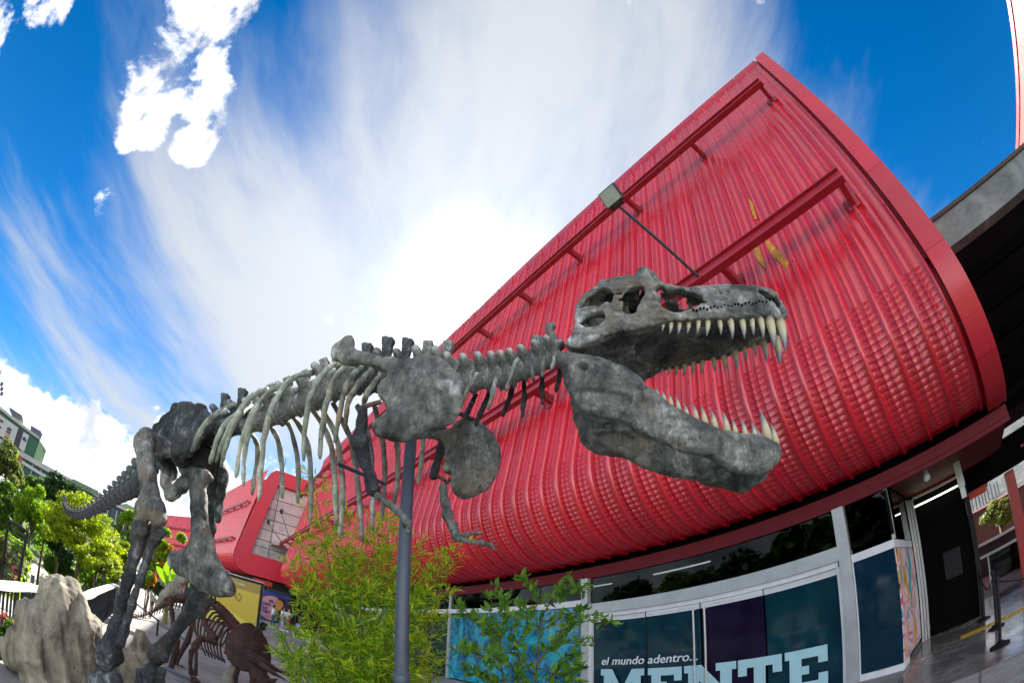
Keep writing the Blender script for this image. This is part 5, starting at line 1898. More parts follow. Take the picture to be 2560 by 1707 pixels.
tree_px('dark leafy bush beside the red column of the portico', 2548, 1405, 26, 17.5, 'leaf_lime', zbase=0, seed=13, n=2600, leaf=.07, cat='bush', name='bush', trunk=.03)
for i, (px, py, rp, r, mt, lab) in enumerate(((-10, 1250, 34, 90, 'leaf_dark', 'dark tree at the far left edge'), (50, 1258, 32, 95, 'leaf_dark', 'dark tree behind the lime tree'), (120, 1300, 46, 66, 'leaf_mid', 'mid green tree between the lime tree and the yellow tree'), (215, 1318, 28, 85, 'leaf_dark', 'dark tree above the yellow tree'), (280, 1345, 44, 78, 'leaf_mid', 'mid green tree right of the yellow tree'), (20, 1330, 48, 64, 'leaf_lime', 'lime tree behind the barred gate'), (300, 1400, 40, 60, 'leaf_yellow', 'yellow-green tree behind the near shin bone'), (350, 1360, 36, 95, 'leaf_mid', 'mid green tree between near shin bone and pubis'), (150, 1420, 36, 60, 'leaf_mid', 'mid green tree at the end of the lower footpath'), (400, 1400, 30, 110, 'leaf_dark', 'dark tree under the distant red hall'))):
    tree_px(lab, px, py, rp, r, mt, seed=60 + i, n=5500, leaf=.36, group=GT)
# trees behind the viewer that the entrance glass mirrors
BN = ['first from the railing', 'second from the railing', 'third from the railing', 'fourth from the railing', 'fifth from the railing', 'sixth from the railing', 'seventh from the railing', 'eighth from the railing', 'last of the row']
for i in range(9):
    a = (-73, -79, -84, -90, -96, -102, -109, -117, -126)[i]
    r, R_c = (55, 44, 34, 29, 27, 26, 26, 26, 27)[i], (6.0, 6, 5.6, 5.4, 5.4, 5.4, 5.4, 5.4, 5.4)[i]
    c = np.array([r * math.sin(R_(a)), r * math.cos(R_(a)), (4.0, 3.6, 3.2, 3.6, 4.2, 4.4, 4.4, 4.4, 4.4)[i]])
    tree('tree behind the viewpoint mirrored in the entrance glass, ' + BN[i], (c[0], c[1], -9 if a > -116 else 0), c, (R_c, R_c, R_c * .95), ('leaf_dark', 'leaf_mid', 'leaf_dark')[i % 3], n=6000, leaf=.5, clumps=46, seed=40 + i, group='trees behind the viewpoint')
# low greenery under the trees of the lower park
def undergrowth():
    rs_ = np.random.RandomState(77)
    for q, (mt, nm) in enumerate((('leaf_mid', 'undergrowth'), ('leaf_lime', 'ground_cover'))):
        C, Rr = [], []
        while len(C) < 90:
            az, r = rs_.uniform(-70, -38), rs_.uniform(40, 125)
            if -57.5 < az < -52 and r < 112:
                continue
            C.append((r * math.sin(R_(az)), r * math.cos(R_(az)), -8.4 + rs_.uniform(0, 3.0) + (r > 80) * 2.5))
            Rr.append(rs_.uniform(1.6, 3.6))
        V, F = leaf_cloud(C, Rr, 16000, .5, .7, 1.6, 78 + q)
        o = put(nm, mesh_np(nm, V, F, mt))
        tag(o, ('mid green' if q == 0 else 'bright lime') + ' low greenery under the trees below the railing', 'greenery', kind='stuff')
undergrowth()

# ================================================================== bamboo clump
def lance_leaves(P, D, ln, wd, rs):
    """narrow folded leaves: P roots, D directions"""
    n = len(P)
    up = rs.normal(size=(n, 3)) * .5 + np.array([0, 0, 1.0])
    side = np.cross(D, up)
    side /= np.linalg.norm(side, axis=1)[:, None]
    nn = np.cross(side, D)
    q = P + D * ln[:, None] * .38 - nn * (ln * .02)[:, None]
    tip = P + D * ln[:, None] - np.array([0, 0, 1.0]) * (ln * .12)[:, None]
    V = np.stack([P, q + side * wd[:, None] + nn * wd[:, None] * .35, tip, q - side * wd[:, None] + nn * wd[:, None] * .35], 1).reshape(-1, 3)
    return V, np.arange(4 * n).reshape(-1, 4)
bam = thing('bamboo_bush', 'bushy yellow-green bamboo clump behind the support pole', 'bamboo', at_r(930, 1500, 5.0) * np.array([1, 1, 0]))
bmb = base_of(bam)
rs = np.random.RandomState(21)
tops = [(786, 1200, 4.9), (745, 1345, 4.9), (770, 1385, 5.2), (800, 1370, 4.8), (820, 1330, 5.1), (850, 1345, 5.3), (875, 1300, 5.0), (895, 1330, 4.8), (920, 1290, 5.2), (945, 1310, 4.9), (968, 1305, 5.1), (990, 1345, 5.2), (1035, 1370, 5.0), (1055, 1420, 5.3), (1090, 1440, 5.0), (1150, 1362, 4.9), (1128, 1400, 5.2), (740, 1420, 5.2), (760, 1480, 4.7), (730, 1560, 4.6), (705, 1585, 4.5), (715, 1640, 4.4), (1085, 1500, 4.8), (1110, 1560, 5.2), (1060, 1480, 5.5), (860, 1400, 5.6), (930, 1380, 5.6), (990, 1420, 5.6), (820, 1440, 4.5), (900, 1470, 4.4), (960, 1500, 4.4), (1030, 1520, 4.5), (840, 1530, 4.3), (780, 1600, 4.3), (900, 1580, 4.2), (980, 1600, 4.2), (1060, 1600, 4.4), (1120, 1640, 4.6), (740, 1670, 4.3), (840, 1650, 4.1), (940, 1670, 4.1), (1030, 1680, 4.2)]
LP, LD, LL = [], [], []
for i, (px, py, r) in enumerate(tops):
    top = at_r(px, py, r)
    foot = bmb + np.array([rs.normal() * .22, rs.normal() * .22, 0])
    mid = foot * .45 + top * .55
    mid[2] = foot[2] + (top[2] - foot[2]) * .66
    path = spline([foot, mid, top], 16)
    b = MB()
    b.tube(path, np.linspace(.011, .003, 16), 6)
    b.build('culm', 'culm', bam, bmb, smooth=True)
    for k in range(4, 16):
        for _ in range(2 if k % 3 else 3):
            p = path[k] + rs.normal(size=3) * .01
            a = rs.uniform(0, 2 * math.pi)
            bd_ = np.array([math.cos(a), math.sin(a), rs.uniform(.25, .9)])
            bd_ /= np.linalg.norm(bd_)
            bl = rs.uniform(.08, .30) * (1.15 - .6 * k / 16)
            for f in ((.35, .7, 1.0) if bl > .12 else (1.0,)):
                q = p + bd_ * bl * f
                m_ = rs.randint(4, 8)
                for j in range(m_):
                    d = bd_ * .7 + rs.normal(size=3) * .55 + np.array([0, 0, .1])
                    d /= np.linalg.norm(d)
                    LP.append(q + rs.normal(size=3) * .012)
                    LD.append(d)
                    LL.append(rs.uniform(.065, .15))
LP, LD, LL = np.array(LP), np.array(LD), np.array(LL)
V, F = lance_leaves(LP, LD, LL, LL * .062 + .0015, rs)
tag(put('foliage', mesh_np('foliage', V - bmb, F, 'leaf_bamboo'), bam), kind='stuff')
print('bamboo leaves', len(LP))

# ================================================================== broad-leaved shrub
cE = lambda x, y: (1050 + x / 4.39, 1350 + y / 4.39)
shr = thing('leafy_shrub', 'loose green shrub with oval leaves before the blue picture window', 'shrub', at_r(1330, 1640, 4.1) * np.array([1, 1, 0]))
shb = base_of(shr)
stems = [[(1250, 2500), (1270, 1568), (1300, 1250), (1310, 960), (1400, 720), (1510, 560), (1595, 400)], [(1200, 2500), (900, 1440), (850, 1100), (800, 900), (775, 720), (840, 490)],
         [(860, 1150), (915, 900), (930, 600)], [(1310, 960), (1210, 850), (1295, 650), (1200, 490), (1125, 410)], [(1310, 1000), (1500, 880), (1700, 800), (1790, 765)],
         [(1400, 720), (1600, 560), (1800, 535)], [(1290, 1250), (1560, 1110), (1850, 1120)], [(1285, 1400), (1600, 1500), (1690, 1380), (1800, 1395)], [(1500, 1000), (1850, 880), (2110, 885)],
         [(850, 1100), (650, 900), (480, 800), (430, 700)], [(900, 1440), (640, 1250), (420, 1150)], [(1270, 1500), (1100, 1250), (1000, 1000), (1080, 760)], [(880, 1300), (1050, 1150), (1180, 900), (1120, 720)],
         [(1250, 1700), (1500, 1420), (1620, 1300), (1700, 1250)], [(1200, 1900), (700, 1500), (520, 1400)], [(1260, 1650), (1000, 1400), (760, 1250)], [(1260, 1750), (1500, 1600), (1700, 1560)], [(1280, 1350), (1450, 1150), (1600, 1000), (1640, 900)], [(880, 1360), (760, 1050), (640, 850)], [(1220, 1800), (900, 1600), (700, 1480)], [(1230, 1850), (1100, 1600), (1120, 1450)]]
LF = []
for k, st in enumerate(stems):
    rr = 4.1 + .35 * math.sin(k * 2.4)
    P = []
    for j, (x, y) in enumerate(st):
        f = j / (len(st) - 1)
        P.append(at_r(*cE(x, y), 4.1 * (1 - f) + rr * f))
    P[0][2] = max(P[0][2], .0)
    path = spline(P, 18)
    MB().tube(path, np.linspace(.010 if len(st) > 5 else .007, .002, 18), 6).build('stem', 'stem_brown', shr, shb, smooth=True)
    for j in range(3, 18):
        for s in range(4):
            d = path[min(17, j + 1)] - path[j - 1]
            d /= np.linalg.norm(d)
            q = d * .5 + rs.normal(size=3) * .6 + np.array([0, 0, .25])
            q /= np.linalg.norm(q)
            LF.append((path[j] + rs.normal(size=3) * .022, q, rs.uniform(.055, .105)))
def leaf_mesh(name, mat):
    V = [(0, 0, 0), (.30, .22, .05), (.62, .20, .05), (1, 0, -.06), (.62, -.20, .05), (.30, -.22, .05), (.45, 0, -.01)]
    F = [(0, 6, 1), (1, 6, 2), (2, 6, 3), (3, 6, 4), (4, 6, 5), (5, 6, 0)]
    return mesh_np(name, V, np.array(F), mat, smooth=True)
LM = leaf_mesh('leaf', 'leaf_shrub')
rest = MB()
LV = [v.co[:] for v in LM.vertices]
LFc = [tuple(p.vertices) for p in LM.polygons]
order = sorted(range(len(LF)), key=lambda i: -LF[i][2])
for c_, i in enumerate(order):
    p, d, s = LF[i]
    side = np.cross(d, rs.normal(size=3) * .35 + Z_)
    side /= np.linalg.norm(side)
    nn = np.cross(d, side)
    M = np.eye(4)
    M[:3, 0], M[:3, 1], M[:3, 2] = d * s, side * s, nn * s
    M[:3, 3] = p - shb
    if c_ < 300:
        o = put('leaf', LM, shr)
        o.matrix_local = Matrix(M.tolist())
    else:
        rest.add([(M[:3, :3] @ np.array(v) + M[:3, 3]) for v in LV], LFc)
tag(rest.build('foliage', 'leaf_shrub', shr, (0, 0, 0), smooth=True, fix=False), kind='stuff')

# ================================================================== rocks
def rock_m(T, bs, out):
    v = coords(T)
    n = T.noise(v, 2.2, 8, .66, .3)
    n2 = T.noise(T.mapv(v, scale=(9, 9, 1.2)), 1.2, 6, .65, .2)
    f = T.m('ADD', T.m('MULTIPLY', n, .6), T.m('MULTIPLY', n2, .4))
    c = T.ramp(f, [(.38, (.06, .054, .040)), (.46, (.19, .172, .13)), (.54, (.29, .27, .21)), (.64, (.44, .41, .33))])
    T.put(bs.inputs['Base Color'], c)
    bs.inputs['Roughness'].default_value = .9
    bump(T, bs, T.m('ADD', T.noise(v, 18, 8, .7), n2), .6, .03)
material('sandstone', rock_m)
def plane_frame(az, dist):
    k = np.array([math.sin(R_(az)), math.cos(R_(az)), 0])
    t = np.array([k[1], -k[0], 0])
    return t, k, dist
def rock(name, label, pxpoly, az, dist, th, seed, flute=.10, amp=.16, h=.02):
    t, k, D = plane_frame(az, dist)
    def loc(px, py):
        v = sight(px, py)
        p = EYE + v * (D / (v @ k))
        return p @ t, p[2]
    poly = smooth_poly([loc(*p) for p in pxpoly], 1)
    lo = np.array([poly[:, 0].min() - .25, -th - .35, poly[:, 1].min() - .2])
    hi = np.array([poly[:, 0].max() + .25, th + .35, poly[:, 1].max() + .2])
    def f(X, Y, Z):
        d2 = poly_d(X[:, 0, :], Z[:, 0, :], poly)[:, None, :] + 0 * X
        d2 = d2 + .10 * np.abs(Y) + .05 * fbm(X + seed, Y, Z, 3, 2)
        dw = np.abs(Y) - th * np.clip(.35 - d2 * 2.2, .2, 1.0)
        d = smax(d2, dw, .10)
        q1 = vnoise((X + .30 * Z) * 8 + seed, Y * 3, Z * .7) * 2
        q2 = vnoise((X + .22 * Z) * 17 + seed, Y * 6, Z * 1.6) * 2
        fl = np.round(q1 * 3) / 3 * .6 + q1 * .4
        fl2 = np.round(q2 * 2) / 2 * .6 + q2 * .4
        st_ = fbm(X * .9 + seed, Y, Z * 1.5, 3.2, 3)
        d = d - flute * fl - flute * .5 * fl2 + amp * .4 * fbm(X + seed, Y, Z, 2.4, 4) + .07 * np.round(st_ * 5) / 5 + .012 * fbm(X, Y, Z, 16, 2)
        return d
    V, Fq = nets(f, lo, hi, h)
    base = t * poly[:, 0].mean() + k * D
    P = V[:, :1] * t + (V[:, 1:2] + D) * k + V[:, 2:3] * Z_ - base
    o = put(name, mesh_np(name, P, Fq, 'sandstone', smooth=False), None, base)
    return tag(o, label, 'rock')
cF = lambda x, y: (x / 4.39, 1350 + y / 4.39)
rock('boulder', 'tall fluted beige boulder beside the near leg of the big skeleton', [cF(*p) for p in [(175, 640), (250, 545), (330, 585), (470, 500), (550, 340), (630, 295), (700, 370), (800, 430), (880, 510), (930, 590), (990, 700), (1060, 800), (1180, 880), (1150, 1000), (1200, 1150), (1230, 1400), (1250, 1900), (250, 1900), (240, 1430), (120, 1370), (65, 1240), (60, 1050), (110, 880)]], -52, 4.75, .40, 3, .060, .10)
rock('boulder', 'low beige boulder at the feet of the big skeleton', [cF(*p) for p in [(1000, 1150), (1080, 1100), (1200, 1060), (1400, 1120), (1500, 1200), (1620, 1260), (1700, 1400), (1760, 1560), (1800, 2000), (900, 2000), (950, 1500)]], -46, 5.4, .42, 9, .06, .2)
rock('boulder', 'small beige rock ledge under the far foot of the big skeleton', [(330, 1590), (350, 1575), (372, 1600), (390, 1640), (410, 1690), (420, 1760), (300, 1760), (310, 1640)], -43, 6.4, .35, 15, .05, .16)

# ================================================================== railing along the plaza edge
rl = thing('railing', 'railing with flat white cap and thin dark balusters along the plaza edge', 'railing', RAILP[3])
rlb = base_of(rl)
rp_ = spline(RAILP, 60)
for i in range(0, 56, 4):
    b = MB()
    for a, c in zip(rp_[i:i + 4], rp_[i + 1:i + 5]):
        d = (c - a) / np.linalg.norm(c - a)
        s = np.cross(d, Z_)
        hw, t0, t1 = .10, .935, .975
        b.add([a + s * hw + Z_ * t0, a - s * hw + Z_ * t0, a - s * hw + Z_ * t1, a + s * hw + Z_ * t1, c + s * hw + Z_ * t0, c - s * hw + Z_ * t0, c - s * hw + Z_ * t1, c + s * hw + Z_ * t1],
              [(0, 1, 2, 3), (7, 6, 5, 4), (0, 4, 5, 1), (1, 5, 6, 2), (2, 6, 7, 3), (3, 7, 4, 0)])
    b.build('cap', 'white_paint', rl, rlb)
bal_me = MB().box((0, 0, .468), (.016, .03, .93)).build('baluster', 'lamp_grey', rl, (0, 0, 0))
bal_me.location = (rp_[0] - rlb).tolist()
cum = np.concatenate([[0], np.cumsum(np.linalg.norm(np.diff(rp_, axis=0), axis=1))])
nb_ = int(cum[-1] / .14)
for i in range(1, nb_):
    s = cum[-1] * i / nb_
    p = np.array([np.interp(s, cum, rp_[:, q]) for q in range(3)])
    put('baluster', bal_me.data, rl, p - rlb)
# barred gate on a small landing outside the railing
gt = thing('barred_gate', 'black steel gate frame with horizontal bars left of the boulder', 'gate', at_r(40, 1400, 7.5) * np.array([1, 1, 0]))
gb = base_of(gt)
def gp(px, py):
    return at_r(px, py, 7.5)
gl_t, gr_t, gr_b, gl_b = gp(22, 1302), gp(69, 1330), gp(44, 1470), gp(4, 1440)
MB().tube([gr_b - Z_ * .4, gr_b, gr_t], .028, 8).build('post', 'black_paint', gt, gb)
MB().tube([gl_b - Z_ * .4, gl_b, gl_t], .028, 8).build('post', 'black_paint', gt, gb)
MB().tube([gl_t, gl_t * .5 + gr_t * .5 + Z_ * .015, gr_t], .026, 8).build('top_bar', 'black_paint', gt, gb)
for i in range(12):
    f = (i + 1) / 13
    MB().tube([gl_t * (1 - f) + gl_b * f, gr_t * (1 - f) + gr_b * f], .010, 6).build('bar', 'lamp_grey', gt, gb)
sheet('landing', [tuple(at_r(x, 1500, r)[:2]) for x, r in ((-30, 6.6), (80, 6.9), (75, 8.6), (-30, 8.2))], float(gr_b[2]) - .38, 'concrete', 9.0)
# flowering bush at the left edge by the gate
def bush(label, px, py, rpx, r, mats, n, leaf, zb, seed, asp=(1, 1, 1), name='bush'):
    c = at_r(px, py, r)
    R = rpx * np.linalg.norm(c - EYE) / (KPX / 2 * .9)
    base = np.array([c[0], c[1], zb])
    t = thing(name, label, 'bush', base)
    rs_ = np.random.RandomState(seed)
    for q, mt in enumerate(mats):
        C = [c + rs_.normal(size=3) * R * .45 * np.array(asp) for _ in range(14)]
        V, F = leaf_cloud(C, np.full(14, R * .33), int(n * (.85 if q == 0 else .12)), leaf, .9, 1.8, seed + q)
        put('leaves' if q == 0 else 'blossom', mesh_np('leaves', V - base, F, mt), t)
    for k in range(5):
        e = c + rs_.normal(size=3) * R * .4
        MB().tube(spline([base, (base + e) / 2 + rs_.normal(size=3) * .05, e], 5), np.linspace(.02, .006, 5), 6).build('stem', 'stem_brown', t, base)
    return t
bush('pale leafed bush with pink blossoms at the left edge by the barred gate', 6, 1400, 46, 9.0, ['leaf_olive', 'petal_pink'], 2200, .07, -1.5, 51, (1, 1, 1.4))
bush('leafy bush low behind the balusters at the left edge', 18, 1600, 40, 5.6, ['leaf_mid', 'petal_pink'], 1600, .05, -.3, 52, (1, 1, 1.5))
bush('lime green garden bush between the two legs of the big skeleton', 404, 1375, 34, 17, ['leaf_lime', 'petal_orange'], 4200, .09, 0, 53, (1, 1, 1.2))
bush('dark reddish flower bed behind the brown skeleton', 385, 1465, 24, 15.5, ['leaf_dark', 'petal_pink'], 1500, .09, 0, 54, (1.8, 1.8, .5))
bush('small dark weed tuft by the foot of the yellow panel', 655, 1562, 11, 24, ['leaf_dark'], 350, .09, 0, 55)
bush('orange flowered plant beside the near shin bone', 372, 1445, 12, 15, ['leaf_lime', 'petal_orange'], 500, .12, 0, 56)
# banana leaf plant
bn = thing('banana_plant', 'banana plant with broad bright green leaves between the legs of the big skeleton', 'plant', at_r(418, 1500, 15.5) * np.array([1, 1, 0]))
bnb = base_of(bn)
for pts, wd in (([(418, 1460), (405, 1435), (390, 1415)], .13), ([(430, 1450), (436, 1430), (441, 1412)], .12), ([(415, 1462), (425, 1445), (448, 1440)], .10), ([(420, 1462), (415, 1425), (428, 1392)], .10)):
    P = spline([at_r(x, y, 15.5) for x, y in pts], 9)
    V, F = [], []
    for i, p in enumerate(P):
        d = P[min(8, i + 1)] - P[max(0, i - 1)]
        s = np.cross(d, sight(418, 1440))
        s /= np.linalg.norm(s) + 1e-9
        w_ = wd * math.sin(math.pi * min(1, .08 + i / 8.6)) ** .7
        V += [p - s * w_ + Z_ * .02, p, p + s * w_ + Z_ * .02]
    for i in range(8):
        for j in range(2):
            F.append((i * 3 + j, i * 3 + j + 1, i * 3 + j + 4, i * 3 + j + 3))
    put('leaf', mesh_np('leaf', np.array(V) - bnb, np.array(F), 'leaf_lime', smooth=True), bn)
MB().tube([bnb, bnb + Z_ * 1.0, at_r(418, 1460, 15.5)], [.08, .07, .03], 8).build('stem', 'culm', bn, bnb)

# ================================================================== brown horned skeleton
bone_mat('brown_bone', [(.38, (.010, .005, .004)), (.46, (.030, .013, .010)), (.56, (.065, .027, .020)), (.68, (.15, .075, .055))], (.085, .032, .024), .5)
tri = thing('horned_skeleton', 'dark brown horned dinosaur skeleton with a round neck frill behind the big skeleton', 'skeleton', at_r(470, 1650, 8.4) * np.array([1, 1, 0]))
tb_ = base_of(tri)
def rch(pts):
    out = []
    for px, py, r, hw in pts:
        P = at_r(px, py, r)
        out.append((P, .74 * hw * np.linalg.norm(P - EYE) / (KPX / 2 * .93)))
    return out
def rbone(name, *paths, h=.014, k=.03, amp=.008, mat='brown_bone', parent=None, base=None):
    chs = [rch(p) for p in paths]
    lo, hi = bounds(chs, .04)
    def f(X, Y, Z):
        d = None
        for ch in chs:
            e = chain_d(X, Y, Z, ch, k)
            d = e if d is None else smin(d, e, k)
        return d + amp * fbm(X, Y, Z, 14, 2)
    V, Fq = nets(f, lo, hi, h)
    B = tb_ if base is None else base
    return put(name, mesh_np(name, V - B, Fq, mat, smooth=True), parent or tri)
# tail
tp_ = [(470, 1502, 8.9), (440, 1500, 9.2), (410, 1512, 9.6), (385, 1525, 10.1), (360, 1536, 10.6), (338, 1541, 11.0), (320, 1540, 11.3)]
TP = spline([at_r(*p) for p in tp_], 22)
for i, p in enumerate(TP):
    s = 1.15 - i * .042
    b = MB()
    d = TP[min(i + 1, 21)] - TP[max(i - 1, 0)]
    d /= np.linalg.norm(d)
    b.tube([p - d * .05 * s, p, p + d * .05 * s], [.055 * s, .042 * s, .055 * s], 8)
    b.tube([p, p + Z_ * .17 * s - d * -.03], [.022 * s, .014 * s], 6)
    b.tube([p, p - Z_ * .17 * s + d * .05], [.018 * s, .011 * s], 6)
    o = b.build('vertebra', 'brown_bone', tri, tb_, smooth=True)
# back
SPN = [(470, 1502, 8.9), (500, 1492, 8.75), (522, 1500, 8.6), (545, 1522, 8.4), (565, 1545, 8.25), (582, 1565, 8.1), (598, 1588, 7.95)]
SP = spline([at_r(*p) for p in SPN], 17)
for i, p in enumerate(SP):
    b = MB()
    d = SP[min(i + 1, 16)] - SP[max(i - 1, 0)]
    d /= np.linalg.norm(d)
    sd_ = np.cross(d, Z_)
    b.tube([p - d * .055, p, p + d * .055], [.06, .045, .06], 8)
    b.tube([p, p + Z_ * (.20 if i < 8 else .13) - d * .03], [.026, .020], 6)
    b.tube([p - sd_ * .13 + Z_ * .04, p, p + sd_ * .13 + Z_ * .04], [.016, .024, .016], 6)
    b.build('vertebra', 'brown_bone', tri, tb_, smooth=True)
# ribs both sides
for i in range(5, 16):
    p = SP[i]
    d = SP[min(i + 1, 16)] - SP[max(i - 1, 0)]
    d /= np.linalg.norm(d)
    sd_ = np.cross(d, Z_)
    sd_ /= np.linalg.norm(sd_)
    q = 1.0 - .05 * abs(i - 9)
    for s in (-1, 1):
        P = [p, p + sd_ * s * .26 * q + Z_ * .02, p + sd_ * s * .42 * q - Z_ * .26 * q, p + sd_ * s * .40 * q - Z_ * .58 * q, p + sd_ * s * .26 * q - Z_ * .80 * q]
        MB().tube(spline(P, 12), np.linspace(.024, .013, 12), 7).build('rib', 'brown_bone', tri, tb_, smooth=True)
# hips and limbs
rbone('hip_blade', [(415, 1497, 9.0, 6), (440, 1492, 8.9, 9), (468, 1490, 8.7, 14), (475, 1500, 8.7, 12)])
rbone('thigh_bone', [(426, 1502, 8.8, 8), (430, 1530, 8.75, 7.5), (434, 1562, 8.7, 8), (438, 1590, 8.6, 10)])
rbone('shin_bone', [(438, 1595, 8.6, 10), (436, 1630, 8.5, 8), (428, 1668, 8.4, 9)], [(446, 1598, 8.6, 6), (444, 1660, 8.45, 5)])
rbone('thigh_bone', [(486, 1530, 9.3, 8), (480, 1565, 9.3, 7), (470, 1598, 9.2, 10)])
rbone('shin_bone', [(468, 1602, 9.2, 10), (452, 1632, 9.0, 7), (438, 1655, 8.9, 9)])
rbone('shoulder_blade', [(506, 1538, 8.0, 9), (512, 1558, 7.95, 8), (524, 1576, 7.9, 11), (534, 1592, 7.85, 13)])
rbone('upper_arm', [(538, 1606, 7.8, 10), (520, 1598, 7.75, 9), (502, 1594, 7.7, 11), (490, 1610, 7.65, 11), (486, 1622, 7.6, 12)])
rbone('forearm', [(478, 1628, 7.6, 9), (476, 1655, 7.55, 6), (477, 1682, 7.5, 8)], [(491, 1632, 7.55, 6), (490, 1660, 7.5, 5), (489, 1684, 7.5, 7)])
for fx, fy, rr in ((482, 1692, 7.45), (432, 1680, 8.35), (450, 1664, 8.85)):
    for j in range(4):
        a = -1.5 + j
        rbone('toe', [(fx + a * 3, fy, rr, 4), (fx + 6 + a * 6, fy + 10, rr - .1, 3), (fx + 12 + a * 8, fy + 20, rr - .18, 2)], h=.011, amp=.004)
# frill, skull and horns
fc, fz = at_r(624, 1622, 7.45), None
def frill():
    v = sight(624, 1622)
    nrm = -v * .75 + np.array([.25, -.1, .55])
    nrm /= np.linalg.norm(nrm)
    sx = np.cross(Z_, nrm)
    sx /= np.linalg.norm(sx)
    up = np.cross(nrm, sx)
    c = fc
    def f(X, Y, Z):
        A = (X - c[0]) * sx[0] + (Y - c[1]) * sx[1] + (Z - c[2]) * sx[2]
        B = (X - c[0]) * up[0] + (Y - c[1]) * up[1] + (Z - c[2]) * up[2]
        C = (X - c[0]) * nrm[0] + (Y - c[1]) * nrm[1] + (Z - c[2]) * nrm[2]
        rr = np.sqrt((A / .36) ** 2 + (B / .43) ** 2)
        an = np.arctan2(B, A)
        rim = 1 + .012 * np.cos(an * 17)
        d2 = (rr - rim) * .33
        C2 = C + .16 * (A / .33) ** 2 - .05
        d = np.maximum(d2, np.abs(C2) - .024 - .012 * np.exp(-((rr - 1) / .06) ** 2))
        return d + .012 * fbm(X, Y, Z, 9, 3)
    V, Fq = nets(f, c - .5, c + .5, .014)
    put('frill', mesh_np('frill', V - tb_, Fq, 'brown_bone', smooth=True), tri)
frill()
sk = rbone('skull', [(618, 1630, 7.4, 16), (630, 1650, 7.3, 24), (645, 1680, 7.1, 26), (668, 1715, 6.95, 22), (690, 1745, 6.8, 13)], [(600, 1655, 7.35, 9), (588, 1690, 7.25, 7), (592, 1720, 7.2, 7)], [(640, 1690, 7.1, 16), (630, 1730, 7.0, 14)], h=.014, k=.05, amp=.02)
rbone('brow_horn', [(628, 1645, 7.15, 15), (655, 1662, 7.0, 10), (685, 1682, 6.85, 7), (716, 1700, 6.7, 2)], parent=sk, h=.012)
rbone('brow_horn', [(650, 1648, 7.3, 13), (680, 1668, 7.2, 9), (710, 1680, 7.1, 6), (742, 1690, 7.0, 2)], parent=sk, h=.012)
rbone('nose_horn', [(672, 1700, 6.9, 9), (684, 1700, 6.8, 6), (694, 1696, 6.75, 2)], parent=sk, h=.012)
# mount rail of the brown skeleton
mr = thing('mount_rail', 'dark steel rail on posts beside the brown skeleton', 'rail', at_z(392, 1588, 0))
mb_ = base_of(mr)
pa, pb2 = at_z(392, 1588, 0), at_z(520, 1640, 0)
MB().tube([pa, at_r(396, 1548, float(np.hypot(pa[0], pa[1])))], .025, 8).build('post', 'black_paint', mr, mb_)
MB().tube([at_r(340, 1508, 12.6), at_r(396, 1550, 12.1)], .022, 8).build('bar', 'black_paint', mr, mb_)
MB().tube([at_r(396, 1555, 12.1), at_r(440, 1585, 11.4), at_r(560, 1650, 9.6)], .03, 8).build('bar', 'steel_grey', mr, mb_)
MB().tube([at_z(412, 1668, .05), at_z(500, 1707, .05)], .03, 8).build('ground_bar', 'steel_grey', mr, mb_)
ch_ = MB()
cp = [at_r(684, 1620, 15), at_r(705, 1634, 14.8), at_r(730, 1640, 14.6), at_r(770, 1642, 14.4)]
ch_.tube(spline(cp, 12), .014, 6)
tag(ch_.build('barrier_chain', 'black_paint', None, cp[0]), 'thin dark barrier chain right of the brown frill', 'chain')
# grey log-like sculpture
plain('log_grey', (.22, .22, .17), .8, 0, .35, 3, .5)
lg = thing('stone_log', 'grey-green curved log sculpture behind the hips of the brown skeleton', 'log', at_r(420, 1500, 12) * np.array([1, 1, 0]))
rbone('trunk', [(395, 1510, 12, 10), (412, 1488, 12, 14), (432, 1465, 12.2, 15), (455, 1448, 12.4, 15), (480, 1440, 12.6, 14)], [(445, 1460, 12.2, 10), (450, 1500, 12.1, 9)], mat='log_grey', h=.03, amp=.03, k=.08, parent=lg, base=base_of(lg))
rbone('root', [(378, 1478, 12, 3), (384, 1495, 12, 6), (396, 1510, 12, 9)], mat='log_grey', h=.022, amp=.02, parent=lg, base=base_of(lg))
lg2 = thing('stone_log', 'pale grey log sculpture between the brown ribs and the brown frill', 'log', at_r(580, 1620, 9.5) * np.array([1, 1, 0]))
rbone('trunk', [(530, 1590, 10.2, 14), (556, 1604, 9.8, 15), (578, 1622, 9.4, 15), (598, 1650, 9.0, 14), (575, 1690, 8.6, 18), (565, 1720, 8.5, 20)], mat='log_grey', h=.025, amp=.03, k=.08, parent=lg2, base=base_of(lg2))

# ================================================================== information panels, banner, bench
def yellow_print(T, bs, out):
    v = coords(T)
    x, y, z = T.sep(v)
    n = T.noise(v, 9, 5, .6)
    up = T.ss(z, 2.02, 2.06)
    c = T.mix(T.m('MULTIPLY', up, .75), (.52, .40, .025), (.22, .15, .012))
    tri_ = T.m('SUBTRACT', T.m('ADD', .85, T.m('MULTIPLY', x, -.42)), z)
    c = T.mix(T.ss(tri_, -.01, .02), c, (.60, .60, .06))
    dx, dz = T.m('SUBTRACT', x, .28), T.m('SUBTRACT', z, 1.62)
    rr = T.m('SQRT', T.m('ADD', T.m('POWER', T.m('MULTIPLY', dx, 1.2), 2.0), T.m('POWER', dz, 2.0)))
    sk_ = T.m('ABSOLUTE', T.m('SUBTRACT', T.m('ADD', rr, T.m('MULTIPLY', n, .22)), .26))
    c = T.mix(T.m('MULTIPLY', T.ss(sk_, .07, .01), .85), c, (.16, .09, .01))
    T.put(bs.inputs['Base Color'], c)
    bs.inputs['Roughness'].default_value = .35
material('yellow_print', yellow_print)
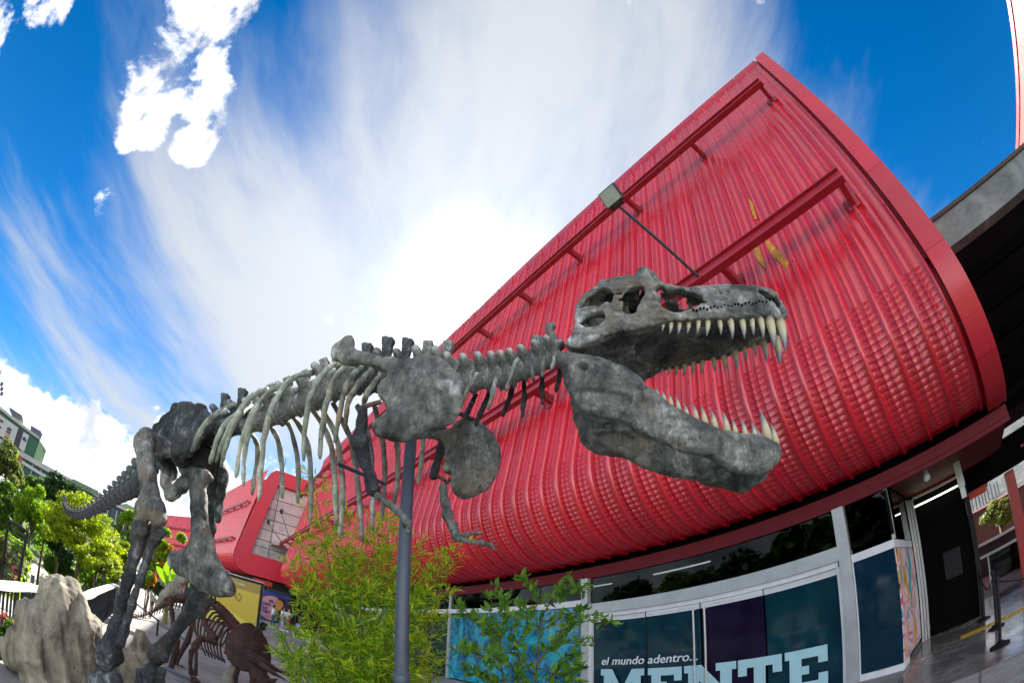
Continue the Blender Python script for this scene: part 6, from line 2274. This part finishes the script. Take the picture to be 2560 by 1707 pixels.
plain('lime_print', (.28, .50, .03), .4, 0, .1, 3)
def info_panel(label, pxl, pxr, pyr, r, ztop, mat, texts=()):
    pr_ = at_r(pxr, pyr, r)
    pl_ = at_r(pxl, pyr, r)
    pr_[2] = pl_[2] = 0
    mid = (pr_ + pl_) / 2
    right = (pr_ - pl_)
    wdt = np.linalg.norm(right)
    right /= wdt
    nrm = np.cross(right, Z_)
    A = np.array([right, nrm, Z_])
    t = thing('information_panel', label, 'panel', mid, 'information panels')
    ang = math.atan2(right[1], right[0])
    t.rotation_euler = (0, 0, ang)
    def pb3(nm, m, x0, x1, y0, y1, z0, z1):
        return MB().box(((x0 + x1) / 2, (y0 + y1) / 2, (z0 + z1) / 2), (x1 - x0, y1 - y0, z1 - z0)).build(nm, m, t, (0, 0, 0))
    h = wdt / 2
    pb3('print', mat, -h + .16, h - .16, -.032, -.02, .16, ztop - .16)
    pb3('board', 'black_paint', -h + .03, h - .03, -.018, .05, .06, ztop - .03)
    pb3('frame_side', 'steel_grey', -h, -h + .028, -.04, .06, 0, ztop)
    pb3('frame_side', 'steel_grey', h - .028, h, -.04, .06, 0, ztop)
    pb3('frame_top', 'alu', -h + .03, h - .03, -.04, .06, ztop - .028, ztop)
    for tx, x, z, sz in texts:
        text_mesh('lettering', tx, sz, 0, 'letter_white', t, (x, -.040, z), (1, 0, 0), (0, 0, 1), (0, 0, 0), .002)
    return t
info_panel('yellow information panel in a black frame behind the brown skeleton', 505, 656, 1500, 23.5, 2.66, 'yellow_print', [('ITEZA COBRA', -.25, 2.24, .12)])
info_panel('lime information panel behind the yellow one', 470, 574, 1420, 30, 3.05, 'lime_print')
# banner at the glazing of the second hall
plain('banner_blue', (.010, .035, .20), .5, 0, .15, 2)
plain('banner_pink', (.55, .26, .27), .5, 0, .05, 2)
plain('banner_navy', (.012, .02, .16), .5, 0, .05, 2)
plain('banner_face', (.50, .24, .05), .5, 0, .05, 2)
plain('banner_hair', (.03, .008, .012), .5, 0, .05, 2)
plain('banner_teal', (.08, .40, .36), .5, 0, .05, 2)
bnr = thing('banner', 'blue banner with a pink disc, bold lettering and a face beside the people', 'banner', W(SG + .2, 7.3, 0))
bnb2 = base_of(bnr)
sfn = lambda off: (lambda x, y, d: W(SG + .33 - off - d, x, y))
MB().prism([(5.6, .1), (8.85, .1), (8.85, 3.2), (5.6, 3.2)], sfn(0), 0, .02).build('cloth', 'banner_blue', bnr, bnb2)
def ell(cx, cy, rx, ry, n=28, a0=0):
    return [(cx + rx * math.cos(2 * math.pi * i / n + a0), cy + ry * math.sin(2 * math.pi * i / n + a0)) for i in range(n)]
MB().prism(ell(7.15, 1.45, 1.4, 1.3), sfn(.022), 0, .006).build('disc', 'banner_pink', bnr, bnb2)
MB().prism(ell(8.1, 1.55, .62, 1.25), sfn(.030), 0, .006).build('hair', 'banner_hair', bnr, bnb2)
MB().prism(ell(7.92, 1.95, .42, .55), sfn(.038), 0, .006).build('face', 'banner_face', bnr, bnb2)
MB().prism(ell(7.45, 2.05, .2, .16), sfn(.038), 0, .006).build('leaf_mark', 'banner_teal', bnr, bnb2)
for tx, d, z, sz in (('va', 6.75, 2.02, .62), ('bien', 6.02, 1.60, .62), ('tus', 6.02, 1.18, .62), ('man', 6.02, .80, .62)):
    text_mesh('lettering', tx, sz, 0, 'banner_navy', bnr, W(SG + .27, d, z), M_, Z_, bnb2, .003, bold=.018)
for i in range(3):
    MB().prism([(6.3, .56 - i * .11), (7.2, .56 - i * .11), (7.2, .60 - i * .11), (6.3, .60 - i * .11)], sfn(.030), 0, .004).build('small_print', 'banner_navy', bnr, bnb2)
bl_ = MB()
bc = thing('white_bench', 'low white slab bench on the paving left of the bamboo', 'bench', at_z(805, 1612, 0))
bcb = base_of(bc)
p0, p1 = at_r(772, 1592, 24), at_r(832, 1622, 20)
p0[2] = p1[2] = .38
dv = (p1 - p0) / np.linalg.norm(p1 - p0)
Ab = np.array([dv, np.cross(Z_, dv), Z_])
MB().box((p0 + p1) / 2, (np.linalg.norm(p1 - p0), .9, .12), Ab).build('seat', 'white_paint', bc, bcb)
for f in (.15, .85):
    q = p0 * (1 - f) + p1 * f
    q[2] = .16
    MB().box(q, (.3, .6, .318), Ab).build('leg', 'concrete', bc, bcb)
bc2 = thing('white_bench', 'second white slab bench nearer the bamboo', 'bench', at_z(830, 1660, 0))
bcb = base_of(bc2)
p0, p1 = at_r(790, 1640, 17), at_r(850, 1680, 13.5)
p0[2] = p1[2] = .38
dv = (p1 - p0) / np.linalg.norm(p1 - p0)
Ab = np.array([dv, np.cross(Z_, dv), Z_])
MB().box((p0 + p1) / 2, (np.linalg.norm(p1 - p0), .9, .12), Ab).build('seat', 'white_paint', bc2, bcb)
for f in (.15, .85):
    q = p0 * (1 - f) + p1 * f
    q[2] = .16
    MB().box(q, (.3, .6, .318), Ab).build('leg', 'concrete', bc2, bcb)

# ================================================================== people
def cloth(name, c):
    return plain(name, c, .8, 0, .15, 12)
for nm, c in (('c_white', (.68, .70, .72)), ('c_teal', (.02, .10, .13)), ('c_grey', (.16, .16, .17)), ('c_black', (.015, .015, .018)), ('c_red', (.50, .02, .04)), ('c_blue', (.02, .07, .20)), ('c_hair', (.015, .010, .008)), ('c_lblue', (.38, .42, .62)), ('c_shoe', (.75, .75, .78)), ('c_gold', (.75, .40, .02))):
    cloth(nm, c)
def flower(T, bs, out):
    v = coords(T)
    n = T.noise(v, 9, 3, .6, .8)
    c = T.ramp(n, [(.40, (.08, .03, .20)), (.48, (.66, .62, .72)), (.58, (.45, .12, .35)), (.66, (.70, .66, .75))])
    T.put(bs.inputs['Base Color'], c)
    bs.inputs['Roughness'].default_value = .8
material('c_flower', flower)
def person(label, pos, h, face, shirt, pants, hair='c_hair', shoes='c_shoe', shorts=False, arms='bent', stride=.08, longhair=False, extra=None, res=.028, group='people by the second hall'):
    pos = np.asarray(pos, float)
    t = thing('person', label, 'person', pos, group)
    k = h / 1.7
    a = R_(face)
    f = np.array([math.sin(a), math.cos(a), 0])
    s = np.array([f[1], -f[0], 0])
    P = lambda x, y, z: s * x * k + f * y * k + Z_ * z * k      # x right, y forward
    torso = [(P(0, 0, .93), .135 * k), (P(0, 0, 1.10), .125 * k), (P(0, .01, 1.30), .145 * k), (P(0, 0, 1.40), .10 * k)]
    hips = [(P(-.07, 0, .92), .115 * k), (P(.07, 0, .92), .115 * k)]
    sh = [(P(-.17, 0, 1.38), .062 * k), (P(.17, 0, 1.38), .062 * k)]
    neck_ = [(P(0, 0, 1.40), .055 * k), (P(0, .015, 1.50), .052 * k)]
    head = [(P(0, .02, 1.55), .078 * k), (P(0, .012, 1.61), .092 * k)]
    nose = [(P(0, .10, 1.575), .016 * k), (P(0, .118, 1.56), .014 * k)]
    arm, hand = [], []
    for q in (-1, 1):
        if arms == 'bent':
            e, hd = P(q * .23, -.02, 1.12), P(q * .10, .22, 1.10)
        else:
            e, hd = P(q * .24, -.02, 1.12), P(q * .25, .05, .86)
        arm.append([(P(q * .18, 0, 1.38), .052 * k), (e, .040 * k)])
        hand.append([(e, .038 * k), (hd, .028 * k), (hd + f * .07 * k, .030 * k), (hd + f * .12 * k - Z_ * .02 * k, .016 * k)])
    leg = []
    for q in (-1, 1):
        y = q * stride
        leg.append([(P(q * .085, 0, .90), .095 * k), (P(q * .09, y * .7 + .02, .50), .066 * k), (P(q * .09, y * 1.6 - .02, .09), .042 * k)])
    foot = [[(P(q * .09, q * stride * 1.6 - .04, .05), .044 * k), (P(q * .10, q * stride * 1.6 + .13, .035), .036 * k)] for q in (-1, 1)]
    def mk(name, chs, grow, mat, cut=None, kk=.05):
        chs = [[(p, r + grow) for p, r in c] for c in chs]
        lo, hi = bounds(chs, .05)
        def fn_(X, Y, Z):
            d = None
            for c in chs:
                e = chain_d(X, Y, Z, c, kk * k)
                d = e if d is None else smin(d, e, kk * k)
            if cut:
                d = cut(d, X, Y, Z)
            return d
        V, Fq = nets(fn_, lo, hi, res)
        return put(name, mesh_np(name, V, Fq, mat, smooth=True), t)
    mk('body', [torso, hips, sh, neck_, head, nose] + arm + hand + leg + foot, 0, 'skin')
    mk('shirt', [torso, sh] + [[a_[0], (a_[0][0] * .35 + a_[1][0] * .65, a_[1][1] + .012)] for a_ in arm], .020 * k, shirt, lambda d, X, Y, Z: np.maximum(d, np.maximum(.90 * k - Z, Z - 1.43 * k)))
    zc = .48 if shorts else .08
    mk('trousers', [hips] + leg, .020 * k, pants, lambda d, X, Y, Z: np.maximum(d, np.maximum(zc * k - Z, Z - .97 * k)))
    hp = [[(P(0, -.02, 1.63), .098 * k), (P(0, -.035, 1.56), .085 * k)]]
    if longhair:
        hp.append([(P(0, -.06, 1.56), .07 * k), (P(0, -.07, 1.36), .06 * k)])
    mk('hair', hp, .008 * k, hair, lambda d, X, Y, Z: np.maximum(d, (X * f[0] + Y * f[1]) - .055 * k))
    for ft in foot:
        mk('shoe', [ft], .012 * k, shoes)
    if extra:
        extra(t, P, k)
    return t
fp_ = lambda px, py, r: at_r(px, py, r) * np.array([1, 1, 0])
person('person in white shirt and teal trousers, leftmost of the group by the blue banner', fp_(681, 1562, 37), 1.78, 60, 'c_white', 'c_teal')
person('person with long dark hair and flowered trousers in the middle of the group', fp_(704, 1567, 36), 1.78, 80, 'c_white', 'c_flower', longhair=True)
def jacket(t, P, k):
    b = MB()
    b.tube([P(0, .12, .92), P(.03, .15, .70), P(.02, .14, .52)], [.10 * k, .12 * k, .07 * k], 8)
    b.build('tied_jacket', 'c_red', t, (0, 0, 0), smooth=True)
person('person in white shirt with a red jacket round the hips, right of the flowered trousers', fp_(718, 1569, 36), 1.75, 120, 'c_white', 'c_grey', extra=jacket)
def emblem(t, P, k):
    MB().prism(ell(0, 1.24, .10, .07, 12), lambda x, y, d: P(x, -.165 - d, y), 0, .012).build('shirt_print', 'c_gold', t, (0, 0, 0))
person('tall person in black shirt and shorts seen from behind left of the bamboo', fp_(758, 1574, 33), 1.86, -20, 'c_black', 'c_black', shorts=True, arms='down', extra=emblem, shoes='c_black')
person('child in pale blue shirt beside the tall person in black', fp_(744, 1579, 32), 1.05, -10, 'c_lblue', 'c_blue', arms='down')
GL = 'people on the lower footpath'
def lowp(px, py):
    return at_z(px, py, -8.98)
person('person in red walking on the lower footpath behind the boulder', lowp(64, 1457), 1.9, 150, 'c_red', 'c_black', arms='down', res=.05, group=GL)
person('person in dark clothes beside a cart on the lower footpath', lowp(102, 1461), 1.8, 200, 'c_grey', 'c_blue', arms='down', res=.05, group=GL)
person('person in red far up the lower footpath by the trees', lowp(122, 1420), 1.8, 150, 'c_red', 'c_grey', arms='down', res=.05, group=GL)
bx_ = thing('litter_bin', 'dark litter bin between the two people on the lower footpath', 'bin', lowp(80, 1456))
MB().box(base_of(bx_) + Z_ * .55, (.5, .5, 1.1)).build('body', 'steel_grey', bx_, base_of(bx_))
MB().box(base_of(bx_) + Z_ * 1.14, (.56, .56, .07)).build('lid', 'black_paint', bx_, base_of(bx_))

# ================================================================== green station building far left
plain('st_green', (.012, .10, .055), .5, 0, .1, .3)
plain('st_lightgreen', (.22, .36, .20), .6, 0, .1, .3)
plain('st_white', (.50, .50, .48), .6, 0, .05, .3)
plain('st_dark', (.03, .03, .05), .5, 0, .1, .3)
plain('st_roof', (.42, .42, .40), .6, 0, .1, .3)
plain('st_glass', (.03, .09, .09), .15, 0, .3, .2)
plain('st_brick', (.36, .12, .06), .8, 0, .1, .3)
st = thing('station_building', 'green and white station hall on a long elevated gallery beyond the trees', 'building', at_r(40, 1150, 150) * np.array([1, 1, 0]) - Z_ * 9)
stb = base_of(st)
def far_poly(nm, pts, r, th, mat, par=None):
    k = np.array([math.sin(R_(-57)), math.cos(R_(-57)), 0])
    V = []
    for px, py in pts:
        v = sight(px, py)
        V.append(EYE + v * (r / (v @ k)))
    n = len(V)
    b = MB()
    b.add(V + [p + k * th for p in V], [tuple(range(n)), tuple(range(n, 2 * n))[::-1]] + [(i, (i + 1) % n, n + (i + 1) % n, n + i) for i in range(n)])
    return b.build(nm, mat, par or st, stb)
far_poly('hall_wall', [(-40, 1000), (0, 1027), (97, 1097), (82, 1145), (0, 1091), (-40, 1066)], 150, 10, 'st_green')
far_poly('end_wall', [(98, 1098), (116, 1126), (105, 1159), (83, 1146)], 150.3, 10, 'st_lightgreen')
far_poly('white_panel', [(-30, 1012), (0, 1036), (46, 1069), (33, 1111), (0, 1089), (-30, 1072)], 149.7, .25, 'st_white')
far_poly('dark_panel', [(47, 1070), (58, 1077), (46, 1118), (34, 1112)], 149.7, .25, 'st_dark')
far_poly('white_panel', [(59, 1079), (73, 1088), (60, 1130), (47, 1119)], 149.7, .25, 'st_white')
far_poly('logo', [(57, 1092), (63, 1092), (66, 1104), (56, 1098)], 149.4, .2, 'banner_blue')
for pts in ([(0, 1046), (9, 1053), (7, 1057), (0, 1053)], [(0, 1064), (4, 1067), (2, 1071), (0, 1070)]):
    far_poly('window', pts, 149.5, .1, 'st_dark')
for i in range(4):
    far_poly('poster', [(19 - i * 2.6, 1066 + i * 7.5), (29 - i * 2.6, 1072 + i * 7.5), (27 - i * 2.6, 1078 + i * 7.5), (17 - i * 2.6, 1072 + i * 7.5)], 149.5, .1, ['st_dark', 'steel_grey', 'brown_rust', 'banner_blue'][i])
far_poly('eaves', [(-40, 985), (0, 1015), (99, 1092), (98, 1098), (0, 1024), (-40, 996)], 149.2, 11.5, 'st_roof')
far_poly('roof_box', [(23, 1017), (55, 1038), (58, 1052), (30, 1033)], 152, 6, 'steel_grey')
far_poly('roof_box', [(78, 1063), (102, 1077), (106, 1086), (102, 1094), (76, 1074)], 152, 6, 'steel_grey')
far_poly('gallery_edge', [(-40, 1070), (0, 1095), (120, 1165), (230, 1222), (345, 1282), (343, 1291), (228, 1233), (118, 1178), (0, 1108), (-40, 1083)], 149, 12, 'st_roof')
far_poly('gallery_glass', [(50, 1140), (120, 1180), (228, 1235), (343, 1292), (338, 1345), (220, 1290), (110, 1230), (40, 1195)], 150, 10, 'st_glass')
far_poly('brick_wall', [(40, 1133), (58, 1144), (52, 1168), (34, 1158)], 149.3, .4, 'st_brick')
far_poly('gallery_rail', [(55, 1150), (120, 1190), (215, 1240), (214, 1246), (118, 1197), (54, 1158)], 149.2, .5, 'st_white')
far_poly('gallery_roof', [(172, 1205), (184, 1196), (245, 1226), (250, 1240), (228, 1233)], 149, 12, 'st_lightgreen')
far_poly('gallery_roof', [(300, 1262), (316, 1258), (345, 1272), (345, 1285)], 149, 12, 'st_lightgreen')
for i in range(14):
    f = i / 13
    x, y = 60 + 275 * f, 1160 + 148 * f
    far_poly('gallery_post', [(x, y - 10), (x + 1.6, y - 9), (x - 8, y + 40), (x - 9.6, y + 39)], 149.6, .3, 'st_white')
k57 = at_r(40, 1150, 150)
for a_, b_ in (((112, 1105), (108, 1130)), ((122, 1118), (114, 1146)), ((73, 1052), (70, 1062))):
    MB().tube([at_r(*a_, 150), at_r(*b_, 150)], .07, 5).build('mast', 'lamp_grey', st, stb)
mst = thing('radio_mast', 'slim lattice radio mast tip at the left edge under the clouds', 'mast', at_r(0, 1030, 160) * np.array([1, 1, 0]) - Z_ * 9)
mmb = base_of(mst)
MB().tube([mmb, at_r(3, 925, 160)], [.5, .18], 6).build('pole', 'lamp_grey', mst, mmb)
for py in (960, 972, 984):
    c = at_r(4, py, 160)
    MB().box(c, (1.4, .5, 1.1)).build('antenna', 'lamp_grey', mst, mmb)

# ================================================================== town towers far right
plain('tower_wall', (.12, .115, .125), .7, 0, .1, .02)
plain('tower_window', (.10, .13, .17), .3, 0, .1, .02)
tw = [(2432, 1262, 30), (2441, 1256, 24), (2449, 1250, 34), (2457, 1247, 22), (2464, 1243, 30), (2472, 1238, 26), (2481, 1234, 36), (2489, 1226, 24), (2497, 1224, 30), (2428, 1240, 14), (2445, 1226, 14), (2470, 1216, 16)]
names_ = ['leftmost', 'second', 'third', 'fourth', 'fifth', 'sixth', 'seventh', 'eighth', 'ninth']
for i, (px, py, hh) in enumerate(tw):
    r = 1650 + 40 * (i % 3) + (500 if i > 8 else 0)
    b0 = at_r(px, py + 10, r)
    lab = ('pale apartment tower on the far hillside through the portico, %s of the front row' % names_[i]) if i < 9 else ('small pale apartment tower higher on the far hillside, %s of three' % ['left', 'middle', 'right'][i - 9])
    t = thing('apartment_tower', lab, 'tower', b0, 'apartment towers on the far hillside')
    hm = hh * r / (KPX / 2)
    wm = 4.6 * r / (KPX / 2)
    A3_ = np.array([M_ * .6 - E_ * .8, M_ * .8 + E_ * .6, Z_])
    MB().box(b0 + Z_ * (hm / 2 - 12), (wm, wm, hm + 24), A3_).build('wall', 'tower_wall', t, b0)
    for q in range(3):
        MB().box(b0 + Z_ * (hm * .55) + A3_[0] * (q - 1) * wm * .3 - A3_[1] * wm * .5, (wm * .12, .5, hm * .8), A3_).build('window_band', 'tower_window', t, b0)
